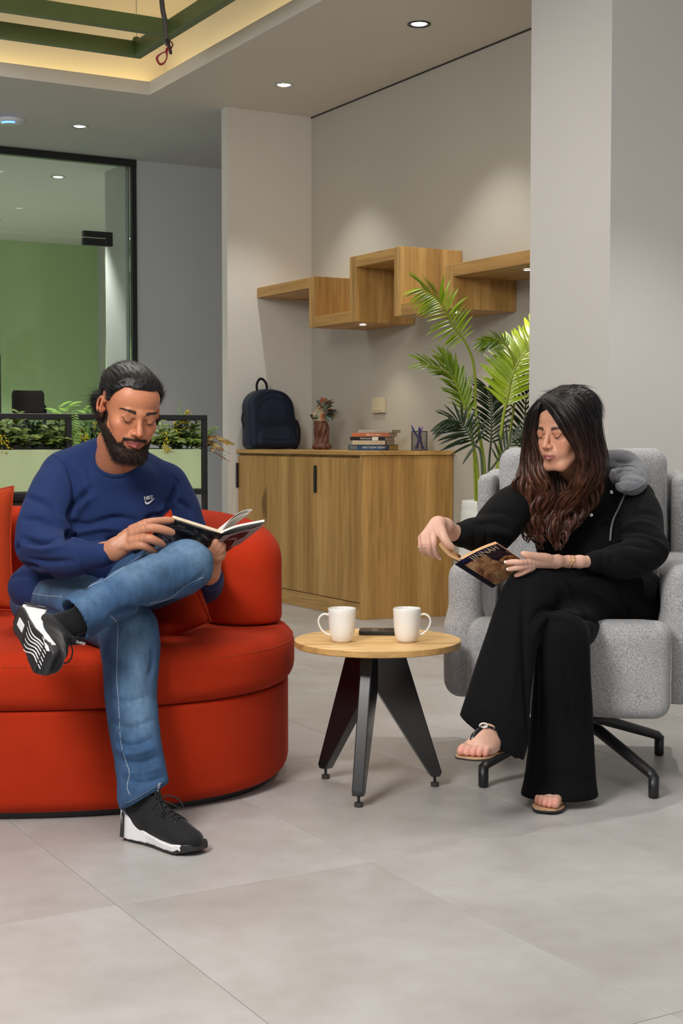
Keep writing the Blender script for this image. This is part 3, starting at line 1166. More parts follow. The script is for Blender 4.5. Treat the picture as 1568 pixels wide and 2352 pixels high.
# pen holder with pens
ph = rthing('pen_holder', 'square black wire mesh pen holder at the right end of the oak cabinet', 'pen holder', 4.63, 7.17, CT)
ang = -TH
Rm = Matrix.Rotation(ang, 4, 'Z')
M_mesh = flat('wire_mesh', (0.035, 0.03, 0.06), 0.5, 0.1)
hs, hgt = 0.044, 0.115
g = []
for i in range(17):
    x = -hs + 2 * hs * i / 16
    for y in (-hs, hs):
        g.append(box(x - 0.0007, x + 0.0007, y - 0.0007, y + 0.0007, 0.002, hgt))
        g.append(box(y - 0.0007, y + 0.0007, x - 0.0007, x + 0.0007, 0.002, hgt))
for k in range(1, 20):
    zz = hgt * k / 20
    for y in (-hs, hs):
        g.append(box(-hs, hs, y - 0.0006, y + 0.0006, zz - 0.0006, zz + 0.0006))
        g.append(box(y - 0.0006, y + 0.0006, -hs, hs, zz - 0.0006, zz + 0.0006))
o = mesh_obj('mesh_wall', xf(join(*g), Rm), M_mesh, ph)
o['kind'] = 'stuff'
rim = []
for (x0, x1, y0, y1) in ((-hs - .002, hs + .002, -hs - .002, -hs + .002), (-hs - .002, hs + .002, hs - .002, hs + .002), (-hs - .002, -hs + .002, -hs, hs), (hs - .002, hs + .002, -hs, hs)):
    rim.append(box(x0, x1, y0, y1, hgt - 0.003, hgt + 0.001))
rim.append(box(-hs, hs, -hs, hs, 0, 0.002))
mesh_obj('rim', xf(join(*rim), Rm), M_black, ph)
M_penb = flat('pen_blue', (0.012, 0.02, 0.22), 0.35, 0.05)
M_penp = flat('pen_purple', (0.32, 0.12, 0.42), 0.35, 0.05)
pb = base_matrix(ph) @ Rm
for k, (a0, a1, mt, lb) in enumerate([((0.03, -0.02, 0.004), (-0.048, 0.0, 0.150), M_penb, 'blue ballpoint pen leaning out to the left of the pen holder'),
                                      ((0.02, 0.02, 0.004), (-0.002, -0.01, 0.142), M_penb, 'blue ballpoint pen standing in the middle of the pen holder'),
                                      ((-0.025, 0.0, 0.004), (0.022, 0.01, 0.146), M_penp, 'purple pen with a broad clip in the pen holder'),
                                      ((-0.01, 0.03, 0.004), (0.008, 0.025, 0.135), M_penb, 'blue ballpoint pen at the back of the pen holder')]):
    b0, b1 = pb @ Vector(a0), pb @ Vector(a1)
    pn = thing('pen', lb, 'pen', b0)
    mesh_obj('barrel', tube([b0.lerp(b1, t_) for t_ in (0, 0.08, 0.1, 0.9, 0.92, 1)], [0.0015, 0.004, 0.0045, 0.0045, 0.003, 0.003], 8), mt, pn, world=True, smooth=True)
    e = b0.lerp(b1, 0.9)
    mesh_obj('clip', cyl(e + Vector((-.006, -.004, 0)), b0.lerp(b1, 0.62) + Vector((-.006, -.004, 0)), 0.0014 if k != 2 else 0.004, n=6), mt, pn, world=True)

# square plate on the wall
q = onu(873, 931, 4.777)
wp = rthing('wall_plate', 'square beige plate on the wall above the books', 'wall plate', 4.777, q.y, q.z)
mesh_obj('plate', box(-0.022, 0, -0.072, 0.072, -0.048, 0.048, 0.003), flat('beige_plate', (0.62, 0.54, 0.38), 0.5), wp)
mesh_obj('rocker', box(-0.0255, -0.0222, -0.05, 0.05, -0.034, 0.034, 0.001), flat('beige_plate', (0.66, 0.58, 0.42), 0.5), wp)
# ================================================================ FURNITURE
# ---------------------------------------------------------------- red velvet sofa
M_sofa = fabric('red_velvet', (0.40, 0.021, 0.0015), (0.48, 0.028, 0.0025), 900, 0.9, 0.04, 0.1, 0.0006, 0.14, stint=(1.0, 0.35, 0.16))
SCX, SCY, SA, SB, SN = -1.05, 4.48, 0.885, 0.62, 2.4
sofa = thing('velvet_sofa', 'red velvet loveseat with a rounded front and one curved back wall', 'sofa', (SCX, SCY, 0))


def sup(a, b, n, m):
    out = []
    for i in range(m):
        th = 2 * PI * i / m
        c_, s_ = math.cos(th), math.sin(th)
        out.append((a * math.copysign(abs(c_) ** (2 / n), c_), b * math.copysign(abs(s_) ** (2 / n), s_)))
    return out


def slab_of(a, b, z0, z1, r0, r1, m=96, crown=0.0):
    """rounded slab on the superellipse; r0, r1 = edge radii below and above"""
    V, Fc = [], []
    prof = []
    for i in range(6):
        t_ = PI / 2 * i / 5
        prof.append((r0 * (1 - math.sin(t_)), z0 + r0 * (1 - math.cos(t_))))
    for i in range(8):
        t_ = PI / 2 * i / 7
        prof.append((r1 * (1 - math.cos(t_)), z1 - r1 * (1 - math.sin(t_))))
    for k in (0.45, 0.75):
        prof.append((r1 + k * (min(a, b) - r1), z1 + crown * k))
    for ins, z in prof:
        for x, y in sup(a - ins, b - ins, SN, m):
            V.append((x, y, z))
    for j in range(len(prof) - 1):
        for i in range(m):
            Fc.append((j * m + i, j * m + (i + 1) % m, (j + 1) * m + (i + 1) % m, (j + 1) * m + i))
    Fc.append(tuple(range(m))[::-1])
    Fc.append(tuple((len(prof) - 1) * m + i for i in range(m)))
    return V, Fc


mesh_obj('base_skirt', slab_of(SA - 0.004, SB - 0.004, 0.018, 0.305, 0.045, 0.012), M_sofa, sofa, smooth=True)
mesh_obj('glide_ring', slab_of(SA - 0.05, SB - 0.05, 0.0, 0.024, 0.002, 0.002), M_black, sofa, smooth=True, label='black glide under the skirt')
mesh_obj('seat_cushion', slab_of(SA + 0.016, SB + 0.016, 0.303, 0.468, 0.05, 0.062, crown=0.012), M_sofa, sofa, smooth=True)
# curved back and arms
f = Field((-0.95, -0.2, 0.44), (0.95, 0.72, 0.86), 0.0125)
cl = [p for p in sup(SA - 0.145, SB - 0.125, SN, 120)]
cl = [p for p in cl if p[1] > 0.035]
cl.sort(key=lambda p: math.atan2(p[1], p[0]))
X2, Y2 = np.meshgrid(f.ax[0], f.ax[1], indexing='ij')
d2 = np.full(X2.shape, 9.0)
for i in range(len(cl) - 1):
    a, b = np.array(cl[i]), np.array(cl[i + 1])
    ab = b - a
    tt_ = np.clip(((X2 - a[0]) * ab[0] + (Y2 - a[1]) * ab[1]) / (ab @ ab), 0, 1)
    d2 = np.minimum(d2, np.hypot(X2 - a[0] - tt_ * ab[0], Y2 - a[1] - tt_ * ab[1]))
ztop = 0.762 + 0.055 * np.clip(Y2 / 0.45, 0, 1)
rr_ = 0.10
q0_ = d2[:, :, None] - (0.122 - rr_)
q1_ = f.ax[2][None, None, :] - (ztop[:, :, None] - rr_)
q1b = (0.462 + 0.01) - f.ax[2][None, None, :]
qq = np.sqrt(np.maximum(q0_, 0) ** 2 + np.maximum(q1_, 0) ** 2) + np.minimum(np.maximum(q0_, q1_), 0) - rr_
f.D = np.maximum(qq, q1b).astype(np.float32)
mesh_obj('back_and_arms', f.mesh(2), M_sofa, sofa, smooth=True)
# stitch line round the cushion
M_thread = flat('orange_thread', (0.42, 0.07, 0.015), 0.8)
st = []
pl = sup(SA + 0.011, SB + 0.011, SN, 700)
for i in range(0, 700, 2):
    a, b = pl[i], pl[(i + 1) % 700]
    if (a[1] + b[1]) / 2 < 0.2:
        st.append(box(-0.5 * math.dist(a, b), 0.5 * math.dist(a, b), -0.001, 0.001, -0.0008, 0.0008))
        mt_ = Matrix.Translation(((a[0] + b[0]) / 2, (a[1] + b[1]) / 2, 0.432)) @ Matrix.Rotation(math.atan2(b[1] - a[1], b[0] - a[0]), 4, 'Z')
        st[-1] = xf(st[-1], mt_)
mesh_obj('stitching', join(*st), M_thread, sofa, kind='stuff')


def pillow_geo(s, th, n=22, pinch=0.07):
    V, Fc = [], []
    idx = {}
    for side in (1, -1):
        for i in range(n + 1):
            for j in range(n + 1):
                u, v = -1 + 2 * i / n, -1 + 2 * j / n
                if side == -1 and (i in (0, n) or j in (0, n)):
                    idx[(side, i, j)] = idx[(1, i, j)]
                    continue
                x = s * u * (1 - pinch * (1 - v * v) * u * u)
                y = s * v * (1 - pinch * (1 - u * u) * v * v)
                z = side * th * ((1 - u ** 4) * (1 - v ** 4)) ** 0.55
                z += 0.004 * math.sin(5 * u + 2) * math.sin(7 * v) * (1 - u * u) * (1 - v * v)
                idx[(side, i, j)] = len(V)
                V.append((x, y, z))
    for side in (1, -1):
        for i in range(n):
            for j in range(n):
                q = (idx[(side, i, j)], idx[(side, i + 1, j)], idx[(side, i + 1, j + 1)], idx[(side, i, j + 1)])
                Fc.append(q if side == 1 else q[::-1])
    return V, Fc


def pillow(name, label, c_, xdir, ydir, s, th, mat):
    m = axes_matrix(c_, xdir, ydir)
    r_ = thing(name, label, 'pillow', c_)
    g_ = xf(pillow_geo(s, th), m)
    mesh_obj('cover', g_, mat, r_, world=True, smooth=True)
    e = [Vector((s * u * (1 - .07 * (1 - v * v) * u * u), s * v * (1 - .07 * (1 - u * u) * v * v), 0)) for u, v in
         [(-1, -1 + .1 * i) for i in range(21)] + [(-1 + .1 * i, 1) for i in range(1, 21)] + [(1, 1 - .1 * i) for i in range(1, 21)] + [(1 - .1 * i, -1) for i in range(1, 20)]]
    e.append(e[0])
    mesh_obj('piping', tube([m @ p for p in e], 0.0028, 6, caps=False), mat, r_, world=True, smooth=True)
    return r_


TR, BR = P(412, 1163, 4.14), P(463, 1434, 4.12)
ed = TR - BR
lft = Vector((-0.62, 0.62, -0.40)).normalized()
s_ = ed.length / 2
pillow('scatter_pillow', 'square red pillow standing behind the reading man, its corner above his open book', (TR + BR) / 2 + lft * s_, -lft, ed, s_, 0.05, M_sofa)
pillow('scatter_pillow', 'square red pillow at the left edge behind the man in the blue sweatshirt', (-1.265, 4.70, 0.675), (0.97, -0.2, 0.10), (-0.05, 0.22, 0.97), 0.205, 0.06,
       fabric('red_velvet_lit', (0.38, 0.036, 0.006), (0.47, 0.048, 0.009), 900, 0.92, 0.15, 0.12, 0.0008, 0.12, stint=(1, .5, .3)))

# ---------------------------------------------------------------- side table
TZ = 0.453
tb = thing('side_table', 'small round oak side table on three black blade legs', 'table', (0.108, 4.25, 0))
M_top = wood('oak_table_top', 'x', (1.22, 1.38, 1.9), 1.28)
M_edge = wood('oak_table_edge', 'x', (1.15, 1.2, 1.4), 1.05)
R_ = 0.248
mesh_obj('table_top', lathe([(0.0001, TZ), (R_ - 0.0015, TZ), (R_, TZ - 0.0015), (R_, TZ - 0.002)], 96), M_top, tb, smooth=False)
mesh_obj('edge_band', lathe([(R_, TZ - 0.0022), (R_ + 0.0003, TZ - 0.018), (R_ - 0.002, TZ - 0.020), (0.0001, TZ - 0.020)], 96), M_edge, tb)
smooth_by_angle(tb.children[0]) if tb.children else None
M_leg = flat('satin_black_steel', (0.010, 0.010, 0.011), 0.24, 0.1, Specular_IOR_Level=0.8)
ctr = Vector((0.094, 4.24))
for fx, fy in ((0.049, 4.045), (-0.049, 4.387), (0.282, 4.287)):
    d_ = Vector((fx, fy)) - ctr
    rad = d_.length
    an = math.atan2(d_.y, d_.x)
    poly = [(0.005, 0.4325), (0.088, 0.4325), (rad + 0.018, 0.045), (rad + 0.012, 0.032), (rad - 0.014, 0.032), (0.0, 0.315), (-0.012, 0.36)]
    g_ = prism(poly, -0.017, 0.017, 0.003, 2)
    m_ = Matrix.Translation((ctr.x - 0.108, ctr.y - 4.25, 0)) @ Matrix.Rotation(an, 4, 'Z') @ Matrix.Rotation(PI / 2, 4, 'X')
    lg = mesh_obj('leg', xf(g_, m_), M_leg, tb)
    ft = Matrix.Translation((fx - 0.108, fy - 4.25, 0))
    mesh_obj('foot_screw', xf(cyl((0, 0, 0.012), (0, 0, 0.033), 0.0045, n=10), ft), M_blackp, lg)
    mesh_obj('foot_pad', xf(lathe([(0.0001, 0.0), (0.012, 0.0), (0.0125, 0.003), (0.0125, 0.012), (0.0001, 0.0125)], 20), ft), flat('rubber_pad', (0.045, 0.038, 0.034), 0.7), lg)

# mugs
M_mug = flat('white_china', (0.84, 0.82, 0.78), 0.14, 0.01, Coat_Weight=0.4)
prof = [(0.0001, 0.0025), (0.022, 0.0025), (0.0235, 0.0), (0.0262, 0.0008), (0.0305, 0.007), (0.0352, 0.019), (0.0382, 0.036), (0.0398, 0.058), (0.0406, 0.085), (0.0408, 0.0985),
        (0.0400, 0.0998), (0.0390, 0.0988), (0.0386, 0.085), (0.0378, 0.058), (0.0362, 0.036), (0.033, 0.020), (0.027, 0.009), (0.0001, 0.006)]
for k, (px, lb, an) in enumerate(((785, 'white mug with its handle to the left, on the side table', math.radians(183)),
                                  (934, 'white mug with its handle to the right, beside the black phone', math.radians(-4)))):
    q = G(px, 1474, TZ)
    mg = thing('mug', lb, 'mug', (q.x, q.y, TZ + 0.0003), an)
    mesh_obj('cup', lathe(prof, 48), M_mug, mg, smooth=True)
    hp = bez([(0.0375, 0, 0.079), (0.052, 0, 0.082), (0.066, 0, 0.073), (0.069, 0, 0.056), (0.060, 0, 0.036), (0.046, 0, 0.024), (0.0345, 0, 0.0195)], 26)
    mesh_obj('handle', tube(hp, lerp_list([0.0052, 0.0044, 0.0042, 0.0042, 0.0042, 0.0044, 0.0052], 26), 12, squash=0.72, up=(0, 0, 1)), M_mug, mg, smooth=True)
    mesh_obj('coffee', lathe([(0.0001, 0.071), (0.0378, 0.071)], 40), flat('coffee', (0.03, 0.012, 0.005), 0.12), mg)
# phone
q = G(890, 1460, TZ)
pn = thing('phone', 'black smartphone in a thick case lying on the side table between the mugs', 'phone', (q.x, q.y + 0.042, TZ + 0.0003), math.radians(-4))


def rrect(hx, hy, r, n=6):
    out = []
    for cx, cy, a0 in ((hx - r, hy - r, 0), (-hx + r, hy - r, 90), (-hx + r, -hy + r, 180), (hx - r, -hy + r, 270)):
        for i in range(n + 1):
            a = math.radians(a0 + 90 * i / n)
            out.append((cx + r * math.cos(a), cy + r * math.sin(a)))
    return out


mesh_obj('case', prism(rrect(0.086, 0.042, 0.012), 0, 0.0125, 0.0015, 2), M_blackp, pn)
mesh_obj('screen', prism(rrect(0.081, 0.037, 0.009), 0.0126, 0.0130), flat('phone_glass', (0.006, 0.006, 0.007), 0.05), pn)
mesh_obj('button', prism(rrect(0.011, 0.0018, 0.0015), 0, 0.001), M_blackp, pn).matrix_local = Matrix.Translation((-0.025, -0.0419, 0.0065)) @ Matrix.Rotation(PI / 2, 4, 'X')
mesh_obj('button', prism(rrect(0.006, 0.0018, 0.0015), 0, 0.001), M_blackp, pn).matrix_local = Matrix.Translation((-0.002, -0.0419, 0.0065)) @ Matrix.Rotation(PI / 2, 4, 'X')

# ---------------------------------------------------------------- grey armchair
M_grey = fabric('grey_woven', (0.17, 0.17, 0.175), (0.60, 0.60, 0.61), 380, 0.95, 0.2, 0.6, 0.0013, 0.12, dots=(0.3, 0.7))
CYAW = math.radians(-12)
ac = thing('armchair', 'light grey woven swivel armchair on a black four-star base', 'armchair', (0.767, 4.676, 0), CYAW)


def soft(fn, lo, hi, h=0.009, wr=0.004, sc=9, it=2):
    f_ = Field(lo, hi, h)
    fn(f_)
    V_, F_ = f_.mesh(it)
    if wr:
        V_ = wrinkle(V_, vnormals(V_, F_), sc, wr)
    V_ = V_ * 1.03 + np.array([0, 0, -0.0315])
    return V_, F_


def seatf(f_):
    f_.rbox((0.0, -0.415, 0.388), (0.292, 0.06, 0.140), rad=0.045)
    f_.rbox((0.0, -0.13, 0.388), (0.242, 0.30, 0.125), rad=0.045, k=0.03)


mesh_obj('seat_cushion', soft(seatf, (-0.33, -0.52, 0.22), (0.33, 0.22, 0.56)), M_grey, ac, smooth=True)
tl = Matrix.Rotation(math.radians(-9), 3, 'X')


def backf(f_):
    f_.rbox((0.012, 0.175, 0.755), (0.272, 0.085, 0.262), R=[[tl[i][j] for j in range(3)] for i in range(3)], rad=0.05)


mesh_obj('back_cushion', soft(backf, (-0.32, 0.0, 0.44), (0.33, 0.36, 1.06), wr=0.006, sc=7), M_grey, ac, smooth=True)
sb = []
for sx in (-1, 1):
    for (y_, z_) in ((0.165, 1.018), (0.093, 0.55)):
        pass


def shellf(f_):
    f_.rbox((0.012, 0.285, 0.66), (0.335, 0.045, 0.29), R=[[tl[i][j] for j in range(3)] for i in range(3)], rad=0.035)
    for sx in (-1, 1):
        f_.rbox((0.012 + sx * 0.312, 0.20, 0.62), (0.028, 0.10, 0.315), rad=0.026, k=0.02)


mesh_obj('back_shell', soft(shellf, (-0.38, 0.04, 0.28), (0.40, 0.42, 0.99), wr=0.0), M_grey, ac, smooth=True)
for sx in (-1, 1):
    def armf(f_):
        f_.rbox((sx * 0.312, -0.10, 0.485), (0.052, 0.255, 0.198), rad=0.045)
        f_.rbox((sx * 0.318, -0.20, 0.40), (0.05, 0.15, 0.12), rad=0.04, k=0.05)
        f_.rbox((sx * 0.312, 0.05, 0.56), (0.05, 0.15, 0.12), rad=0.04, k=0.03)
    mesh_obj('armrest', soft(armf, (sx * 0.312 - 0.09, -0.42, 0.24), (sx * 0.312 + 0.09, 0.24, 0.72), wr=0.003), M_grey, ac, smooth=True)
# seams
g_ = []
for (x_, z0_, z1_) in ((-0.2905, 0.30, 0.48), (0.2905, 0.30, 0.48)):
    g_.append(tube(bez([(x_, -0.44, z0_), (x_, -0.442, 0.39), (x_, -0.44, z1_)], 8), 0.0018, 6))
CM = Matrix.Translation((0, 0, -0.0315)) @ Matrix.Scale(1.03, 4)
mesh_obj('seam_piping', xf(g_[0], CM), M_grey, ac)
mesh_obj('seam_piping', xf(g_[1], CM), M_grey, ac)
for sx in (-1, 1):
    pts_ = [(0.012 + sx * 0.262, 0.093 + 0.0, 0.53), (0.012 + sx * 0.264, 0.103, 0.75), (0.012 + sx * 0.262, 0.14, 0.95), (0.012 + sx * 0.235, 0.16, 1.002)]
    mesh_obj('seam_piping', xf(tube(bez([(p[0], p[1] + 0.005, p[2]) for p in pts_], 24), 0.0022, 6), CM), M_grey, ac)
# base
M_base = flat('matt_black_steel', (0.013, 0.013, 0.014), 0.4, 0.1)
hubc = base_matrix(ac).inverted() @ Vector((0.741, 4.49, 0))
bs = mesh_obj('swivel_hub', lathe([(0.0001, 0.135), (0.045, 0.135), (0.05, 0.15), (0.05, 0.17), (0.03, 0.185), (0.028, 0.215), (0.12, 0.217), (0.12, 0.228), (0.0001, 0.228)], 32, hubc), M_base, ac, smooth=True)
smooth_by_angle(bs)
am = base_matrix(ac).inverted()
for fx, fy in ((0.913, 4.145), (1.054, 4.71), (0.428, 4.276), (0.560, 4.84)):
    e = am @ Vector((fx, fy, 0))
    d_ = Vector((e.x - hubc.x, e.y - hubc.y, 0)).normalized()
    h0 = Vector((hubc.x, hubc.y, 0))
    lg = mesh_obj('base_leg', tube([h0 + d_ * 0.03 + Vector((0, 0, 0.162)), h0 + d_ * 0.12 + Vector((0, 0, 0.15)), Vector((e.x, e.y, 0)) - d_ * 0.012 + Vector((0, 0, 0.070)), Vector((e.x, e.y, 0)) + d_ * 0.006 + Vector((0, 0, 0.056))],
                                    [0.022, 0.021, 0.0175, 0.015], 12, squash=0.85, up=(0, 0, 1)), M_base, ac, smooth=True)
    mesh_obj('peg', tube([(e.x, e.y, 0.066), (e.x, e.y, 0.004), (e.x, e.y, 0.001)], [0.0155, 0.0155, 0.012], 16), M_base, lg, smooth=True)

# ---------------------------------------------------------------- planter partition behind the sofa
VP = 5.4
U0, U1 = 0.75, 2.452
pf = rthing('planter_partition', 'black tube frame partition carrying pale green plant boxes behind the sofa', 'planter', 1.6, VP, 0)
zt = 1.148
tw = 0.021
dp = 0.26


def bar(u0, u1, v0, v1, z0, z1):
    mesh_obj('frame_bar', rb(u0, u1, v0, v1, z0, z1, 0.002, 1), M_black, pf, world=True)


for vv in (VP, VP + dp):
    bar(U0, U1, vv, vv + tw, zt - tw, zt)
    bar(U0, U1, vv, vv + tw, 0.822, 0.822 + tw)
    bar(U1 - tw, U1, vv, vv + tw, 0.001, zt - tw)
    for u_ in ((1.85,) if vv == VP else (1.12, 2.20)):
        bar(u_, u_ + tw, vv, vv + tw, 0.822 + tw, zt - tw)
    bar(U0, U0 + tw, vv, vv + tw, 0.001, zt - tw)
for u_ in (U0, U1 - tw):
    bar(u_, u_ + tw, VP + tw, VP + dp, zt - tw, zt)
    bar(u_, u_ + tw, VP + tw, VP + dp, 0.822, 0.822 + tw)
M_pale = flat('pale_green_metal', (0.47, 0.58, 0.32), 0.5, 0.04, 3)
mesh_obj('plant_box', rb(U0 + tw, U1 - tw - 0.002, VP + 0.012, VP + dp - 0.004, 0.845, 1.008, 0.002), M_pale, pf, world=True)
mesh_obj('soil', rb(U0 + 0.05, U1 - 0.05, VP + 0.03, VP + dp - 0.03, 1.0082, 1.011), flat('dark_soil', (0.012, 0.010, 0.007), 0.95, 0.3), pf, world=True)
sc1 = rthing('storage_box', 'white storage cabinet below the right end of the plant box', 'cabinet', 2.3, VP + 0.13, 0)
mesh_obj('body', rb(2.05, 2.405, VP + 0.04, VP + 0.22, 0.001, 0.80, 0.003), M_white, sc1, world=True)
mesh_obj('lid', rb(2.05, 2.395, VP + 0.05, VP + 0.22, 0.801, 0.812, 0.002), M_white, sc1, world=True)
sc2 = rthing('storage_box', 'dark block for the shaded interior below the plant box at the left edge', 'cabinet', 1.35, VP + 0.13, 0)
mesh_obj('body', rb(0.80, 2.03, VP + 0.04, VP + 0.22, 0.001, 0.805, 0.003), flat('dark_interior', (0.028, 0.022, 0.018), 0.5), sc2, world=True)  # solid dark block added where only the shaded interior shows

# office chair and screen beyond the planter
oc = thing('office_chair', 'black mesh office chair with a headrest behind the planter', 'office chair', (-1.82, 8.5, 0), math.radians(24))
M_cm = flat('black_chair_mesh', (0.011, 0.010, 0.009), 0.8, 0.2, 60, 0.4, 400)


def curved(hw, z0, z1, y0, th, bow, n=14, ndz=8, rnd=0.03):
    V_, F_ = [], []
    for side in (0, 1):
        for j in range(ndz + 1):
            zz = z0 + (z1 - z0) * j / ndz
            e_ = min(j, ndz - j) / ndz
            ww = hw * (1 - 0.12 * (1 - min(1, e_ * 6)) ** 2)
            for i in range(n + 1):
                x = -ww + 2 * ww * i / n
                V_.append((x, y0 - bow * (x / hw) ** 2 + side * th, zz))
    S = (n + 1) * (ndz + 1)
    for j in range(ndz):
        for i in range(n):
            a = j * (n + 1) + i
            F_.append((a, a + 1, a + n + 2, a + n + 1))
            F_.append((S + a, S + a + n + 1, S + a + n + 2, S + a + 1))
    for i in range(n):
        F_.append((i, S + i, S + i + 1, i + 1))
        a = ndz * (n + 1) + i
        F_.append((a, a + 1, S + a + 1, S + a))
    for j in range(ndz):
        a = j * (n + 1)
        F_.append((a, a + n + 1, S + a + n + 1, S + a))
        a += n
        F_.append((a, S + a, S + a + n + 1, a + n + 1))
    return V_, F_


mesh_obj('headrest', curved(0.095, 1.20, 1.342, 0.20, 0.03, 0.05), M_cm, oc, smooth=True)
mesh_obj('backrest', curved(0.23, 0.58, 1.14, 0.16, 0.035, 0.07), M_cm, oc, smooth=True)
for dz in (0, 1):
    mesh_obj('support_arc', tube(bez([(0.05 + .02 * dz, 0.24, 1.335 - .03 * dz), (0.09 + .02 * dz, 0.25, 1.30 - .04 * dz), (0.115 + .01 * dz, 0.25, 1.22), (0.11, 0.25, 1.05)], 14), 0.007, 8), M_blackp, oc, smooth=True)
mesh_obj('seat', xf(box(-0.24, 0.24, -0.25, 0.2, 0.44, 0.51, 0.03, 3), Matrix.Identity(4)), M_cm, oc, smooth=True)
mesh_obj('gas_column', cyl((0, 0, 0.09), (0, 0, 0.44), 0.03), M_blackp, oc)
mesh_obj('back_post', tube([(0, 0.05, 0.46), (0, 0.24, 0.5), (0, 0.23, 0.9), (0, 0.24, 1.25)], 0.02, 8), M_blackp, oc, smooth=True)
for k in range(5):
    a = k * 2 * PI / 5
    lg = mesh_obj('base_leg', tube([(0.02 * math.cos(a), 0.02 * math.sin(a), 0.11), (0.28 * math.cos(a), 0.28 * math.sin(a), 0.075)], [0.025, 0.015], 8), M_blackp, oc)
    mesh_obj('castor', xf(cyl((0, -0.012, 0), (0, 0.012, 0), 0.03, n=14), Matrix.Translation((0.28 * math.cos(a), 0.28 * math.sin(a), 0.0305))), M_blackp, lg)
q = P(1.5, 1000, 8.9)
ds = thing('display_board', 'black framed standing board at the left edge beyond the planter', 'board', (q.x - 0.5, 8.9, 0))
mesh_obj('board_frame', box(-0.5, 0.502, -0.02, 0.02, 0.35, 1.575, 0.004), M_black, ds)
mesh_obj('board_face', box(-0.46, 0.47, -0.0215, -0.0205, 0.39, 1.53), flat('board_grey', (0.08, 0.08, 0.085), 0.4), ds)
for sx in (-0.4, 0.4):
    mesh_obj('board_foot', join(box(sx - 0.02, sx + 0.02, -0.02, 0.02, 0.02, 0.35), box(sx - 0.025, sx + 0.025, -0.2, 0.2, 0, 0.02)), M_black, ds)
# ================================================================ PLANTS
def leaf_mat(name, a, b, rough=0.4, var=18):
    if name in MATS: return MATS[name]
    t = NT(name)
    inf = t.n('ShaderNodeObjectInfo')
    n = t.noise(t.coords(), var, 2)
    add = t.n('ShaderNodeMath', _operation='ADD')
    t.l(inf.outputs['Random'], add.inputs[0])
    t.l(n, add.inputs[1])
    h = t.n('ShaderNodeMath', _operation='MULTIPLY')
    h.inputs[1].default_value = 0.6
    t.l(add.outputs[0], h.inputs[0])
    MATS[name] = t.done(t.ramp(h.outputs[0], [(0.25, a), (0.8, b)]), rough, Subsurface_Weight=0.0, Specular_IOR_Level=0.5)
    return MATS[name]


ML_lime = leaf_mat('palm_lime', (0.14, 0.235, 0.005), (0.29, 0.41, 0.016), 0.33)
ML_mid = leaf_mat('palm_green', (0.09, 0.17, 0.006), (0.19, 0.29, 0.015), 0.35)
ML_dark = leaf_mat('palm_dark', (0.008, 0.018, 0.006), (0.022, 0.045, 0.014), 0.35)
M_stemg = leaf_mat('palm_stem', (0.05, 0.075, 0.04), (0.07, 0.10, 0.05), 0.5)
M_rach = leaf_mat('palm_rachis', (0.20, 0.27, 0.01), (0.30, 0.36, 0.02), 0.45)
LEAFME = {}


def leaf_me(kind, mat, L=1.0, wd=0.045, bend=0.25, fold=0.35, seg=7):
    key = (kind, mat.name)
    if key not in LEAFME:
        V, Fc = leaf_geo(L, wd, bend=bend, seg=seg, fold=fold)
        me = bpy.data.meshes.new(kind)
        me.from_pydata(V, [], Fc)
        me.polygons.foreach_set('use_smooth', [True] * len(me.polygons))
        me.materials.append(mat)
        LEAFME[key] = me
    return LEAFME[key]


def put_leaf(name, me, parent, inv, base, d, up, L, wscale=1.0):
    d = d.normalized()
    z = (up - d * up.dot(d))
    z = z.normalized() if z.length > 1e-4 else d.orthogonal().normalized()
    y = z.cross(d)
    m = Matrix.Identity(4)
    for i in range(3):
        m[i][0] = d[i] * L
        m[i][1] = y[i] * L * wscale
        m[i][2] = z[i] * L
        m[i][3] = base[i]
    o = bpy.data.objects.new(name, me)
    COL.objects.link(o)
    o.parent = parent
    o.matrix_local = inv @ m
    return o


pq = P(1112, 1100, 7.05)
palm = thing('potted_palm', 'tall potted palm between the oak cabinet and the white pillar, behind the armchair', 'plant', (pq.x, pq.y, 0))
pinv = base_matrix(palm).inverted()
M_pot = flat('white_ribbed_pot', (0.74, 0.75, 0.70), 0.55, 0.03)
rib = []
for i in range(60):
    zz = 0.0 + 0.748 * i / 59
    r_ = 0.155 - 0.045 * (zz / 0.75) + 0.0016 * math.sin(i * 1.9)
    rib.append((r_, zz))
mesh_obj('pot', lathe([(0.0001, 0.0)] + rib + [(0.104, 0.748), (0.104, 0.70), (0.0001, 0.70)], 40), M_pot, palm, smooth=True)
rp_ = random.Random(11)


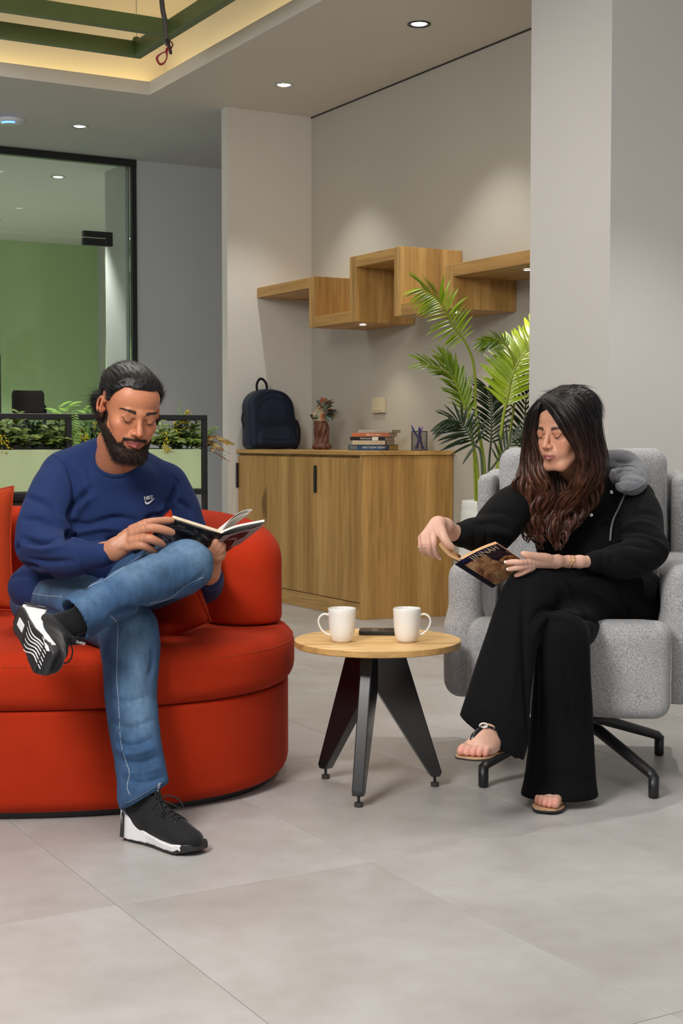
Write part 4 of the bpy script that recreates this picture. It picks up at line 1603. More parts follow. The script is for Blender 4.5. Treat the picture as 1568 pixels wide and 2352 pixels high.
def frond(pts, n, L0, L1, mat, mstem, nrm=(0, -1, 0.2), start=0.35, ang=(58, 30), droop=0.15, sideL=1.0, sideR=1.0, lift=0.0, rs=(0.007, 0.0025), lbl=None):
    """pts from the pot to the tip as (px, py, Y)"""
    c_ = bez(PS(pts), 60)
    # total length fractions
    fr = mesh_obj('frond', tube(c_, lerp_list(list(rs), 60), 7), mstem, palm, world=True, smooth=True, label=lbl)
    N = Vector(nrm).normalized()
    for k in range(n):
        t_ = start + (1 - start) * (k + 0.3) / n
        s = (t_ - start) / (1 - start)
        x = t_ * 59
        i = min(int(x), 58)
        p = c_[i].lerp(c_[i + 1], x - i)
        T = (c_[min(i + 2, 59)] - c_[max(i - 1, 0)]).normalized()
        S = T.cross(N).normalized()
        a = math.radians(ang[0] + (ang[1] - ang[0]) * s)
        L = (L0 + (L1 - L0) * s) * (0.55 + 0.45 * min(1, s * 5 + 0.2))
        for sd in (-1, 1):
            f_ = sideR if sd == 1 else sideL
            if f_ <= 0: continue
            d = T * math.cos(a) + S * (sd * math.sin(a)) + Vector((rp_.uniform(-.08, .08), rp_.uniform(-.15, .05), -droop + lift + rp_.uniform(-.07, .07)))
            up = N if rp_.random() < 0.99 else -N
            me = leaf_me('leaflet_%d' % rp_.randrange(3), mat, bend=[0.12, 0.22, 0.32][rp_.randrange(3)], wd=0.066)
            put_leaf('leaflet', me, fr, pinv, p, d, (up + Vector((0, 0, 0.9))).normalized(), L * f_ * rp_.uniform(0.88, 1.08))
    return fr


Yp = 6.95
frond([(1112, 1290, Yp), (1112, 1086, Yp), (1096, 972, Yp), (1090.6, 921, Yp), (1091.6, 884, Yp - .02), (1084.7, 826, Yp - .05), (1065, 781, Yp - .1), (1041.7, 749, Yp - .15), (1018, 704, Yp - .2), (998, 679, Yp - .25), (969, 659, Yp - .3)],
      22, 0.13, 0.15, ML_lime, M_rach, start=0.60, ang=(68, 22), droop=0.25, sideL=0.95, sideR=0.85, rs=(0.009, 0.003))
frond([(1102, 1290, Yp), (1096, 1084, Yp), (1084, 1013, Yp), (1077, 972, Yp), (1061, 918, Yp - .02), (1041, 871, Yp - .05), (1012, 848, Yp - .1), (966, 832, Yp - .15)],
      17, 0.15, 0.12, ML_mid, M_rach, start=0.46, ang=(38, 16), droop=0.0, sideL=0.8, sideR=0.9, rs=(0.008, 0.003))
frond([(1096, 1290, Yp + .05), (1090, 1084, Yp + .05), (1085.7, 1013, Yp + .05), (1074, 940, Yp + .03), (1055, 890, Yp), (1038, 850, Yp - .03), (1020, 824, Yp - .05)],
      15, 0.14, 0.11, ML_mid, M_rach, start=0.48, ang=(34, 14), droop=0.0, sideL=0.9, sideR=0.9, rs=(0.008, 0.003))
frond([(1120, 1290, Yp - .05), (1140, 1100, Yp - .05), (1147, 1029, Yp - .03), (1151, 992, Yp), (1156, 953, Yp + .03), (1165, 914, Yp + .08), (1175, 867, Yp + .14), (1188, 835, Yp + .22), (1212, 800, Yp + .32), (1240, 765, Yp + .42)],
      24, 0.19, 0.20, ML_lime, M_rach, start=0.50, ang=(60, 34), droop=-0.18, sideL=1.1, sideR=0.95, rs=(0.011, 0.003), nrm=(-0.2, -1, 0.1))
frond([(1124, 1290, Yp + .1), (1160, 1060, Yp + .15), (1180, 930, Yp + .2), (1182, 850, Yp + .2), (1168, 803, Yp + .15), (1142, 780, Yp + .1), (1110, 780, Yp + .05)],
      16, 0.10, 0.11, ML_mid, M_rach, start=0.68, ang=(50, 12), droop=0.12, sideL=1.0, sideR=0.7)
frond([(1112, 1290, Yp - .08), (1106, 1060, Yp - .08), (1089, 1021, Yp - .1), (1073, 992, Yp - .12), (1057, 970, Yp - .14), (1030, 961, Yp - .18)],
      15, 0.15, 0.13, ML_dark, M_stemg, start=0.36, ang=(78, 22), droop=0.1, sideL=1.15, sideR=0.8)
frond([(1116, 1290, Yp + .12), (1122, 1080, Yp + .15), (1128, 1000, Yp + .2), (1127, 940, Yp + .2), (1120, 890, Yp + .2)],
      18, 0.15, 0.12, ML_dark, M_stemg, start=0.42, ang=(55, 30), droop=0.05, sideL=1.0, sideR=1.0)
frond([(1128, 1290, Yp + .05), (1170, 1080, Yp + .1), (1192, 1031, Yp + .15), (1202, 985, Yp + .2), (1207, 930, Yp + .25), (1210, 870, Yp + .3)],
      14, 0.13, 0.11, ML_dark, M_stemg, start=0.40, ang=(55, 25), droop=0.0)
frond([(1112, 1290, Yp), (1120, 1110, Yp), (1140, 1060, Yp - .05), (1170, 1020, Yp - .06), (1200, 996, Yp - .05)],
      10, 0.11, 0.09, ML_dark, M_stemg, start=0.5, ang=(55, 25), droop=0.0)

# ---------------------------------------------------------------- artificial plants in the planter
MG = [leaf_mat('leaf_olive', (0.06, 0.11, 0.014), (0.16, 0.23, 0.04), 0.45), leaf_mat('leaf_fern', (0.08, 0.19, 0.02), (0.20, 0.36, 0.06), 0.5),
      leaf_mat('leaf_deep', (0.018, 0.060, 0.018), (0.045, 0.12, 0.035), 0.5), leaf_mat('leaf_rust', (0.16, 0.045, 0.015), (0.26, 0.18, 0.04), 0.5),
      leaf_mat('leaf_bright', (0.16, 0.34, 0.04), (0.26, 0.50, 0.08), 0.45)]
M_yel = leaf_mat('yellow_blossom', (0.55, 0.42, 0.01), (0.75, 0.62, 0.03), 0.6)
rq = random.Random(5)


def at_planter(px, depth=0.13, z=1.011):
    """spot on the soil seen below pixel px"""
    v = VP + depth
    d = RM.inverted() @ ray(px, 1000)
    t_ = v / d.y
    return W(d.x * t_, v, z)


def plant(name, label, px, tips, kind, n, L, wd, mat, depth=0.13, group=None, flowers=0):
    b = at_planter(px, depth)
    root = thing(name, label, 'plant', b)
    inv = base_matrix(root).inverted()
    me = leaf_me('leaf_' + kind, mat, wd=wd, bend=0.3, fold=0.3, seg=5)
    Yb = b.y
    for (tx, ty, dy) in tips:
        tip = P(tx, ty, Yb + dy)
        mid = b.lerp(tip, 0.5) + Vector((0, 0, 0.25 * abs(tip.x - b.x)))
        c_ = bez([b, mid, tip], 24)
        st = mesh_obj('stem', tube(c_, lerp_list([0.0022, 0.001], 24), 5), mat, root, world=True)
        if flowers:
            g = []
            for q in range(flowers):
                c0 = c_[-1 - rq.randrange(7)] + Vector((rq.gauss(0, .008), rq.gauss(0, .008), rq.gauss(0, .008)))
                s = rq.uniform(0.002, 0.0042)
                g.append(xf(lathe([(0.0001, -s), (s * .8, -s * .4), (s, s * .3), (0.0001, s)], 5), Matrix.Translation(c0)))
            mesh_obj('blossom', join(*g), M_yel, root, world=True, kind='stuff')
        for k in range(n):
            t_ = 0.12 + 0.88 * (k + 0.5) / n
            x = t_ * 23
            i = min(int(x), 22)
            p = c_[i].lerp(c_[i + 1], x - i)
            T = (c_[i + 1] - c_[i]).normalized()
            if kind == 'fern':
                S = T.cross(Vector((0, -1, 0.1))).normalized()
                s_ = 1 if k % 2 else -1
                d = T * 0.12 + S * s_ + Vector((0, -.1, -.1))
                LL = L * (1.05 - 0.75 * t_)
                up = Vector((0, -1, 0.9))
            else:
                a = k * 2.4 + rq.uniform(-.4, .4)
                S = Vector((math.cos(a), math.sin(a), 0))
                d = T * 0.55 + S * 0.8
                LL = L * rq.uniform(0.75, 1.1) * (1.1 - 0.4 * t_)
                up = Vector((rq.uniform(-.3, .3), -.6, 1)) if kind != 'oval' else Vector((0, -1, .35))
            if wd > 0.09 or kind == 'fern':
                put_leaf('leaf', me, root, inv, p, d, up, LL)
            else:
                put_leaf('leaf', me, root, inv, p, d, up, LL)
    return root


def sprig(label, px, tips, n, L, mat, depth=0.13, flowers=0, name='leafy_sprig'):
    """fine foliage: leaves too small to pick apart, one mesh"""
    b = at_planter(px, depth)
    root = thing(name, label, 'plant', b)
    g = []
    for (tx, ty, dy) in tips:
        tip = P(tx, ty, b.y + dy)
        c_ = bez([b, b.lerp(tip, .5) + Vector((rq.uniform(-.01, .01), 0, .01)), tip], 20)
        mesh_obj('stem', tube(c_, 0.0012, 5), mat, root, world=True)
        for k in range(n):
            t_ = rq.uniform(0.1, 1)
            x = t_ * 19
            i = min(int(x), 18)
            p = c_[i] + Vector((rq.gauss(0, .012), rq.gauss(0, .012), rq.gauss(0, .006)))
            d = Vector((rq.gauss(0, 1), rq.gauss(0, 1), rq.uniform(0, 1.5))).normalized()
            m = Matrix.Translation(p) @ d.to_track_quat('X', 'Z').to_matrix().to_4x4()
            g.append(xf(leaf_geo(L * rq.uniform(.6, 1.2), L * 0.22, seg=2), m))
    mesh_obj('foliage', join(*g), mat, root, world=True, kind='stuff')
    if flowers:
        g = []
        for (tx, ty, dy) in tips:
            tip = P(tx, ty, b.y + dy)
            for q in range(flowers):
                c0 = tip + Vector((rq.gauss(0, .009), rq.gauss(0, .009), rq.uniform(-.045, .008)))
                s = rq.uniform(0.0022, 0.0045)
                g.append(xf(lathe([(0.0001, -s), (s * .8, -s * .4), (s, s * .3), (0.0001, s)], 5), Matrix.Translation(c0)))
        mesh_obj('blossom', join(*g), M_yel, root, world=True, kind='stuff', label='small yellow flowers')
    return root


plant('broad_leaf_plant', 'olive green broad-leaved plant at the left end of the planter', 28, [(14, 962, 0), (46, 948, -.03), (4, 985, -.05), (30, 990, -.06)], 'broad', 13, 0.070, 0.19, MG[0], 0.12)
sprig('dark green feathery sprigs left of the fern in the planter', 75, [(62, 955, 0), (84, 958, 0), (98, 965, 0), (72, 975, -.05), (105, 990, -.05), (60, 1000, -.05)], 110, 0.016, MG[2], 0.14)
plant('broad_leaf_plant', 'olive green broad-leaved plant just left of the tall fern', 118, [(146, 948, 0), (112, 975, -.03), (138, 985, -.06), (100, 1000, -.05)], 'broad', 12, 0.066, 0.19, MG[0], 0.10)
plant('fern', 'light green fern frond standing over the planter rail at the left of the man', 165, [(172, 941, -.04)], 'fern', 26, 0.042, 0.17, MG[1], 0.03)
sprig('yellow flowered sprigs between the fern and the left frame bar', 188, [(190, 987, -.02), (200, 1008, -.03), (182, 1006, 0)], 60, 0.013, MG[2], 0.08, 26, 'flower_sprig')
sprig('yellow flowered sprigs right beside the man\'s ear', 228, [(228, 1000, -.02), (238, 990, 0), (221, 975, .03)], 80, 0.015, MG[2], 0.12, 20, 'flower_sprig')
sprig('yellow flowered sprigs at the left edge of the planter', 5, [(6, 1005, -.04), (14, 1012, -.04)], 70, 0.014, MG[2], 0.05, 18, 'flower_sprig')
plant('broad_leaf_plant', 'olive green broad-leaved plant right beside the man\'s beard', 368, [(366, 985, -.03), (385, 1000, -.05), (352, 1010, -.05), (372, 965, .03)], 'broad', 12, 0.062, 0.18, MG[0], 0.10)
sprig('dark feathery sprigs with tall yellow blossom rising over the rail at the right', 412, [(430, 948, -.03), (424, 960, -.03), (405, 972, 0), (411, 991, -.04)], 130, 0.016, MG[2], 0.10, 34, 'flower_sprig')
sprig('yellow flowered sprig low behind the man\'s cheek', 376, [(379, 998, -.04), (381, 1020, -.05)], 50, 0.013, MG[2], 0.05, 22, 'flower_sprig')
plant('broad_leaf_plant', 'olive green broad-leaved plant filling the right end of the planter', 430, [(452, 968, 0), (440, 985, -.03), (455, 1000, -.02), (415, 1005, -.04), (400, 985, .02)], 'broad', 13, 0.058, 0.17, MG[0], 0.12)
plant('narrow_leaf_plant', 'thin upright green shoot above the rail beside the man\'s forehead', 405, [(413, 918, .02)], 'narrow', 9, 0.030, 0.12, MG[1], 0.2)
plant('fern', 'small green fern arching out past the right frame post', 448, [(502, 982, .0), (496, 992, .02), (476, 966, .05)], 'fern', 20, 0.026, 0.18, MG[1], 0.13)
plant('rust_leaf_spray', 'rust coloured leafy spray hanging out over the right end of the planter', 450, [(512, 1012, 0), (524, 1018, -.02), (500, 1030, -.03)], 'oval', 9, 0.055, 0.17, MG[3], 0.12)
sprig('rust red budded twigs hanging past the right frame post', 455, [(530, 1042, -.03), (520, 1058, -.03), (528, 1060, -.03), (498, 1003, .02)], 16, 0.012, MG[3], 0.11)
plant('bright_plant', 'bright green lit plant seen above the rail behind the office chair', 142, [(160, 925, .1), (135, 930, .05), (150, 935, .1)], 'broad', 6, 0.085, 0.16, MG[4], 0.24)
plant('bright_plant', 'bright green plant above the rail beside the man\'s hair bun', 200, [(197, 930, .05), (212, 925, .05), (188, 945, .05)], 'broad', 6, 0.06, 0.15, MG[4], 0.24)
sprig('dark undergrowth filling the planter behind the broad leaves', 120, [(20, 1000, .03), (60, 990, .03), (110, 985, .03), (150, 990, .03), (190, 985, .03), (30, 975, .03), (130, 965, .03)], 120, 0.022, MG[2], 0.19)
sprig('dark undergrowth at the right half of the planter', 400, [(370, 990, .03), (395, 980, .03), (420, 990, .03), (440, 985, .03), (450, 1000, .03)], 120, 0.022, MG[2], 0.19)

for k, (px_, tips_) in enumerate(((55, [(50, 985, -.05), (70, 1000, -.06), (40, 1005, -.06)]), (85, [(90, 975, .0), (75, 990, -.04)]), (140, [(150, 1005, -.06), (128, 1012, -.06), (156, 985, 0)]), (395, [(398, 1005, -.05), (408, 1012, -.06), (388, 988, 0)]), (440, [(446, 1010, -.05), (430, 1012, -.05)]))):
    plant('broad_leaf_plant', ['low olive leafed plant between the left broad plant and the dark sprigs', 'olive leafed plant rising among the dark feathery sprigs', 'low olive leafed plant at the foot of the tall fern', 'low olive leafed plant under the tall yellow blossom', 'low olive leafed plant beside the right frame post'][k],
          px_, tips_, 'broad', 11, 0.058, 0.19, MG[0], [0.07, 0.15, 0.06, 0.06, 0.07][k])
sprig('green feathery sprigs crowding the planter beside the man\'s ear', 215, [(208, 975, .02), (222, 990, .02), (232, 1000, .02)], 110, 0.018, MG[2], 0.16)
sprig('green feathery sprigs at the far left of the planter', 20, [(10, 985, .02), (30, 975, .02), (45, 990, .02)], 110, 0.018, MG[2], 0.17)
# ================================================================ PEOPLE: shared sculpting tools
CAMR = np.array([[1, 0, 0], [0, _c, _s], [0, -_s, _c]])     # columns: right, depth, up of the line of sight


def head_frame(yaw, pitch, roll):
    y, p, r = map(math.radians, (yaw, pitch, roll))
    Rz = np.array([[math.cos(y), -math.sin(y), 0], [math.sin(y), math.cos(y), 0], [0, 0, 1]])
    Rx = np.array([[1, 0, 0], [0, math.cos(p), -math.sin(p)], [0, math.sin(p), math.cos(p)]])
    Ry = np.array([[math.cos(r), 0, math.sin(r)], [0, 1, 0], [-math.sin(r), 0, math.cos(r)]])
    return CAMR @ Ry @ Rz @ Rx


class Head:
    """face looks along local -y, crown +z, local +x to the right of someone facing it"""

    def __init__(s, c, R, k=1.0, male=True):
        s.c, s.R, s.k, s.male = A3(c), R, k, male

    def w(s, p):
        return s.c + s.R @ (np.array(p, dtype=float) * s.k)

    def loc(s, V):
        return ((V - s.c) @ s.R) / s.k

    def sculpt(s, f, neck_to, ears=(-1, 1), neck_r=0.056):
        k = s.k

        def E(c, r, kk=0.01, mode='add', tilt=None):
            R = s.R
            if tilt is not None:
                a = math.radians(tilt[1])
                ca, sa = math.cos(a), math.sin(a)
                T = {'x': np.array([[1, 0, 0], [0, ca, -sa], [0, sa, ca]]), 'y': np.array([[ca, 0, sa], [0, 1, 0], [-sa, 0, ca]]), 'z': np.array([[ca, -sa, 0], [sa, ca, 0], [0, 0, 1]])}[tilt[0]]
                R = s.R @ T
            f.ell(s.w(c), np.array(r) * k, R, kk * k, mode)

        def C(a, b, ra, rb, kk=0.008, mode='add'):
            f.cap(s.w(a), s.w(b), ra * k, rb * k, kk * k, mode)
        m = s.male
        E((0, 0.018, 0.036), (0.0735, 0.094, 0.080), 0)
        E((0, -0.028, 0.045), (0.064, 0.056, 0.056), 0.02)
        E((0, -0.030, -0.022), (0.061, 0.054, 0.070), 0.022)
        E((0, -0.040, -0.066), (0.047 if m else 0.043, 0.042, 0.036), 0.022)
        C((-0.020, -0.066, -0.098), (0.020, -0.066, -0.098), 0.017 if m else 0.014, 0.017 if m else 0.014, 0.018)
        for sx in (-1, 1):
            C((sx * 0.054, 0.004, -0.052), (sx * 0.030, -0.058, -0.095), 0.016 if m else 0.012, 0.013, 0.022)
            E((sx * 0.043, -0.056, -0.022), (0.020, 0.020, 0.017), 0.018)          # cheekbone
            E((sx * 0.033, -0.062, -0.045), (0.018, 0.016, 0.022), 0.018)          # cheek
        if m:
            C((-0.034, -0.0765, 0.017), (0.034, -0.0765, 0.017), 0.0095, 0.0095, 0.012)
            E((0, -0.080, 0.016), (0.012, 0.009, 0.010), 0.012)
        else:
            C((-0.033, -0.074, 0.017), (0.033, -0.074, 0.017), 0.0085, 0.0085, 0.014)
        for sx in (-1, 1):                                                        # sockets, lids
            E((sx * 0.0315, -0.0945, -0.0005), (0.0190, 0.013, 0.0115), 0.014, 'sub')
            E((sx * 0.0315, -0.0705, -0.0020), (0.0155, 0.0135, 0.0120), 0.008)
            C((sx * 0.019, -0.0815, -0.0065), (sx * 0.045, -0.0775, -0.0055), 0.0022, 0.0018, 0.003)
            C((sx * 0.0185, -0.0815, 0.0085), (sx * 0.046, -0.0765, 0.0065), 0.0028, 0.0022, 0.009)
        # nose
        nl = 1.0 if m else 0.93
        C((0, -0.0825, 0.010), (0, -0.0995 * (1 if m else .985), -0.022), 0.0066 * nl, 0.0078 * nl, 0.009)
        C((0, -0.0995 * (1 if m else .985), -0.022), (0, -0.1065 * (1 if m else .98), -0.0315), 0.0080 * nl, 0.0090 * nl, 0.006)
        E((0, -0.092, -0.034), (0.011 * nl, 0.012, 0.0075), 0.006)
        for sx in (-1, 1):
            E((sx * 0.0118 * nl, -0.0935, -0.0345), (0.0068 * nl, 0.0092, 0.0068), 0.004)
            E((sx * 0.0068 * nl, -0.0985, -0.0415), (0.0032, 0.0045, 0.0030), 0.002, 'sub')
            C((sx * 0.0205, -0.089, -0.030), (sx * 0.028, -0.082, -0.052), 0.0022, 0.0012, 0.006, 'sub')
        # mouth
        E((0, -0.0745, -0.058), (0.029, 0.020, 0.024), 0.014)
        C((0, -0.0945, -0.0455), (0, -0.0955, -0.054), 0.0022, 0.0030, 0.004, 'sub')
        for sx in (-1, 1):
            C((sx * 0.004, -0.0945, -0.0590), (sx * 0.0225, -0.0835, -0.0625), 0.0046, 0.0018, 0.004)
            C((sx * 0.0, -0.0935, -0.0695), (sx * 0.0195, -0.084, -0.0655), 0.0056, 0.0022, 0.004)
            C((sx * 0.0, -0.0995, -0.0640), (sx * 0.0245, -0.0865, -0.0640), 0.0011, 0.0009, 0.0015, 'sub')
        C((-0.012, -0.0905, -0.0795), (0.012, -0.0905, -0.0795), 0.0030, 0.0030, 0.007, 'sub')
        # ears
        for sx in ears:
            E((sx * 0.0770, 0.012, -0.002), (0.0070, 0.0200, 0.033), 0.004, tilt=('z', sx * 28))
            E((sx * 0.0862, 0.009, 0.004), (0.0070, 0.0100, 0.0175), 0.003, 'sub', tilt=('z', sx * 22))
            E((sx * 0.0790, 0.002, -0.022), (0.006, 0.009, 0.011), 0.005)
            E((sx * 0.0755, 0.000, -0.004), (0.007, 0.006, 0.008), 0.004)
            pts = [s.w((sx * (0.0785 + 0.005 * math.sin(a)), 0.012 + 0.0165 * math.sin(a) * 1.0, 0.004 + 0.024 * math.cos(a))) for a in np.linspace(-0.9, 2.9, 14)]
            f.chain(pts, [0.0034 * k] * 14, 0.002 * k)
        # neck
        a = s.w((0, 0.012, -0.045))
        f.chain([a, A3(neck_to)], [neck_r * k, neck_r * 1.08 * k], 0.02 * k, n=6)


def head_colours(hd, V, skin, lip, brow, lid=None, browk=1.0):
    L = hd.loc(V)
    x, y, z = L[:, 0], L[:, 1], L[:, 2]
    ax = np.abs(x)
    C_ = np.tile(np.array(skin), (len(V), 1))
    n = np.array([mnoise.noise(Vector(p) * 55) for p in L])
    C_ *= (1 + 0.05 * n)[:, None]

    def mixc(m, col):
        m = np.clip(m, 0, 1)[:, None]
        return C_ * (1 - m) + np.array(col) * m
    red = np.array(skin) * np.array([1.0, 0.72, 0.68])
    C_ = mixc(0.45 * np.exp(-((ax - 0.042) / 0.02) ** 2 - ((z + 0.032) / 0.02) ** 2) * (y < -0.03), red)
    C_ = mixc(0.45 * np.exp(-(x / 0.013) ** 2 - ((z + 0.03) / 0.012) ** 2) * (y < -0.085), red)
    C_ = mixc(0.5 * (ax > 0.074), red)
    if lid is not None:
        C_ = mixc(0.5 * np.exp(-((ax - 0.032) / 0.016) ** 4 - ((z - 0.004) / 0.0085) ** 4) * (y < -0.06), lid)
    # lips
    up = np.where(z > -0.064, 0.0078, 0.0098)
    d = (ax / 0.0245) ** 2 + ((z + 0.064) / up) ** 2
    C_ = mixc(np.clip((1.15 - d) * 4, 0, 1) * (y < -0.078), lip)
    C_ = mixc(0.75 * np.exp(-((z + 0.064) / 0.0011) ** 2) * (ax < 0.024) * (y < -0.08), np.array(lip) * 0.25)
    # lash line
    lz = -0.0085 + 0.9 * (ax - 0.032) ** 2 / 0.014
    C_ = mixc(0.95 * np.exp(-((z - lz) / 0.0014) ** 2) * (ax > 0.017) * (ax < 0.047) * (y < -0.06), (0.015, 0.008, 0.006))
    C_ = mixc(0.35 * np.exp(-((z - 0.0082) / 0.0012) ** 2) * (ax > 0.018) * (ax < 0.046) * (y < -0.06), np.array(skin) * 0.35)
    # brows
    t = (ax - 0.014) / 0.038
    bz = 0.0205 + 0.0065 * np.sin(np.clip(t, 0, 1) * 2.2) - 0.004 * np.clip(t, 0, 1)
    bz = bz - (browk > 1.2) * 0.0035
    bw = 0.0048 * browk * np.clip(1.1 - 0.75 * t, 0.1, 1)
    m = np.exp(-((z - bz) / bw) ** 4) * np.clip((t + 0.04) * 12, 0, 1) * np.clip((1.05 - t) * 8, 0, 1) * (y < -0.045)
    C_ = mixc(0.93 * m, brow)
    return np.clip(C_, 0, 1)


def strands(roots, dirs, lens, widths, bend, seg=5, seed=1, jitter=0.15, drop=0.0, wave=0.0):
    """flat hairs as ribbons: root points, unit directions; returns (verts, faces)"""
    rg = np.random.RandomState(seed)
    n = len(roots)
    P0 = np.array(roots)
    D = np.array(dirs)
    D = D + rg.normal(0, jitter, (n, 3))
    D /= np.linalg.norm(D, axis=1)[:, None]
    Bn = np.array(bend)
    side = np.cross(D, rg.normal(0, 1, (n, 3)))
    side /= np.maximum(np.linalg.norm(side, axis=1), 1e-9)[:, None]
    L = np.array(lens)[:, None]
    Wd = np.array(widths)[:, None]
    out = []
    ph = rg.uniform(0, 6.28, (n, 1))
    for k in range(seg + 1):
        t = k / seg
        c = P0 + D * L * t + Bn * L * t * t + np.array([0, 0, -1.0]) * (drop * L * t * t)
        if wave: c = c + side * (np.sin(ph + t * 9) * wave)
        w_ = Wd * (1 - 0.85 * t)
        out.append(c - side * w_)
        out.append(c + side * w_)
    V = np.stack(out, 1).reshape(-1, 3)
    m = 2 * (seg + 1)
    base = (np.arange(n) * m)[:, None]
    F = []
    for k in range(seg):
        F.append(np.concatenate([base + 2 * k, base + 2 * k + 1, base + 2 * k + 3, base + 2 * k + 2], 1))
    return V, np.concatenate(F)


def cat(*ms):
    V, F, n = [], [], 0
    for v, f in ms:
        V.append(np.asarray(v))
        F.append(np.asarray(f) + n)
        n += len(v)
    return np.concatenate(V), np.concatenate(F)


def ribbon_curves(curves, width, seed=0):
    """long hairs: list of (n,3) arrays -> ribbons facing random ways"""
    rg = np.random.RandomState(seed)
    Cs = np.array(curves)
    n, m, _ = Cs.shape
    T = np.gradient(Cs, axis=1)
    T /= np.maximum(np.linalg.norm(T, axis=2), 1e-9)[:, :, None]
    rnd = rg.normal(0, 1, (n, 1, 3)) * np.array([1, 0.5, 1])
    S = np.cross(T, np.broadcast_to(rnd, T.shape))
    S /= np.maximum(np.linalg.norm(S, axis=2), 1e-9)[:, :, None]
    prof = np.minimum(1, np.minimum(np.linspace(0, 1, m) * 8 + 0.3, (1 - np.linspace(0, 1, m)) * 4 + 0.15))
    wv = width * prof[None, :, None]
    V = np.stack([Cs - S * wv, Cs + S * wv], 2).reshape(-1, 3)
    base = (np.arange(n) * m * 2)[:, None]
    F = [np.concatenate([base + 2 * k, base + 2 * k + 1, base + 2 * k + 3, base + 2 * k + 2], 1) for k in range(m - 1)]
    return V, np.concatenate(F)


def hair_mat(name, c1, c2, rough=0.42, attr=False, spec=0.5):
    if name in MATS: return MATS[name]
    t = NT(name)
    n = t.noise(t.coords((1, 1, 1)), 90, 2)
    if attr:
        a = t.n('ShaderNodeAttribute', _attribute_name='Col')
        c = t.mix(a.outputs['Color'], t.ramp(n, [(0.3, (0.6,) * 3), (0.7, (1.25,) * 3)]), 1.0, 'MULTIPLY')
    else:
        c = t.ramp(n, [(0.3, c1), (0.7, c2)])
    MATS[name] = t.done(c, rough, None, Specular_IOR_Level=spec, Anisotropic=0.4)
    return MATS[name]


M_skin = attr_mat('skin', 0.46, 0.10, 700, 0.05, Subsurface_Weight=0.10, Subsurface_Scale=0.02, Specular_IOR_Level=0.45)
M_skin.node_tree.nodes['Principled BSDF'].inputs['Subsurface Radius'].default_value = (1.0, 0.35, 0.2)
M_nail = flat('fingernail', (0.72, 0.42, 0.33), 0.25, 0.03)


def nail(parent, tip, back, out, w_=0.0048, l_=0.0055, mat=None):
    """small curved plate at a fingertip: back = direction toward the knuckle, out = away from the finger"""
    back, out = Vector(back).normalized(), Vector(out)
    out = (out - back * out.dot(back)).normalized()
    s = back.cross(out)
    V, Fc = [], []
    for i in range(5):
        for j in range(5):
            u, v = -1 + i / 2, -1 + j / 2
            V.append(Vector(tip) + back * (l_ * (1 + v)) + s * (w_ * u * (1 - 0.12 * v * v)) + out * (-0.35 * w_ * u * u))
    for i in range(4):
        for j in range(4):
            a = i * 5 + j
            Fc.append((a, a + 5, a + 6, a + 1))
    return mesh_obj('fingernail', (V, Fc), mat or M_nail, parent, world=True, smooth=True)


def tube_on(name, V, F, pix, r, mat, parent, lift=0.0005, step=5, n=5, label=None, bvh=None):
    pts = on_surface(bvh or bvh_of(V, F), pix, step, lift)
    if len(pts) < 3: return None
    # break where the surface jumps
    runs, cur = [], [pts[0]]
    for p in pts[1:]:
        if (p - cur[-1]).length > 0.03:
            runs.append(cur)
            cur = []
        cur.append(p)
    runs.append(cur)
    g = [tube(r_, r, n) for r_ in runs if len(r_) > 2]
    if not g: return None
    return mesh_obj(name, join(*g), mat, parent, world=True, smooth=True, label=label)


# ---------------------------------------------------------------- sneaker (toe along +x, sole at z = 0)
def w_out(x):
    return np.interp(x, [-0.145, -0.142, -0.13, -0.10, -0.05, 0.0, 0.05, 0.09, 0.12, 0.14, 0.150, 0.152],
                     [0.0, 0.020, 0.034, 0.039, 0.036, 0.037, 0.046, 0.049, 0.043, 0.030, 0.012, 0.0])


def c_out(x, sd):
    return sd * np.interp(x, [-0.14, -0.05, 0.02, 0.09, 0.15], [0.0, 0.0, 0.002, 0.003, -0.006])


_UP = {}


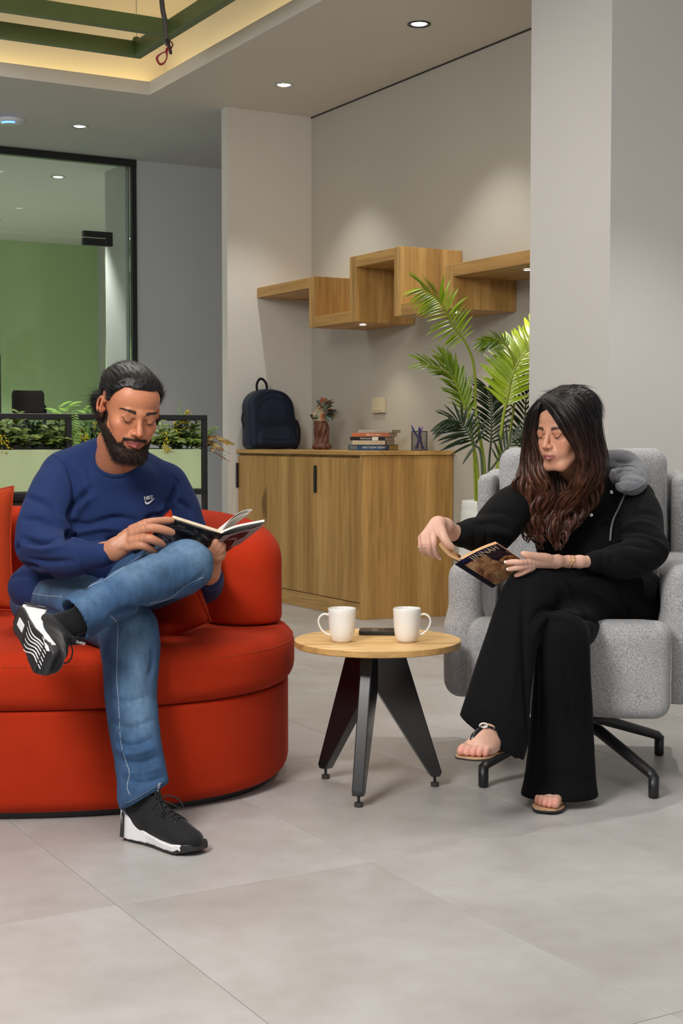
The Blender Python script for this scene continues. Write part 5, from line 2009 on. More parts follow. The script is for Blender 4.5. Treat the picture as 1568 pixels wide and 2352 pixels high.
def sneaker(root, m4, sd, under=False, tongue_txt=True):
    """sd = +1 if the little toe is toward +y"""
    m4n = np.array(m4)

    def put(vf):
        V = np.asarray([tuple(p) for p in vf[0]]) if not isinstance(vf[0], np.ndarray) else vf[0]
        return V @ m4n[:3, :3].T + m4n[:3, 3], vf[1]
    sh_ = mesh_obj('shoe', (put(_sn_upper(sd))), M_sup, root, world=True, smooth=True)
    # midsole
    f = Field((-0.165, -0.065, -0.004), (0.165, 0.065, 0.11), 0.0028)

    def fn(X, Y, Z):
        zt = np.interp(X, [-0.150, -0.13, -0.10, -0.06, -0.02, 0.03, 0.08, 0.12, 0.15], [0.088, 0.084, 0.070, 0.050, 0.036, 0.027, 0.025, 0.029, 0.034])
        zb = np.interp(X, [-0.15, -0.12, 0.09, 0.155], [0.018, 0.007, 0.007, 0.020])
        fl = np.interp(X, [-0.15, -0.05, 0.1], [0.007, 0.003, 0.004])
        xs = X + 0.12 * (Z - 0.03) * (X < -0.1)
        wv = w_out(xs) + fl * (1 - Z / 0.08)
        dy = np.abs(Y - c_out(X, sd)) - wv
        # flex grooves along the side of the forefoot
        gr = 0.0016 * np.clip(np.cos(2 * PI * (X + 0.03) / 0.019), 0.75, 1) * ((X > -0.03) & (X < 0.11)) * np.clip((0.03 - Z) / 0.02, 0, 1)
        return np.maximum(np.maximum(dy + gr * 3, Z - zt), zb - Z) * 0.8
    f.func(fn)
    f.plane_cut((0.118, 0, 0.012), (0.9, 0, 0.35))
    mid = mesh_obj('midsole', put(f.mesh(1)), M_smid, sh_, world=True, smooth=True)
    # black rubber toe bumper and outsole
    f = Field((-0.165, -0.065, -0.004), (0.17, 0.065, 0.06), 0.0028)

    def fo(X, Y, Z):
        zb = np.interp(X, [-0.15, -0.12, 0.09, 0.155], [0.012, 0.0, 0.0, 0.014])
        zt = np.where(X > 0.10, np.interp(X, [0.10, 0.122, 0.136, 0.151], [0.012, 0.031, 0.030, 0.010]), zb + 0.009)
        wv = w_out(X - 0.002) + np.where(X > 0.1, 0.0012, 0.0)
        dy = np.abs(Y - c_out(X, sd)) - wv
        return np.maximum(np.maximum(np.maximum(dy, Z - zt), zb - Z), X - 0.1515) * 0.8
    f.func(fo)
    out = mesh_obj('outsole', put(f.mesh(1)), M_srub, sh_, world=True, smooth=True)
    for xx in np.arange(-0.02, 0.10, 0.019):
        g = box(xx, xx + 0.011, -w_out(xx) + 0.001, w_out(xx) - 0.001, -0.0008, 0.002)
        mesh_obj('tread_lug', put(g), M_srub, out, world=True)
    if under:                      # sole pattern: white flex lines, lug grid, white arch window
        lines = []
        for k, yy in enumerate((-0.034, -0.022, -0.010, 0.003, 0.016, 0.028)):
            x0 = -0.035 + 0.006 * k
            pts = [(x0 + (0.120 - x0) * t_, yy * (1 - 0.30 * t_) + 0.009 * math.sin(5.5 * t_ + k * .3), 0.0) for t_ in np.linspace(0, 1, 22)]
            pts = [(p[0], p[1], float(np.interp(p[0], [-0.12, 0.09, 0.155], [0.0, 0.0, 0.014])) - 0.0020) for p in pts]
            mesh_obj('flex_line', put(tube(pts, lerp_list([0.001, 0.0020, 0.0024, 0.0016], 22), 6, squash=0.6)), M_smid, out, world=True, smooth=True)
        lug = []
        for i in range(20):
            for j in range(8):
                x = -0.035 + 0.0085 * i
                y = -0.040 + 0.0115 * j
                if abs(y - float(c_out(x, sd))) < float(w_out(x)) - 0.005:
                    zb = float(np.interp(x, [-0.15, -0.12, 0.09, 0.155], [0.012, 0.0, 0.0, 0.014]))
                    lug.append(box(x - 0.003, x + 0.003, y - 0.0038, y + 0.0038, zb - 0.0022, zb + 0.001, 0.0005, 1))
        mesh_obj('tread_grid', put(join(*lug)), M_srub, out, world=True, kind='stuff')
        mesh_obj('arch_window', put(box(-0.098, -0.052, -0.012, 0.012, -0.0012, 0.002, 0.001, 1)), M_smid, out, world=True, label='white arch window in the sole')
        for k in range(5):
            mesh_obj('heel_groove', put(box(-0.135 + .004 * k, -0.133 + .004 * k, -0.025, 0.025, 0.003, 0.008)), M_smid if k == 9 else M_srub, out, world=True)
        mesh_obj('side_flash', put(prism([(0.075, -sd * 0.0465), (0.112, -sd * 0.043), (0.128, -sd * 0.033), (0.112, -sd * 0.038), (0.09, -sd * 0.043)], -0.0015, 0.010)), M_smid, out, world=True)
    # tongue tab and lettering, laces
    mesh_obj('tongue_tab', put(xf(box(-0.0022, 0.0022, -0.012, 0.012, -0.022, 0.022, 0.002, 2), Matrix.Translation((-0.022, 0, 0.148)) @ Matrix.Rotation(math.radians(-18), 4, 'Y'))), M_sup, sh_, world=True, smooth=True)
    tm = axes_matrix((-0.0185, 0, 0.150), (0.30, 0, 0.95), (0, 1, 0))
    text_obj('NIKEFREE', 'tongue_lettering', 0.0105, M_smid, sh_, base_matrix(sh_).inverted() @ m4 @ tm, 0.0004)
    ub = bvh_of(*_sn_upper(sd))

    def sit(p, lift=0.0018):
        h = ub.ray_cast(Vector((p[0], p[1], 0.3)), Vector((0, 0, -1)))
        return (p[0], p[1], (h[0].z if h[0] is not None else 0.1) + lift)
    xs = [0.074, 0.056, 0.038, 0.020, 0.002, -0.016]
    for k in range(5):
        for s_ in (-1, 1):
            a, b = xs[k], xs[k + 1]
            pts = [sit((a, s_ * 0.0235), -0.001), sit((a + (b - a) * .25, s_ * 0.014)), sit(((a + b) / 2, 0), 0.003), sit((a + (b - a) * .75, -s_ * 0.014)), sit((b, -s_ * 0.0235), -0.001)]
            mesh_obj('lace', put(tube(bez(pts, 14), 0.0025, 7)), M_slace, sh_, world=True, smooth=True)
    for s_ in (-1, 1):
        pts = [(-0.014, 0, 0.122), (0.0, s_ * 0.016, 0.134), (0.022, s_ * 0.034, 0.128), (0.040, s_ * 0.040, 0.108), (0.030, s_ * 0.036, 0.100), (0.006, s_ * 0.018, 0.116), (-0.012, 0, 0.121)]
        mesh_obj('lace_bow', put(tube(bez(pts, 26), 0.0021, 7)), M_slace, sh_, world=True, smooth=True)
    # curved tick marks
    tick = [(0, 0.0035), (0.2, -0.002), (0.45, -0.0045), (0.62, -0.0035), (1.0, 0.006), (0.62, -0.0075), (0.42, -0.0095), (0.2, -0.0085), (0.03, -0.004)]

    def tickmark(m, L):
        g = prism([(p[0] * L, p[1] * L * 0.026 / 0.0095 * 0.9) for p in tick], 0, 0.0008)
        mesh_obj('tick_mark', put(xf(g, m)), M_smid, sh_, world=True)
    tickmark(axes_matrix((0.118, -sd * 0.026, 0.051), (-0.85, -sd * 0.42, 0.25), (0.2, -sd * 0.1, 0.75)), 0.019)
    for s_ in (-1, 1):
        mesh_obj('heel_clip', put(xf(prism([(0.002, -0.036), (0.016, -0.036), (0.012, 0.028), (0.002, 0.034)], -0.0012, 0.0012), axes_matrix((-0.126, s_ * 0.0425, 0.046), (1, s_ * 0.10, 0), (0.10, -s_ * 0.10, 1)))), M_srub, sh_, world=True)
        tickmark(axes_matrix((-0.117, s_ * 0.0440, 0.070), (0.0, 0, -1), (1, s_ * .1, 0)), 0.040)
    return sh_


def _sn_upper(sd):
    f = Field((-0.165, -0.065, 0.0), (0.165, 0.065, 0.20), 0.003)
    f.ell((0.085, 0, 0.034), (0.060, 0.044, 0.032), k=0)
    f.ell((0.03, 0, 0.045), (0.075, 0.041, 0.047), k=0.02)
    f.ell((-0.04, 0, 0.055), (0.07, 0.036, 0.058), k=0.02)
    f.ell((-0.105, 0, 0.06), (0.034, 0.033, 0.05), k=0.02)
    f.cap((-0.062, 0, 0.07), (-0.080, 0, 0.172), 0.050, 0.050, 0.02, sq=((0, 1, 0), 0.78))
    f.cap((0.055, 0, 0.060), (-0.032, 0, 0.118), 0.014, 0.016, 0.012)
    f.cap((-0.068, 0, 0.10), (-0.088, 0, 0.23), 0.0455, 0.0455, 0.004, 'sub', sq=((0, 1, 0), 0.76))
    f.plane_cut((-0.07, 0, 0.150), (0.28, 0, 1))
    V, F = f.mesh(1)
    N = vnormals(V, F)
    # soft overlay lines
    for s_ in (-1, 1):
        pts = [(-0.135, s_ * 0.03, 0.105), (-0.10, s_ * 0.038, 0.098), (-0.06, s_ * 0.04, 0.104), (-0.03, s_ * 0.036, 0.112)]
        d = seg_dist(V, pts)
        V += N * (0.0014 * np.exp(-(d / 0.003) ** 2))[:, None]
    d = np.abs(V[:, 0] - 0.106 - 0.25 * np.abs(V[:, 1]))
    V += N * (0.0009 * (V[:, 0] > 0.106 + 0.25 * np.abs(V[:, 1])))[:, None]
    return V, F


M_sup = fabric('shoe_black_knit', (0.006, 0.006, 0.007), (0.020, 0.020, 0.022), 900, 0.8, 0.2, 0.3, 0.0006)
M_smid = flat('shoe_white_foam', (0.80, 0.79, 0.80), 0.55, 0.03)
M_srub = flat('shoe_black_rubber', (0.020, 0.020, 0.021), 0.5, 0.15, 60)
M_slace = flat('black_lace', (0.008, 0.008, 0.009), 0.7, 0.1)
# ================================================================ THE MAN
man = thing('person', 'bearded young man in a navy sweatshirt and blue jeans reading on the red sofa', 'person', (-0.75, 4.28, 0.0))
SKM = (0.52, 0.205, 0.105)
HM = Head(P(297, 944, 4.07), head_frame(29.8, 19.5, 5.2), 1.03, True)
neck_m = P(268, 1072, 4.22)

# joints
hipR, kneR, ankR = P(140, 1365, 4.28), P(298, 1440, 3.88), Vector((-0.512, 3.705, 0.12))
hipL, kneL, ankL = P(270, 1350, 4.28), P(434, 1296, 3.90), P(168, 1430, 3.655)
shR, elR, wrR = P(128, 1092, 4.26), P(92, 1262, 4.09), P(240, 1268, 3.90)
shL, elL, wrL = P(385, 1118, 4.31), P(466, 1345, 4.36), P(482, 1318, 4.10)

# coarse body under the clothes
f = Field((-1.06, 3.48, 0.02), (-0.28, 4.56, 1.12), 0.009)
f.ell(P(205, 1335, 4.29), (0.145, 0.11, 0.12), k=0.02)
f.ell(P(235, 1230, 4.29), (0.115, 0.080, 0.14), k=0.04)
f.ell(P(258, 1140, 4.28), (0.120, 0.075, 0.12), k=0.04)
f.chain([shR, P(258, 1095, 4.28), shL], [0.034, 0.048, 0.034], 0.02)
f.chain([P(262, 1110, 4.27), neck_m], [0.06, 0.052], 0.03)
f.chain([hipR, P(210, 1400, 4.08), kneR + Vector((0, 0.01, 0))], [0.066, 0.062, 0.046], 0.02)
f.chain([P(298, 1450, 3.905), P(300, 1600, 3.86), P(312, 1700, 3.795), P(330, 1800, 3.727), ankR], [0.044, 0.038, 0.034, 0.030, 0.028], 0.02)
f.chain([hipL, P(360, 1325, 4.09), kneL], [0.062, 0.058, 0.046], 0.02)
f.chain([P(432, 1300, 3.905), P(330, 1342, 3.81), P(196, 1410, 3.685), P(170, 1430, 3.66)], [0.044, 0.036, 0.030, 0.028], 0.02)
f.chain([shR, P(108, 1180, 4.17), elR], [0.036, 0.036, 0.032], 0.02)
f.chain([P(96, 1262, 4.09), P(140, 1280, 4.01), P(200, 1278, 3.945)], [0.034, 0.030, 0.026], 0.02)
f.chain([shL, P(418, 1210, 4.34), elL], [0.034, 0.032, 0.030], 0.02)
f.chain([elL, P(476, 1335, 4.22)], [0.032, 0.026], 0.02)
body = f.mesh(1)
# head, fine
f = Field(HM.c - 0.155, HM.c + np.array([0.15, 0.15, 0.15]), 0.0022)
f = Field((HM.c[0] - 0.135, HM.c[1] - 0.155, HM.c[2] - 0.23), (HM.c[0] + 0.135, HM.c[1] + 0.20, HM.c[2] + 0.145), 0.0023)
HM.sculpt(f, neck_m, neck_r=0.055)
f.cap(P(236, 1010, 4.14), P(262, 1052, 4.16), 0.012, 0.012, 0.02)
HD = f
headm = f.mesh(1)
# right hand, spread over the left cover
f = Field((-0.72, 3.74, 0.60), (-0.42, 4.02, 0.84), 0.0020)
f.chain([P(212, 1274, 3.935), wrR, P(262, 1262, 3.895)], [0.025, 0.0265, 0.027], 0.01, sq=((0.1, 1, 0.1), 0.82))
YH = 3.885
f.cap(P(268, 1256, YH), P(300, 1226, YH), 0.026, 0.017, 0.014, sq=((0.1, 1, 0.2), 0.6))
f.cap(P(266, 1262, YH), P(296, 1246, YH), 0.025, 0.018, 0.014, sq=((0.1, 1, 0.2), 0.6))
f.cap(P(262, 1268, YH), P(286, 1258, YH), 0.020, 0.016, 0.014, sq=((0.1, 1, 0.2), 0.6))
FING = [[(304, 1216, 3.885), (334, 1202, 3.875), (366, 1197, 3.895), (394, 1195, 3.915)],
        [(306, 1226, 3.872), (342, 1213, 3.852), (371, 1216, 3.858), (395, 1223, 3.875)],
        [(304, 1243, 3.868), (340, 1237, 3.845), (358, 1243, 3.852), (374, 1251, 3.872)],
        [(296, 1256, 3.872), (326, 1253, 3.850), (342, 1260, 3.860), (355, 1268, 3.880)]]
for i, fg in enumerate(FING):
    R0 = [0.0104, 0.0108, 0.0105, 0.0095][i]
    f.chain(PS(fg), [R0 * 1.08, R0, R0 * 0.95, R0 * 0.84], 0.006, n=10)
    f.ell(P(*fg[0]), (R0 * 1.15,) * 3, k=0.008)
    f.ell(P(*fg[1]), (R0 * 1.04,) * 3, k=0.004)
f.chain(PS([(272, 1246, 3.90), (300, 1222, 3.94), (335, 1206, 3.975), (362, 1200, 3.99)]), [0.017, 0.0135, 0.0115, 0.0095], 0.010, n=9)
for i in range(4):           # tendons on the back of the hand
    f.cap(P(*FING[i][0]), P(272, 1258, 3.872), 0.0035, 0.002, 0.008)
handR = f.mesh(1)
# left hand rising behind the knee to hold the spine
f = Field((-0.46, 3.86, 0.58), (-0.30, 4.22, 0.82), 0.0022)
f.chain([P(474, 1334, 4.20), wrL, P(484, 1306, 4.06)], [0.030, 0.027, 0.027], 0.01)
f.cap(P(484, 1308, 4.05), P(492, 1272, 3.995), 0.029, 0.024, 0.012, sq=((0.2, 1, 0.3), 0.6))
for i, fg in enumerate([[(488, 1268, 3.985), (494, 1252, 3.965), (498, 1240, 3.965), (500, 1232, 3.975)], [(494, 1272, 3.985), (501, 1258, 3.968), (505, 1247, 3.97), (507, 1240, 3.98)],
                        [(499, 1278, 3.99), (506, 1266, 3.975), (510, 1257, 3.975), (512, 1250, 3.985)], [(500, 1286, 4.0), (507, 1278, 3.985), (511, 1271, 3.985), (513, 1266, 3.995)]]):
    f.chain(PS(fg), [0.0105, 0.0098, 0.009, 0.0078], 0.005, n=8)
f.chain(PS([(478, 1300, 4.04), (470, 1280, 4.06), (466, 1262, 4.07)]), [0.015, 0.012, 0.010], 0.008, n=6)
handL = f.mesh(1)

Vb, Fb = cat(body, headm, handR, handL)
ob = mesh_obj('body', (Vb, Fb), M_skin, man, smooth=True, world=True)
cb_ = np.tile(np.array(SKM), (len(Vb), 1))
nb, nh = len(body[0]), len(headm[0])
cb_[nb:nb + nh] = head_colours(HM, headm[0], SKM, (0.42, 0.115, 0.105), (0.014, 0.010, 0.008), None, 1.0)
hv = np.concatenate([handR[0], handL[0]])
hn = np.array([mnoise.noise(Vector(p) * 40) for p in hv])
cb_[nb + nh:] = np.array((0.50, 0.225, 0.130)) * (1 + 0.10 * hn)[:, None]
for fg in FING:
    for q in (1, 2):
        d = np.linalg.norm(hv - A3(P(*fg[q])), axis=1)
        cb_[nb + nh:] *= 1 - 0.18 * np.exp(-(d / 0.011) ** 2)[:, None] * np.array([0.3, 1, 1])
set_col(ob, cb_)
for i, fg in enumerate(FING[1:]):
    tip, prv = P(*fg[3]), P(*fg[2])
    bk = (prv - tip).normalized()
    nail(man, tip + Vector((0.001, -0.0085, 0.0015)) - bk * 0.004, bk, (0.05, -1, 0.35), 0.0055, 0.006)


# ---------------------------------------------------------------- beard and hair grown from the head field
def shell(FD, hd, fn, h=None, it=1):
    g = Field.__new__(Field)
    g.h, g.o, g.n, g.ax = FD.h, FD.o, FD.n, FD.ax
    X, Y, Z = np.meshgrid(*FD.ax, indexing='ij')
    L = ((np.stack([X, Y, Z], -1).reshape(-1, 3) - hd.c) @ hd.R / hd.k)
    th = fn(L[:, 0], L[:, 1], L[:, 2]).reshape(FD.D.shape)
    g.D = (FD.D - th).astype(np.float32)
    return g


def sstep(a, b, x):
    t = np.clip((x - a) / (b - a), 0, 1)
    return t * t * (3 - 2 * t)


def beard_fn(x, y, z):
    ax = np.abs(x)
    cheek = np.interp(y, [-0.095, -0.08, -0.06, -0.035, -0.015, 0.0], [-0.074, -0.070, -0.056, -0.046, -0.036, 0.012])
    m = 1 - sstep(-0.004, 0.004, z - cheek)
    m *= 1 - sstep(0.000, 0.010, y - np.interp(z, [-0.12, -0.08, -0.05, 0.0], [-0.02, 0.000, 0.006, -0.004]))     # up to the ear
    m *= sstep(-0.138, -0.122, z + 0.4 * (y + 0.06))
    mouth = ((ax / 0.0275) ** 2 + ((z + 0.0655) / 0.0115) ** 2)
    m *= sstep(1.0, 1.5, mouth)
    soul = np.exp(-(ax / 0.006) ** 2)
    m *= np.maximum(1 - sstep(-0.082, -0.076, z) * (ax < 0.022), soul)
    mus = np.exp(-((z + 0.0515 + 0.10 * ax) / 0.0055) ** 4) * (1 - sstep(0.030, 0.040, ax)) * (y < -0.06) * sstep(0.9, 1.15, mouth)
    link = np.exp(-((ax - 0.0335) / 0.006) ** 2) * (z < -0.05) * (z > -0.08) * (y < -0.05)
    m = np.clip(np.maximum(m, link * 0.9), 0, 1)
    th = 0.0035 + 0.015 * (1 - sstep(-0.108, -0.078, z)) * (1 - sstep(-0.055, -0.02, y)) * np.exp(-(ax / 0.034) ** 2)
    return np.maximum(m * (th + 0.004) - 0.004, mus * 0.0085 - 0.004)


gB = shell(HD, HM, beard_fn)
vb, fb = gB.mesh(1)
Lb = HM.loc(vb)


def keep_outer(v, f, FD, eps=0.0012):
    """drop the part of a shell that lies inside the head"""
    i = np.clip(((v - FD.o) / FD.h).round().astype(int), 0, FD.n - 1)
    d = FD.D[i[:, 0], i[:, 1], i[:, 2]]
    ok = d > eps
    fk = ok[f].all(axis=1)
    f = f[fk]
    u = np.unique(f)
    mp = -np.ones(len(v), dtype=int)
    mp[u] = np.arange(len(u))
    return v[u], mp[f]


vb, fb = keep_outer(vb, fb, HD)
nb_ = vnormals(vb, fb)
vbw = wrinkle(vb, nb_, 160, 0.0016)
rg = np.random.RandomState(4)
sel = rg.randint(0, len(vb), 8500)
down = HM.R @ np.array([0, -0.25, -1.0])
dirs = nb_[sel] * 0.55 + down * 0.8
lens = 0.005 + 0.008 * sstep(-0.06, -0.105, HM.loc(vb[sel])[:, 2])
st1 = strands(vb[sel] - nb_[sel] * 0.001, dirs, lens * rg.uniform(0.6, 1.3, len(sel)), np.full(len(sel), 0.00032), np.zeros((len(sel), 3)), 3, 5, 0.3, 0.2)
M_beard = hair_mat('beard_hair', (0.008, 0.0045, 0.003), (0.030, 0.012, 0.006), 0.6, spec=0.3)
mesh_obj('beard', cat((vbw, fb), st1), M_beard, man, world=True, smooth=True)


def hair_fn(x, y, z):
    ax = np.abs(x)
    line = np.interp(y, [-0.10, -0.075, -0.05, -0.035, -0.02, -0.008, 0.020, 0.032, 0.05, 0.12], [0.083, 0.081, 0.068, 0.050, 0.026, 0.020, 0.046, 0.030, -0.045, -0.062])
    line = line + 0.008 * np.exp(-((ax - 0.044) / 0.014) ** 2) * (y < -0.03)
    line = np.where((ax > 0.060) & (y > -0.004) & (y < 0.036), np.maximum(line, 0.040), line)
    m = sstep(-0.003, 0.004, z - line)
    th = 0.006 + 0.007 * sstep(0.03, 0.09, z) + 0.006 * sstep(0.02, 0.08, y)
    th = np.minimum(th, 0.0022 + 0.30 * np.maximum(z - line, 0) + 0.35 * np.maximum(y - 0.03, 0))
    return m * (th + 0.004) - 0.004


gH = shell(HD, HM, hair_fn)
# gathered curls at the nape
for c_, r_ in (((-0.030, 0.092, -0.012), 0.034), ((-0.010, 0.105, -0.030), 0.030), ((-0.045, 0.068, -0.045), 0.022), ((0.010, 0.100, 0.0), 0.035), ((-0.045, 0.055, -0.065), 0.013)):
    gH.ell(HM.w(c_), (r_, r_, r_), k=0.012)
gH.ell(P(236, 922, 4.15), (0.034, 0.034, 0.034), k=0.012)
gH.ell(P(238, 948, 4.15), (0.024, 0.024, 0.024), k=0.01)
vh, fh = gH.mesh(1)
vh, fh = keep_outer(vh, fh, HD)
nh_ = vnormals(vh, fh)
Lh = HM.loc(vh)
tang = np.array([0.0, 1.0, -0.15]) + np.zeros_like(Lh)
tang[:, 2] = np.where(Lh[:, 2] > 0.05, 0.25 - 9 * np.maximum(Lh[:, 1], 0), -0.25)
tw = tang @ HM.R.T
tw -= nh_ * np.sum(tw * nh_, axis=1)[:, None]
tw /= np.maximum(np.linalg.norm(tw, axis=1), 1e-6)[:, None]
# combed ridges
comb = np.array([mnoise.noise(Vector((p[0] * 210, p[1] * 22, p[2] * 120))) for p in Lh])
vhw = vh + nh_ * (comb * 0.0016 * sstep(0.07, 0.10, Lh[:, 2] + 1.2 * np.maximum(Lh[:, 1] + 0.05, 0)))[:, None]
sel = rg.randint(0, len(vh), 6500)
curl = (Lh[sel][:, 1] > 0.075) & (Lh[sel][:, 2] < 0.02)
st2 = strands(vh[sel] - nh_[sel] * 0.0006, tw[sel] + nh_[sel] * 0.05, rg.uniform(0.018, 0.042, len(sel)), np.full(len(sel), 0.00035), -nh_[sel] * 0.14, 6, 8, 0.07)
c2 = np.where(curl)[0]
st3 = strands(vh[sel[c2]], nh_[sel[c2]] * 0.6 + tw[sel[c2]], rg.uniform(0.012, 0.03, len(c2)), np.full(len(c2), 0.0004), rg.normal(0, 0.5, (len(c2), 3)), 6, 9, 0.5, 0.3, 0.002)
# baby hairs at the temples and forehead
low = np.where((Lh[:, 1] < -0.02) & (Lh[:, 2] < 0.072))[0]
s4 = low[rg.randint(0, len(low), 500)]
st4 = strands(vh[s4], tw[s4] * 0.8 + nh_[s4] * 0.25, rg.uniform(0.01, 0.022, len(s4)), np.full(len(s4), 0.00022), rg.normal(0, 0.3, (len(s4), 3)), 5, 10, 0.3, 0.0)
fly = rg.randint(0, len(vh), 120)
st5 = strands(vh[fly], tw[fly] + nh_[fly] * 0.5, rg.uniform(0.02, 0.04, len(fly)), np.full(len(fly), 0.00018), -nh_[fly] * 0.4, 6, 12, 0.3)
M_hairm = hair_mat('black_hair', (0.003, 0.0026, 0.003), (0.008, 0.0065, 0.0065), 0.45, spec=0.35)
mesh_obj('hair', cat((vhw, fh), st2, st3, st4, st5), M_hairm, man, world=True, smooth=True)
# eyebrow hairs and lashes
hx = []
hd_ = []
for sx in (-1, 1):
    for k in range(150):
        t_ = rg.uniform(0, 1)
        ax_ = 0.014 + 0.038 * t_
        z_ = 0.0205 + 0.0065 * math.sin(t_ * 2.2) - 0.004 * t_ + rg.uniform(-1, 1) * 0.0042 * (1.1 - 0.8 * t_)
        hx.append((sx * ax_, -0.0, z_))
        hd_.append((sx * (0.6 + 0.5 * t_), -0.15, 0.55 - 0.8 * t_))
bvh_head = bvh_of(*headm)


def onto_head(hd, pts, lift=0.0):
    out = []
    for p in pts:
        o = Vector(hd.w((p[0], -0.2, p[2])))
        d = Vector(hd.R @ np.array([0, 1.0, 0]))
        h = bvh_head.ray_cast(o, d)
        out.append(A3(h[0] + h[1] * lift) if h[0] is not None else A3(o))
    return np.array(out)


rt = onto_head(HM, hx)
st6 = strands(rt, np.array(hd_) @ HM.R.T, rg.uniform(0.005, 0.008, len(rt)), np.full(len(rt), 0.0003), np.zeros((len(rt), 3)), 3, 14, 0.12)
mesh_obj('eyebrows', st6, M_hairm, man, world=True)
lx = [(sx * a, 0, -0.0085 + 0.9 * (a - 0.032) ** 2 / 0.014) for sx in (-1, 1) for a in np.linspace(0.018, 0.047, 34)]
rt = onto_head(HM, lx)
st7 = strands(rt, np.tile(HM.R @ np.array([0, -0.85, -0.6]), (len(rt), 1)), np.full(len(rt), 0.0085), np.full(len(rt), 0.0004), np.tile(HM.R @ np.array([0, 0, .25]), (len(rt), 1)), 3, 15, 0.12)
mesh_obj('eyelashes', st7, M_hairm, man, world=True)

# ---------------------------------------------------------------- sweatshirt
M_navy = fabric('navy_fleece', (0.011, 0.024, 0.092), (0.018, 0.038, 0.130), 700, 0.95, 0.07, 0.25, 0.0007, 0.12, stint=(.5, .6, 1))
f = Field((-1.12, 3.84, 0.50), (-0.26, 4.52, 1.06), 0.0062)
f.ell(P(160, 1350, 4.30), (0.185, 0.145, 0.105), k=0.03)
f.ell(P(215, 1262, 4.29), (0.185, 0.135, 0.13), k=0.05)
f.ell(P(250, 1165, 4.28), (0.172, 0.128, 0.15), k=0.05)
f.ell(P(262, 1105, 4.28), (0.150, 0.105, 0.105), k=0.04)
f.cap(P(150, 1078, 4.28), P(232, 1045, 4.25), 0.055, 0.052, 0.03)
f.cap(P(372, 1108, 4.31), P(320, 1075, 4.27), 0.056, 0.050, 0.03)
f.chain([P(140, 1098, 4.26), P(108, 1180, 4.17), P(92, 1250, 4.09)], [0.068, 0.069, 0.066], 0.03, n=6)
f.chain([P(92, 1256, 4.09), P(140, 1278, 4.01), P(188, 1279, 3.95)], [0.064, 0.056, 0.048], 0.02, n=6)
f.cap(P(190, 1279, 3.948), P(236, 1271, 3.905), 0.043, 0.036, 0.004)
f.chain([P(382, 1122, 4.31), P(418, 1210, 4.34), P(462, 1335, 4.36)], [0.066, 0.062, 0.062], 0.03, n=6)
f.chain([P(466, 1345, 4.36), P(478, 1330, 4.22)], [0.058, 0.046], 0.02, n=4)
f.cap(P(478, 1330, 4.22), P(482, 1322, 4.15), 0.042, 0.039, 0.004)
# neck opening
nd = (A3(HM.w((0, 0.01, -0.05))) - A3(neck_m))
nd /= np.linalg.norm(nd)
f.ell(P(284, 1092, 4.205), (0.085, 0.055, 0.045), k=0.04)
f.cap(A3(neck_m) + nd * 0.045, A3(neck_m) + nd * 0.16, 0.061, 0.072, 0.006, 'sub')
vs, fs = f.mesh(2)
vs = wrinkle(vs, vnormals(vs, fs), 7, 0.004, (1, 1, 0.7))
SW = 0.011
vs = folds(vs, fs, [
    ([(158, 1186), (171, 1159), (184, 1140), (203, 1122)], 0.0085, -0.0305),
    ([(172, 1186), (190, 1162), (214, 1140)], 0.0102, 0.0164),
    ([(150, 1062), (166, 1100), (172, 1145), (164, 1190)], 0.0068, -0.0187),
    ([(168, 1175), (164, 1215), (150, 1240)], 0.0076, -0.0234),
    ([(143, 1232), (190, 1243), (245, 1241), (290, 1230)], 0.0076, -0.0187),
    ([(150, 1214), (185, 1222), (232, 1212), (280, 1216)], 0.0085, 0.0140),
    ([(160, 1196), (200, 1206), (262, 1190), (310, 1196)], 0.0085, -0.0140),
    ([(240, 1262), (280, 1250), (320, 1225)], 0.0085, -0.0140),
    ([(61, 1140), (100, 1152), (143, 1182)], 0.0085, -0.0140),
    ([(52, 1190), (90, 1192), (132, 1210)], 0.0085, -0.0140),
    ([(49, 1236), (92, 1246), (138, 1232)], 0.0076, -0.0211),
    ([(52, 1256), (105, 1264), (150, 1254)], 0.0076, 0.0140),
    ([(62, 1284), (110, 1290), (165, 1288)], 0.0076, -0.0140),
    ([(378, 1170), (396, 1140), (406, 1108)], 0.0076, -0.0211),
    ([(352, 1180), (380, 1160), (402, 1148)], 0.0076, 0.0140),
    ([(330, 1200), (360, 1178), (392, 1170)], 0.0076, -0.0164),
    ([(410, 1150), (428, 1160), (440, 1175)], 0.0068, -0.0164),
    ([(190, 1070), (196, 1090), (198, 1110)], 0.0059, -0.0094),
    ([(172, 1085), (180, 1105), (184, 1130)], 0.0059, -0.0070),
    ([(8, 1330), (60, 1320), (130, 1322)], 0.0076, -0.0140),
    ([(14, 1300), (50, 1296), (90, 1305)], 0.0076, -0.0140),
    ([(40, 1255), (30, 1275), (16, 1300)], 0.0076, -0.0187),
])
sweat = mesh_obj('sweatshirt', (vs, fs), M_navy, man, smooth=True, world=True)
bs_ = bvh_of(vs, fs)
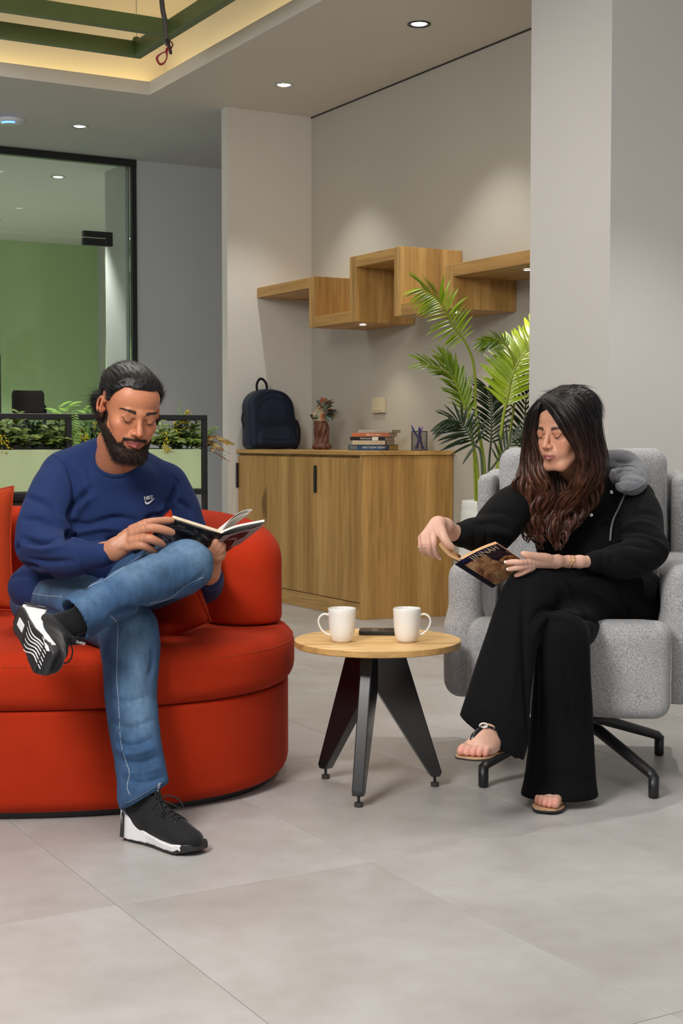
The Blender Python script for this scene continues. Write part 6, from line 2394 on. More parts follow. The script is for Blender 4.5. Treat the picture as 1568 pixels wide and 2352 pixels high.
# seams, collar rib, cuff ribs, chest emblem
M_navyd = fabric('navy_rib', (0.010, 0.021, 0.082), (0.016, 0.033, 0.118), 700, 0.95, 0.07, 0.3, 0.0007, 0.12)
for pix in ([(97, 1044), (130, 1048), (150, 1072), (160, 1110), (158, 1150)], [(395, 1085), (412, 1110), (420, 1140)], [(181, 1262), (184, 1282), (192, 1312)], [(62, 1310), (40, 1316), (18, 1340), (4, 1372)]):
    tube_on('seam', vs, fs, pix, 0.0013, M_navyd, sweat, 0.0, bvh=bs_)
cpts = []
cx_, cy_ = Vector(np.cross(nd, [0, 1, 0])).normalized(), None
cy_ = Vector(nd).cross(cx_)
ringc = Vector(A3(neck_m) + nd * 0.045)
bcol = []
for k in range(48):
    a = 2 * PI * k / 48
    dr_ = (cx_ * math.cos(a) + cy_ * math.sin(a))
    h_ = bs_.ray_cast(ringc + dr_ * 0.0655 + Vector(nd) * 0.15, -Vector(nd))
    p = h_[0] if h_[0] is not None else ringc + dr_ * 0.0655
    bcol.append(p)
bcol = bcol[-2:] + bcol + bcol[:2]
sm = []
for k in range(2, 50):
    sm.append(sum((bcol[k + j] for j in (-2, -1, 0, 1, 2)), Vector()) / 5)
sm.append(sm[0])
mesh_obj('collar_rib', tube(sm, 0.0085, 10, caps=False, squash=0.8), M_navyd, sweat, smooth=True, world=True)


def emblem():
    a, b, c = on_surface(bs_, [(330, 1153), (352, 1150)], 22, 0.0), None, None
    o = on_surface(bs_, [(342, 1148), (343, 1148)], 1, 0.0)[0]
    x1 = on_surface(bs_, [(354, 1146), (355, 1146)], 1, 0.0)[0]
    x0 = on_surface(bs_, [(330, 1150), (331, 1150)], 1, 0.0)[0]
    y1 = on_surface(bs_, [(341, 1138), (342, 1138)], 1, 0.0)[0]
    y0 = on_surface(bs_, [(341, 1160), (342, 1160)], 1, 0.0)[0]
    return axes_matrix(o, x1 - x0, y1 - y0)


em = emblem()
up_ = em.to_3x3() @ Vector((0, 0, 1))
if up_.y > 0: up_ = -up_
em.translation += up_ * 0.0035
M_emb = flat('white_embroidery', (0.78, 0.78, 0.80), 0.8, 0.05)
tx = text_obj('NIKE', 'emblem_lettering', 0.0165, M_emb, sweat, base_matrix(sweat).inverted() @ em @ Matrix.Translation((-0.003, 0.006, 0)) @ Matrix.Scale(0.86, 4, (1, 0, 0)), 0.0010)
tick = [(-0.0145, 0.002), (-0.013, -0.0055), (-0.007, -0.0075), (0.017, 0.0045), (-0.006, -0.0128), (-0.013, -0.0118), (-0.0165, -0.0065)]
g_ = prism([(-0.0155, 0.0015), (-0.0168, -0.005), (-0.0145, -0.0105), (-0.0085, -0.0125), (0.0, -0.0095), (0.018, 0.0022), (0.0, -0.0048), (-0.008, -0.0068), (-0.0125, -0.0055), (-0.0142, -0.002)], -0.001, 0.001)
mesh_obj('tick_emblem', xf(g_, em), M_emb, sweat, world=True)

# ---------------------------------------------------------------- jeans
t = NT('denim')
a_ = t.n('ShaderNodeAttribute', _attribute_name='Col')
co = t.coords((1, 1, 0.25))
n1 = t.noise(co, 900, 2, 0.6)
n2 = t.noise(t.coords((1, 1, 0.4)), 60, 4, 0.6)
c = t.mix(a_.outputs['Color'], t.ramp(n1, [(0.35, (0.72, 0.74, 0.78)), (0.65, (1.22, 1.2, 1.15))]), 1.0, 'MULTIPLY')
c = t.mix(c, t.ramp(n2, [(0.3, (0.8, 0.82, 0.86)), (0.7, (1.12, 1.1, 1.08))]), 1.0, 'MULTIPLY')
M_denim = t.done(c, 0.85, t.bump(n1, 0.35, 0.0008))
f = Field((-1.08, 3.48, 0.07), (-0.30, 4.50, 0.82), 0.0062)
f.ell(P(150, 1385, 4.33), (0.165, 0.13, 0.095), k=0.03)
f.ell(P(270, 1365, 4.33), (0.12, 0.12, 0.09), k=0.03)
f.chain([P(118, 1368, 4.28), P(210, 1400, 4.08), P(298, 1447, 3.895)], [0.088, 0.084, 0.070], 0.03, n=8)
f.chain([P(298, 1447, 3.895), P(300, 1500, 3.885), P(300, 1600, 3.845), P(312, 1700, 3.785), P(328, 1800, 3.722), P(332, 1850, 3.700)], [0.070, 0.068, 0.062, 0.0575, 0.0560, 0.0590], 0.03, n=13)
f.chain([P(285, 1352, 4.28), P(360, 1325, 4.09), P(431, 1300, 3.915)], [0.083, 0.079, 0.066], 0.03, n=8)
f.chain([P(432, 1297, 3.905), P(400, 1312, 3.88), P(330, 1340, 3.80), P(260, 1374, 3.73), P(196, 1408, 3.68), P(170, 1424, 3.66)], [0.065, 0.064, 0.058, 0.055, 0.052, 0.052], 0.02, n=14)
# hem openings
f.cap(P(334, 1826, 3.712), P(338, 1910, 3.690), 0.046, 0.049, 0.003, 'sub')
f.plane_cut(P(336, 1828, 3.70), Vector((0.55, -0.10, -1.0)))
hemL = P(186, 1414, 3.672)
hdir = (P(160, 1430, 3.65) - P(240, 1385, 3.71)).normalized()
f.cap(hemL + hdir * 0.016, hemL + hdir * 0.12, 0.040, 0.043, 0.003, 'sub')
f.cap(hemL + hdir * 0.072, hemL + hdir * 0.16, 0.075, 0.075, 0.002, 'sub')
vj, fj = f.mesh(2)
vj = wrinkle(vj, vnormals(vj, fj), 14, 0.0035, (1, 1, 1.6))
vj = folds(vj, fj, [
    ([(255, 1418), (290, 1402), (335, 1400)], 0.010, -0.0160),
    ([(250, 1600), (290, 1612), (340, 1600)], 0.008, -0.0064), ([(258, 1660), (300, 1672), (350, 1655)], 0.008, -0.0080),
    ([(262, 1700), (300, 1712), (352, 1696)], 0.007, -0.0112), ([(268, 1722), (310, 1732), (358, 1716)], 0.007, 0.0096),
    ([(272, 1745), (315, 1752), (366, 1738)], 0.007, -0.0112), ([(282, 1772), (320, 1776), (372, 1764)], 0.007, 0.0096),
    ([(286, 1792), (330, 1796), (378, 1784)], 0.006, -0.0096),
    ([(250, 1500), (280, 1530), (330, 1545)], 0.010, -0.0064), ([(345, 1480), (352, 1520), (340, 1560)], 0.009, -0.0080),
    ([(190, 1345), (215, 1372), (240, 1405)], 0.008, -0.0096), ([(230, 1330), (250, 1350), (262, 1385)], 0.008, 0.0080),
    ([(390, 1365), (430, 1350), (462, 1322)], 0.008, -0.0096), ([(300, 1300), (350, 1290), (400, 1262)], 0.010, -0.0048),
    ([(70, 1330), (120, 1322), (170, 1328)], 0.010, -0.0096), ([(60, 1400), (120, 1405), (180, 1440)], 0.010, -0.0064),
    ([(218, 1318), (240, 1326), (246, 1345)], 0.007, -0.0096), ([(340, 1262), (365, 1270), (380, 1285)], 0.009, -0.0064),
])
jeans = mesh_obj('jeans', (vj, fj), M_denim, man, smooth=True, world=True)
base = np.array([0.030, 0.083, 0.185])
lite = np.array([0.125, 0.225, 0.345])
dk = np.array([0.013, 0.032, 0.080])
bj = bvh_of(vj, fj)
wcol = np.tile(base, (len(vj), 1))


def wear_darken(pix, r, amt, col=lite):
    global wcol
    pts = on_surface(bj, pix, 10)
    if len(pts) < 2: return
    d = seg_dist(vj, pts)
    m = (amt * np.exp(-(d / r) ** 2))[:, None]
    wcol = wcol * (1 - m) + col * m


wear_darken([(310, 1440), (312, 1480), (318, 1560), (322, 1650)], 0.045, 0.75)
wear_darken([(60, 1345), (120, 1340), (190, 1350)], 0.05, 0.6)
wear_darken([(300, 1310), (380, 1270), (450, 1255)], 0.05, 0.7)
wear_darken([(455, 1260), (470, 1290)], 0.04, 0.5)
wear_darken([(220, 1360), (190, 1385)], 0.03, 0.4)
wear_darken([(250, 1480), (255, 1560), (262, 1650)], 0.018, 0.6, dk)  # darker denim down the left edge of the shin
wear_darken([(80, 1395), (160, 1440), (230, 1470)], 0.04, 0.6, dk)  # darker denim along the lower side of the thigh
wear_darken([(380, 1390), (430, 1370)], 0.05, 0.8, dk)  # darker denim on the underside of the raised thigh
nn = vnormals(vj, fj)
tone = np.array([mnoise.noise(Vector(p) * 22) + 0.8 * mnoise.noise(Vector((p[0] * 90, p[1] * 90, p[2] * 14))) for p in vj])
wcol *= (1 + 0.24 * tone)[:, None]
set_col(jeans, np.clip(wcol, 0, 1))
M_stitch = flat('pale_stitching', (0.42, 0.46, 0.50), 0.8)
M_hemd = flat('denim_seam', (0.05, 0.085, 0.14), 0.9, 0.2, 200)
for pix in ([(252, 1413), (262, 1422), (270, 1436), (269, 1500), (268, 1560), (272, 1610), (277, 1700), (288, 1745), (297, 1775), (292, 1806), (298, 1826)],
            [(379, 1251), (340, 1268), (308, 1286), (250, 1326), (215, 1342), (196, 1352)], [(344, 1386), (388, 1375), (429, 1344), (466, 1326)],
            [(49, 1354), (90, 1366), (143, 1371)], [(40, 1380), (54, 1405)], [(236, 1298), (244, 1318), (240, 1334)]):
    tube_on('seam', vj, fj, pix, 0.0008, M_stitch, jeans, 0.0002, bvh=bj)
for pix in ([(288, 1846), (310, 1836), (340, 1818), (376, 1797)],):
    tube_on('hem', vj, fj, pix, 0.0026, M_hemd, jeans, 0.0, bvh=bj)
# rivets near the pocket
for px_, py_ in ((62, 1338), (34, 1380), (378, 1247)):
    q = on_surface(bj, [(px_, py_), (px_ + 1, py_)], 1, 0.0)
    if q: mesh_obj('rivet', xf(lathe([(0.0001, 0.0022), (0.003, 0.0015), (0.0042, 0)], 10), Matrix.Translation(q[0]) @ Matrix.Rotation(PI / 2, 4, 'X')), M_chrome, jeans, world=True, smooth=True)

# ---------------------------------------------------------------- sneakers
q0 = Vector((-0.562, 3.738, 0))
q1 = Vector((-0.362, 3.572, 0))
d_ = (q1 - q0).normalized()
sneaker(man, Matrix.Translation((q0 + q1) / 2 + Vector((0, 0, 0.0022))) @ Matrix.Rotation(math.atan2(d_.y, d_.x), 4, 'Z') @ Matrix.Scale(0.93, 4), -1)
Fa = Vector((0.43, -0.80, -0.36)).normalized()
Up = Vector((0.80, 0.55, -0.20)).normalized()
Fa = (Fa - Up * Fa.dot(Up)).normalized()
Lf = Up.cross(Fa)
soc = P(66, 1466, 3.55)
m4 = Matrix.Identity(4)
for i in range(3):
    m4[i][0], m4[i][1], m4[i][2], m4[i][3] = Fa[i], Lf[i], Up[i], soc[i]
sneaker(man, m4 @ Matrix.Scale(0.93, 4), 1, under=True)
M_sock = fabric('black_sock', (0.004, 0.004, 0.005), (0.012, 0.012, 0.013), 700, 0.95, 0.2, 0.4, 0.0006)
sk = m4 @ Vector((-0.068, 0, 0.085))
mesh_obj('sock', tube(bez([sk, sk.lerp(P(176, 1428, 3.665), 0.5), P(176, 1428, 3.665), P(215, 1402, 3.70)], 14), lerp_list([0.036, 0.036, 0.037, 0.034], 14), 20), M_sock, man, world=True, smooth=True)
aa = (q0 + q1) / 2 - d_ * 0.075
mesh_obj('sock', tube(bez([aa + Vector((0, 0, 0.07)), aa + Vector((0.0, 0.004, 0.13)), P(331, 1805, 3.718), P(328, 1770, 3.740)], 12), lerp_list([0.036, 0.036, 0.035, 0.032], 12), 20), M_sock, man, world=True, smooth=True)

# ---------------------------------------------------------------- the man's open book
bk = thing('open_book', 'open paperback with black and white photo covers held by the man', 'book', P(500, 1235, 3.95))
S1, S2 = P(508, 1226, 3.93), P(411, 1303, 4.10)
L1 = P(393, 1190, 3.93)
R1 = P(609, 1200, 3.90)
sv = S2 - S1
t = NT('book_photo_cover')
n1 = t.noise(t.coords(), 16, 4, 0.65, 1.2)
c = t.ramp(n1, [(0.42, (0.006, 0.006, 0.006)), (0.56, (0.04, 0.038, 0.038)), (0.70, (0.30, 0.28, 0.28))])
M_cover = t.done(c, 0.3)
M_coverlite = flat('book_photo_grey', (0.23, 0.19, 0.20), 0.3, 0.25, 12)
M_coverdark = flat('book_photo_black', (0.008, 0.007, 0.008), 0.3, 0.2, 12)
M_coverred = flat('book_red_print', (0.32, 0.03, 0.02), 0.4)


def cover_sheet(A_, B_, sv_, bow, nrm, th=0.0012, n=10, m_=8):
    V_, F_ = [], []
    for i in range(n + 1):
        u = i / n
        for j in range(m_ + 1):
            v = j / m_
            p = A_ + (B_ - A_) * u + sv_ * v + nrm * (bow * math.sin(PI * u))
            V_.append(p)
    S = len(V_)
    V_ += [p + nrm * th for p in V_[:S]]
    for i in range(n):
        for j in range(m_):
            a = i * (m_ + 1) + j
            F_.append((a, a + 1, a + m_ + 2, a + m_ + 1))
            F_.append((S + a, S + a + m_ + 1, S + a + m_ + 2, S + a + 1))
    rim_ = [i * (m_ + 1) for i in range(n + 1)]
    for a, b in zip(rim_[:-1], rim_[1:]):
        F_.append((a, b, S + b, S + a))
        F_.append((a + m_, S + a + m_, S + b + m_, b + m_))
    for j in range(m_):
        F_.append((j, S + j, S + j + 1, j + 1))
        a = n * (m_ + 1) + j
        F_.append((a, a + 1, S + a + 1, S + a))
    return V_, F_


nL = (L1 - S1).cross(sv).normalized()
if nL.z < 0: nL = -nL
nR = (R1 - S1).cross(sv).normalized()
if nR.z < 0: nR = -nR
mesh_obj('cover', cover_sheet(S1, L1, sv, -0.004, nL), M_cover, bk, world=True, smooth=False, label='left cover half')
rc = mesh_obj('cover', cover_sheet(S1, R1, sv, -0.006, nR), M_coverdark, bk, world=True, smooth=False, label='right cover half')


def patch(name, A_, B_, poly, nrm, off, mat, par):
    """flat print on a cover; poly in (u, v) cover fractions"""
    V_ = [A_ + (B_ - A_) * u + sv * v - nrm * off for u, v in poly]
    V_ += [p - nrm * 0.0003 for p in V_]
    k = len(poly)
    F_ = [tuple(range(k)), tuple(range(k, 2 * k))[::-1]] + [(i, (i + 1) % k, k + (i + 1) % k, k + i) for i in range(k)]
    return mesh_obj(name, (V_, F_), mat, par, world=True)


patch('cover_print', S1, R1, [(0.06, 0.02), (0.5, 0.02), (0.98, 0.02), (0.98, 0.55), (0.80, 0.60), (0.62, 0.30), (0.30, 0.22), (0.14, 0.34)], nR, 0.0068, M_coverlite, bk)
patch('cover_print', S1, R1, [(0.30, 0.10), (0.52, 0.06), (0.74, 0.10), (0.80, 0.28), (0.68, 0.34), (0.58, 0.22), (0.42, 0.20), (0.32, 0.24)], nR, 0.0073, M_coverdark, bk)
patch('cover_print', S1, R1, [(0.02, 0.36), (0.10, 0.34), (0.20, 0.50), (0.10, 0.56)], nR, 0.0073, M_coverred, bk)
mesh_obj('pages', hexa(S1 + nL * 0.0015, L1 + (S1 - L1) * 0.02 + nL * 0.0015, L1 + (S1 - L1) * 0.02 + sv * 0.99 + nL * 0.0015, S1 + sv * 0.99 + nL * 0.0015, nL * 0.009), M_page, bk, world=True, label='thick block of left pages')


def page_sheet(A_, B_, sv_, nrm, prof, th, n=14):
    """curved leaf block: prof(u) = height above the chord"""
    V_, F_ = [], []
    for i in range(n + 1):
        u = i / n
        for v in (0, 0.5, 1):
            p = A_ + (B_ - A_) * u + sv_ * v + nrm * prof(u)
            V_.append(p)
            V_.append(p + nrm * th)
    for i in range(n):
        for j in range(2):
            a = i * 6 + j * 2
            b = a + 6
            F_ += [(a, a + 2, b + 2, b), (a + 1, b + 1, b + 3, a + 3)]
        a = i * 6
        F_ += [(a, a + 6, a + 7, a + 1), (a + 4, a + 5, a + 11, a + 10)]
    F_ += [(0, 1, 3, 2), (2, 3, 5, 4)]
    a = n * 6
    F_ += [(a, a + 2, a + 3, a + 1), (a + 2, a + 4, a + 5, a + 3)]
    return V_, F_


mesh_obj('pages', page_sheet(S1, S1 + (R1 - S1) * 0.985, sv * 0.985, nR, lambda u: 0.001 + 0.011 * math.sin(min(1, u * 1.9) * PI * 0.5) * (1 - 0.8 * u), 0.0062), M_pagew, bk, world=True, label='curving block of right pages')
mesh_obj('page', page_sheet(S1, P(580, 1174, 3.93), sv * 0.98, nR, lambda u: 0.004 + 0.020 * math.sin(PI * u) ** 0.8, 0.0008), M_pagew, bk, world=True, label='single leaf lifting from the spine')
mesh_obj('page', page_sheet(S1, P(572, 1182, 3.935), sv * 0.98, nR, lambda u: 0.003 + 0.016 * math.sin(PI * u), 0.0008), M_pagew, bk, world=True, label='single leaf lifting from the spine')
# ================================================================ THE WOMAN
wom = thing('person', 'woman with long brown wavy hair in black clothes and sandals reading in the grey armchair', 'person', (0.75, 4.3, 0.0))
P_photo = P


def P(px, py, Y):
    return P_photo(px, py, Y * 1.02)


SKW = (0.60, 0.30, 0.19)
SKH = (0.66, 0.39, 0.29)
HW = Head(P(1297, 990, 4.22), head_frame(-45.5, 13.0, 3.5), 0.985, False)
neck_w = P(1322, 1118, 4.36)
hL, kL, aL = P(1440, 1375, 4.38), P(1212, 1350, 4.02), P(1128, 1690, 3.85)
hR, kR, aR = P(1335, 1395, 4.38), P(1290, 1460, 3.975), Vector((0.622, 4.115, 0.095))
sR, eR, wR = P(1196, 1152, 4.34), P(1122, 1226, 4.15), P(1022, 1207, 3.985)
sL, eL, wL = P(1462, 1150, 4.38), P(1498, 1262, 4.20), P(1306, 1290, 4.06)

f = Field((0.20, 3.70, 0.02), (1.16, 4.70, 1.06), 0.009)
f.ell(P(1385, 1370, 4.40), (0.15, 0.10, 0.09), k=0.02)
f.ell(P(1360, 1270, 4.41), (0.115, 0.08, 0.12), k=0.04)
f.ell(P(1335, 1180, 4.40), (0.125, 0.08, 0.12), k=0.04)
f.chain([sR, P(1330, 1130, 4.40), sL], [0.038, 0.05, 0.038], 0.03)
f.chain([P(1326, 1150, 4.40), neck_w], [0.05, 0.045], 0.03)
f.chain([hL, P(1330, 1354, 4.19), kL + Vector((0, 0.015, 0))], [0.058, 0.05, 0.036], 0.02)
f.chain([kL + Vector((0, 0.015, 0)), P(1168, 1500, 3.935), aL], [0.036, 0.030, 0.026], 0.02)
f.chain([hR, kR + Vector((0, 0.012, 0)), P(1291, 1660, 4.02), aR], [0.056, 0.034, 0.028, 0.026], 0.02)
f.chain([sR, eR, P(1070, 1226, 4.07)], [0.034, 0.027, 0.017], 0.02)
f.chain([sL, eL, P(1375, 1292, 4.10)], [0.034, 0.027, 0.018], 0.02)
bodyw = f.mesh(1)
f = Field((HW.c[0] - 0.13, HW.c[1] - 0.14, HW.c[2] - 0.20), (HW.c[0] + 0.15, HW.c[1] + 0.22, HW.c[2] + 0.14), 0.0022)
HW.sculpt(f, neck_w, neck_r=0.047)
HDW = f
headw = f.mesh(1)

# her right hand, bent over the back cover
f = Field((0.19, 3.90, 0.64), (0.43, 4.25, 0.90), 0.0017)
f.chain([P(1078, 1238, 4.09), P(1048, 1226, 4.045), P(1022, 1208, 4.0), P(1008, 1202, 3.975)], [0.0205, 0.0225, 0.0215, 0.0205], 0.012, sq=((0.2, 0.9, -0.3), 0.85))
Yh = 3.94
for (a, b, ra, rb_) in (((1006, 1204, 3.97), (994, 1230, Yh), 0.0175, 0.0120), ((1002, 1203, 3.965), (982, 1230, Yh), 0.0175, 0.0120), ((1000, 1206, 3.965), (973, 1232, Yh), 0.016, 0.011), ((999, 1210, 3.97), (967, 1236, Yh + .01), 0.0145, 0.0100)):
    f.cap(P(*a), P(*b), ra, rb_, 0.012, sq=((0.2, 1, -0.2), 0.62))
WF = [[(995, 1228, 3.938), (996, 1245, 3.925), (998, 1262, 3.93), (1008, 1282, 3.95)], [(982, 1229, 3.936), (984, 1250, 3.922), (986, 1266, 3.93), (996, 1280, 3.95)],
      [(972, 1231, 3.938), (973, 1250, 3.925), (976, 1263, 3.935), (986, 1276, 3.955)], [(966, 1236, 3.948), (966, 1252, 3.938), (968, 1263, 3.945), (975, 1273, 3.962)]]
for i, fg in enumerate(WF):
    r0 = [0.0078, 0.0078, 0.0073, 0.0064][i]
    f.chain(PS(fg), [r0 * 1.12, r0, r0 * 0.92, r0 * 0.74], 0.004, n=10)
f.chain(PS([(1010, 1212, 3.955), (1018, 1232, 3.935), (1026, 1247, 3.93), (1040, 1260, 3.935)]), [0.0135, 0.0100, 0.0088, 0.0066], 0.009, n=10)
hwR = f.mesh(1)
# her left hand under and over the front cover
f = Field((0.42, 3.95, 0.62), (0.80, 4.28, 0.80), 0.0018)
f.chain([P(1375, 1290, 4.11), P(1330, 1290, 4.07), wL, P(1280, 1289, 4.035)], [0.0185, 0.0170, 0.0165, 0.0175], 0.012, sq=((0, 1, 0.1), 0.95))
f.cap(P(1278, 1288, 4.03), P(1232, 1285, 3.985), 0.0195, 0.0145, 0.012, sq=((0.0, 0.9, 0.5), 0.65))
f.cap(P(1275, 1293, 4.02), P(1222, 1296, 3.97), 0.0175, 0.0125, 0.012, sq=((0.0, 0.9, 0.5), 0.7))
f.chain(PS([(1258, 1282, 4.0), (1234, 1279, 3.975), (1214, 1276, 3.96), (1200, 1272, 3.955)]), [0.0125, 0.0098, 0.0088, 0.0066], 0.008, n=10)
WG = [[(1222, 1293, 3.965), (1196, 1292, 3.935), (1178, 1291, 3.935), (1162, 1292, 3.94)], [(1222, 1300, 3.965), (1198, 1303, 3.94), (1182, 1305, 3.94), (1167, 1308, 3.945)],
      [(1224, 1304, 3.97), (1206, 1312, 3.95), (1194, 1318, 3.955), (1184, 1322, 3.96)]]
for i, fg in enumerate(WG):
    r0 = [0.0078, 0.0078, 0.0072][i]
    f.chain(PS(fg), [r0 * 1.1, r0, r0 * 0.92, r0 * 0.74], 0.004, n=10)
hwL = f.mesh(1)


# feet in sandals
def foot(fm, heel, toe, up, side, k=1.0, toes=True, leg=None):
    """side points toward the little toe"""
    F_ = (Vector(toe) - Vector(heel)).normalized()
    U_ = Vector(up)
    U_ = (U_ - F_ * U_.dot(F_)).normalized()
    S_ = Vector(side)
    S_ = (S_ - F_ * S_.dot(F_) - U_ * S_.dot(U_)).normalized()
    H_ = Vector(heel)

    def p(x, y, z):
        return H_ + F_ * (x * k) + S_ * (y * k) + U_ * (z * k)
    fm.ell(p(0.018, 0, 0.024), (0.026 * k,) * 3, k=0)
    fm.chain([p(0.022, 0, 0.03), p(0.09, 0.004, 0.030), p(0.145, 0.004, 0.022)], [0.028 * k, 0.030 * k, 0.024 * k], 0.012, n=8)
    fm.chain([p(0.035, 0.0, 0.07), p(0.10, -0.006, 0.050), p(0.15, -0.010, 0.026)], [0.026 * k, 0.022 * k, 0.016 * k], 0.014, n=8)
    fm.chain([p(0.09, 0.020, 0.020), p(0.150, 0.024, 0.014)], [0.018 * k, 0.014 * k], 0.012, n=4)
    fm.chain([p(0.12, -0.022, 0.022), p(0.158, -0.026, 0.017)], [0.020 * k, 0.016 * k], 0.012, n=4)
    fm.chain([p(0.030, 0, 0.06), Vector(leg)] if leg else [p(0.03, 0, 0.06), p(0.02, 0, 0.13)], [0.030 * k, 0.028 * k], 0.014, n=4)
    T = [(-0.026, 0.160, 0.208, 0.0125), (-0.008, 0.165, 0.204, 0.0092), (0.008, 0.162, 0.197, 0.0088), (0.022, 0.156, 0.187, 0.0084), (0.034, 0.146, 0.173, 0.0082)]
    tips = []
    for y, x0, x1, r in T:
        fm.chain([p(x0 - 0.02, y, 0.018), p(x0 + 0.45 * (x1 - x0), y, 0.021), p(x1 - r * 0.6, y, r * 1.02)], [r * k, r * k, r * 1.02 * k], 0.004, n=7)
        tips.append((p(x1 - 0.003, y, r * 1.5), -F_, U_, r))
    return p, tips


heelL, toeL = P(1147, 1722, 3.86), P(1052, 1744, 3.655)
f = Field((0.24, 3.62, 0.10), (0.54, 4.08, 0.42), 0.0022)
pL, tipL = foot(f, heelL, toeL, (0.10, 0.15, 1), (0.95, -0.25, 0.10), 0.93, leg=aL + Vector((0, 0, 0.03)))
ftL = f.mesh(1)
heelR, toeR = Vector((0.634, 4.155, 0.014)), Vector((0.572, 3.965, 0.014))
f = Field((0.47, 3.88, 0.005), (0.75, 4.22, 0.16), 0.0022)
pR, tipR = foot(f, heelR, toeR, (0, 0, 1), (-1, 0, 0), 0.93, leg=aR + Vector((0, 0, 0.03)))
ftR = f.mesh(1)

Vb, Fb = cat(bodyw, headw, hwR, hwL, ftL, ftR)
ob = mesh_obj('body', (Vb, Fb), M_skin, wom, smooth=True, world=True)
cb_ = np.tile(np.array(SKH), (len(Vb), 1))
n0 = len(bodyw[0])
n1_ = n0 + len(headw[0])
cb_[n0:n1_] = head_colours(HW, headw[0], SKW, (0.42, 0.15, 0.125), (0.016, 0.010, 0.008), (0.50, 0.15, 0.075), 1.35)
hn = np.array([mnoise.noise(Vector(p) * 40) for p in Vb[n1_:]])
cb_[n1_:] *= (1 + 0.06 * hn)[:, None]
for lst in (WF, WG):
    for fg in lst:
        for q, s_ in ((1, 0.12), (3, 0.16)):
            d = np.linalg.norm(Vb[n1_:] - A3(P(*fg[q])), axis=1)
            cb_[n1_:] *= 1 - s_ * np.exp(-(d / 0.010) ** 2)[:, None] * np.array([0.0, 1, 1])
for tips in (tipL, tipR):
    for tp in tips:
        d = np.linalg.norm(Vb[n1_:] - A3(tp[0]), axis=1)
        cb_[n1_:] *= 1 - 0.25 * np.exp(-(d / 0.013) ** 2)[:, None] * np.array([0.0, 1, 0.9])
set_col(ob, np.clip(cb_, 0, 1))
M_nailw = flat('clear_nail', (0.78, 0.58, 0.48), 0.2, 0.03)
for tips in (tipL, tipR):
    for c_, bk_, up__, r in tips:
        nail(wom, c_ + bk_ * 0.004 + up__ * 0.0015, bk_, up__, r * 0.55, r * 0.42, M_nailw)
for fg, o_ in ((WF[0], (0.7, -0.6, -0.2)), (WG[0], (-0.4, -0.7, 0.5)), (WG[1], (-0.4, -0.7, 0.5))):
    tip, prv = P(*fg[3]), P(*fg[2])
    bkk = (prv - tip).normalized()
    oo = Vector(o_).normalized()
    nail(wom, tip + oo * 0.0062 - bkk * 0.004, bkk, oo, 0.0042, 0.0055, M_nailw)
tq = P(1200, 1272, 3.955)
nail(wom, tq + Vector((-0.003, -0.004, 0.0045)), (P(1214, 1276, 3.96) - tq), (-0.1, -0.6, 0.8), 0.0042, 0.0055, M_nailw)
tq = P(1040, 1260, 3.935)
nail(wom, tq + Vector((0.001, -0.005, 0.004)), (P(1026, 1247, 3.93) - tq), (0.3, -0.7, 0.6), 0.0042, 0.0055, M_nailw)
# rings and bracelets
M_silver = flat('silver', (0.70, 0.69, 0.67), 0.2, 0.02, Metallic=1.0)
M_gold = flat('gold', (0.75, 0.48, 0.15), 0.2, 0.02, Metallic=1.0)
for fg, r in ((WF[2], 0.0092), (WF[3], 0.0082)):
    a, b = P(*fg[1]), P(*fg[2])
    mid = a.lerp(b, 0.3)
    ax_ = (b - a).normalized()
    e1 = ax_.orthogonal().normalized()
    e2 = ax_.cross(e1)
    rp__ = [mid + (e1 * math.cos(t_) + e2 * math.sin(t_)) * r for t_ in np.linspace(0, 2 * PI, 21)]
    rg_ = mesh_obj('ring', tube(rp__, 0.0012, 6, caps=False), M_silver, wom, smooth=True, world=True)
    mesh_obj('stone', xf(lathe([(0.0001, -.002), (0.0022, 0), (0.0001, .002)], 6), Matrix.Translation(mid + Vector((0, -r - 0.001, 0)))), M_silver, rg_, world=True)
for k, px_ in enumerate((1306, 1314)):
    c_ = P(px_, 1289.5, 4.055 + 0.003 * k)
    rp__ = [c_ + Vector((0.004 * math.sin(t_), -0.0178 * math.cos(t_), 0.0185 * math.sin(t_))) for t_ in np.linspace(0, 2 * PI, 31)]
    mesh_obj('bracelet', tube(rp__, 0.0009 + 0.0008 * k, 6, caps=False), M_gold, wom, smooth=True, world=True)

# ---------------------------------------------------------------- black wide-leg trousers
M_blk = fabric('black_jersey', (0.0030, 0.0032, 0.0042), (0.0052, 0.0055, 0.0070), 800, 0.9, 0.02, 0.3, 0.0007, 0.1, spec=0.15)
f = Field((0.22, 3.76, 0.008), (1.16, 4.74, 0.82), 0.0065)
f.ell(P(1405, 1385, 4.40), (0.185, 0.15, 0.095), k=0.03)
f.chain([P(1440, 1375, 4.36), P(1330, 1352, 4.18), P(1222, 1350, 4.03)], [0.092, 0.080, 0.064], 0.03, n=8)
f.chain([P(1345, 1405, 4.34), P(1292, 1456, 3.975)], [0.082, 0.066], 0.03, n=6)
f.chain([P(1222, 1350, 4.02), P(1196, 1400, 3.965), P(1168, 1500, 3.925), P(1142, 1620, 3.885), P(1128, 1712, 3.862)], [0.062, 0.060, 0.068, 0.082, 0.098], 0.03, n=14, sq=((0.3, 1, 0), 0.72))
f.chain([P(1292, 1458, 3.965), P(1292, 1540, 3.975), P(1290, 1660, 4.005), P(1284, 1828, 4.00), P(1283, 1862, 3.99)], [0.066, 0.070, 0.082, 0.098, 0.101], 0.025, n=16, sq=((0.1, 1, 0), 0.72))
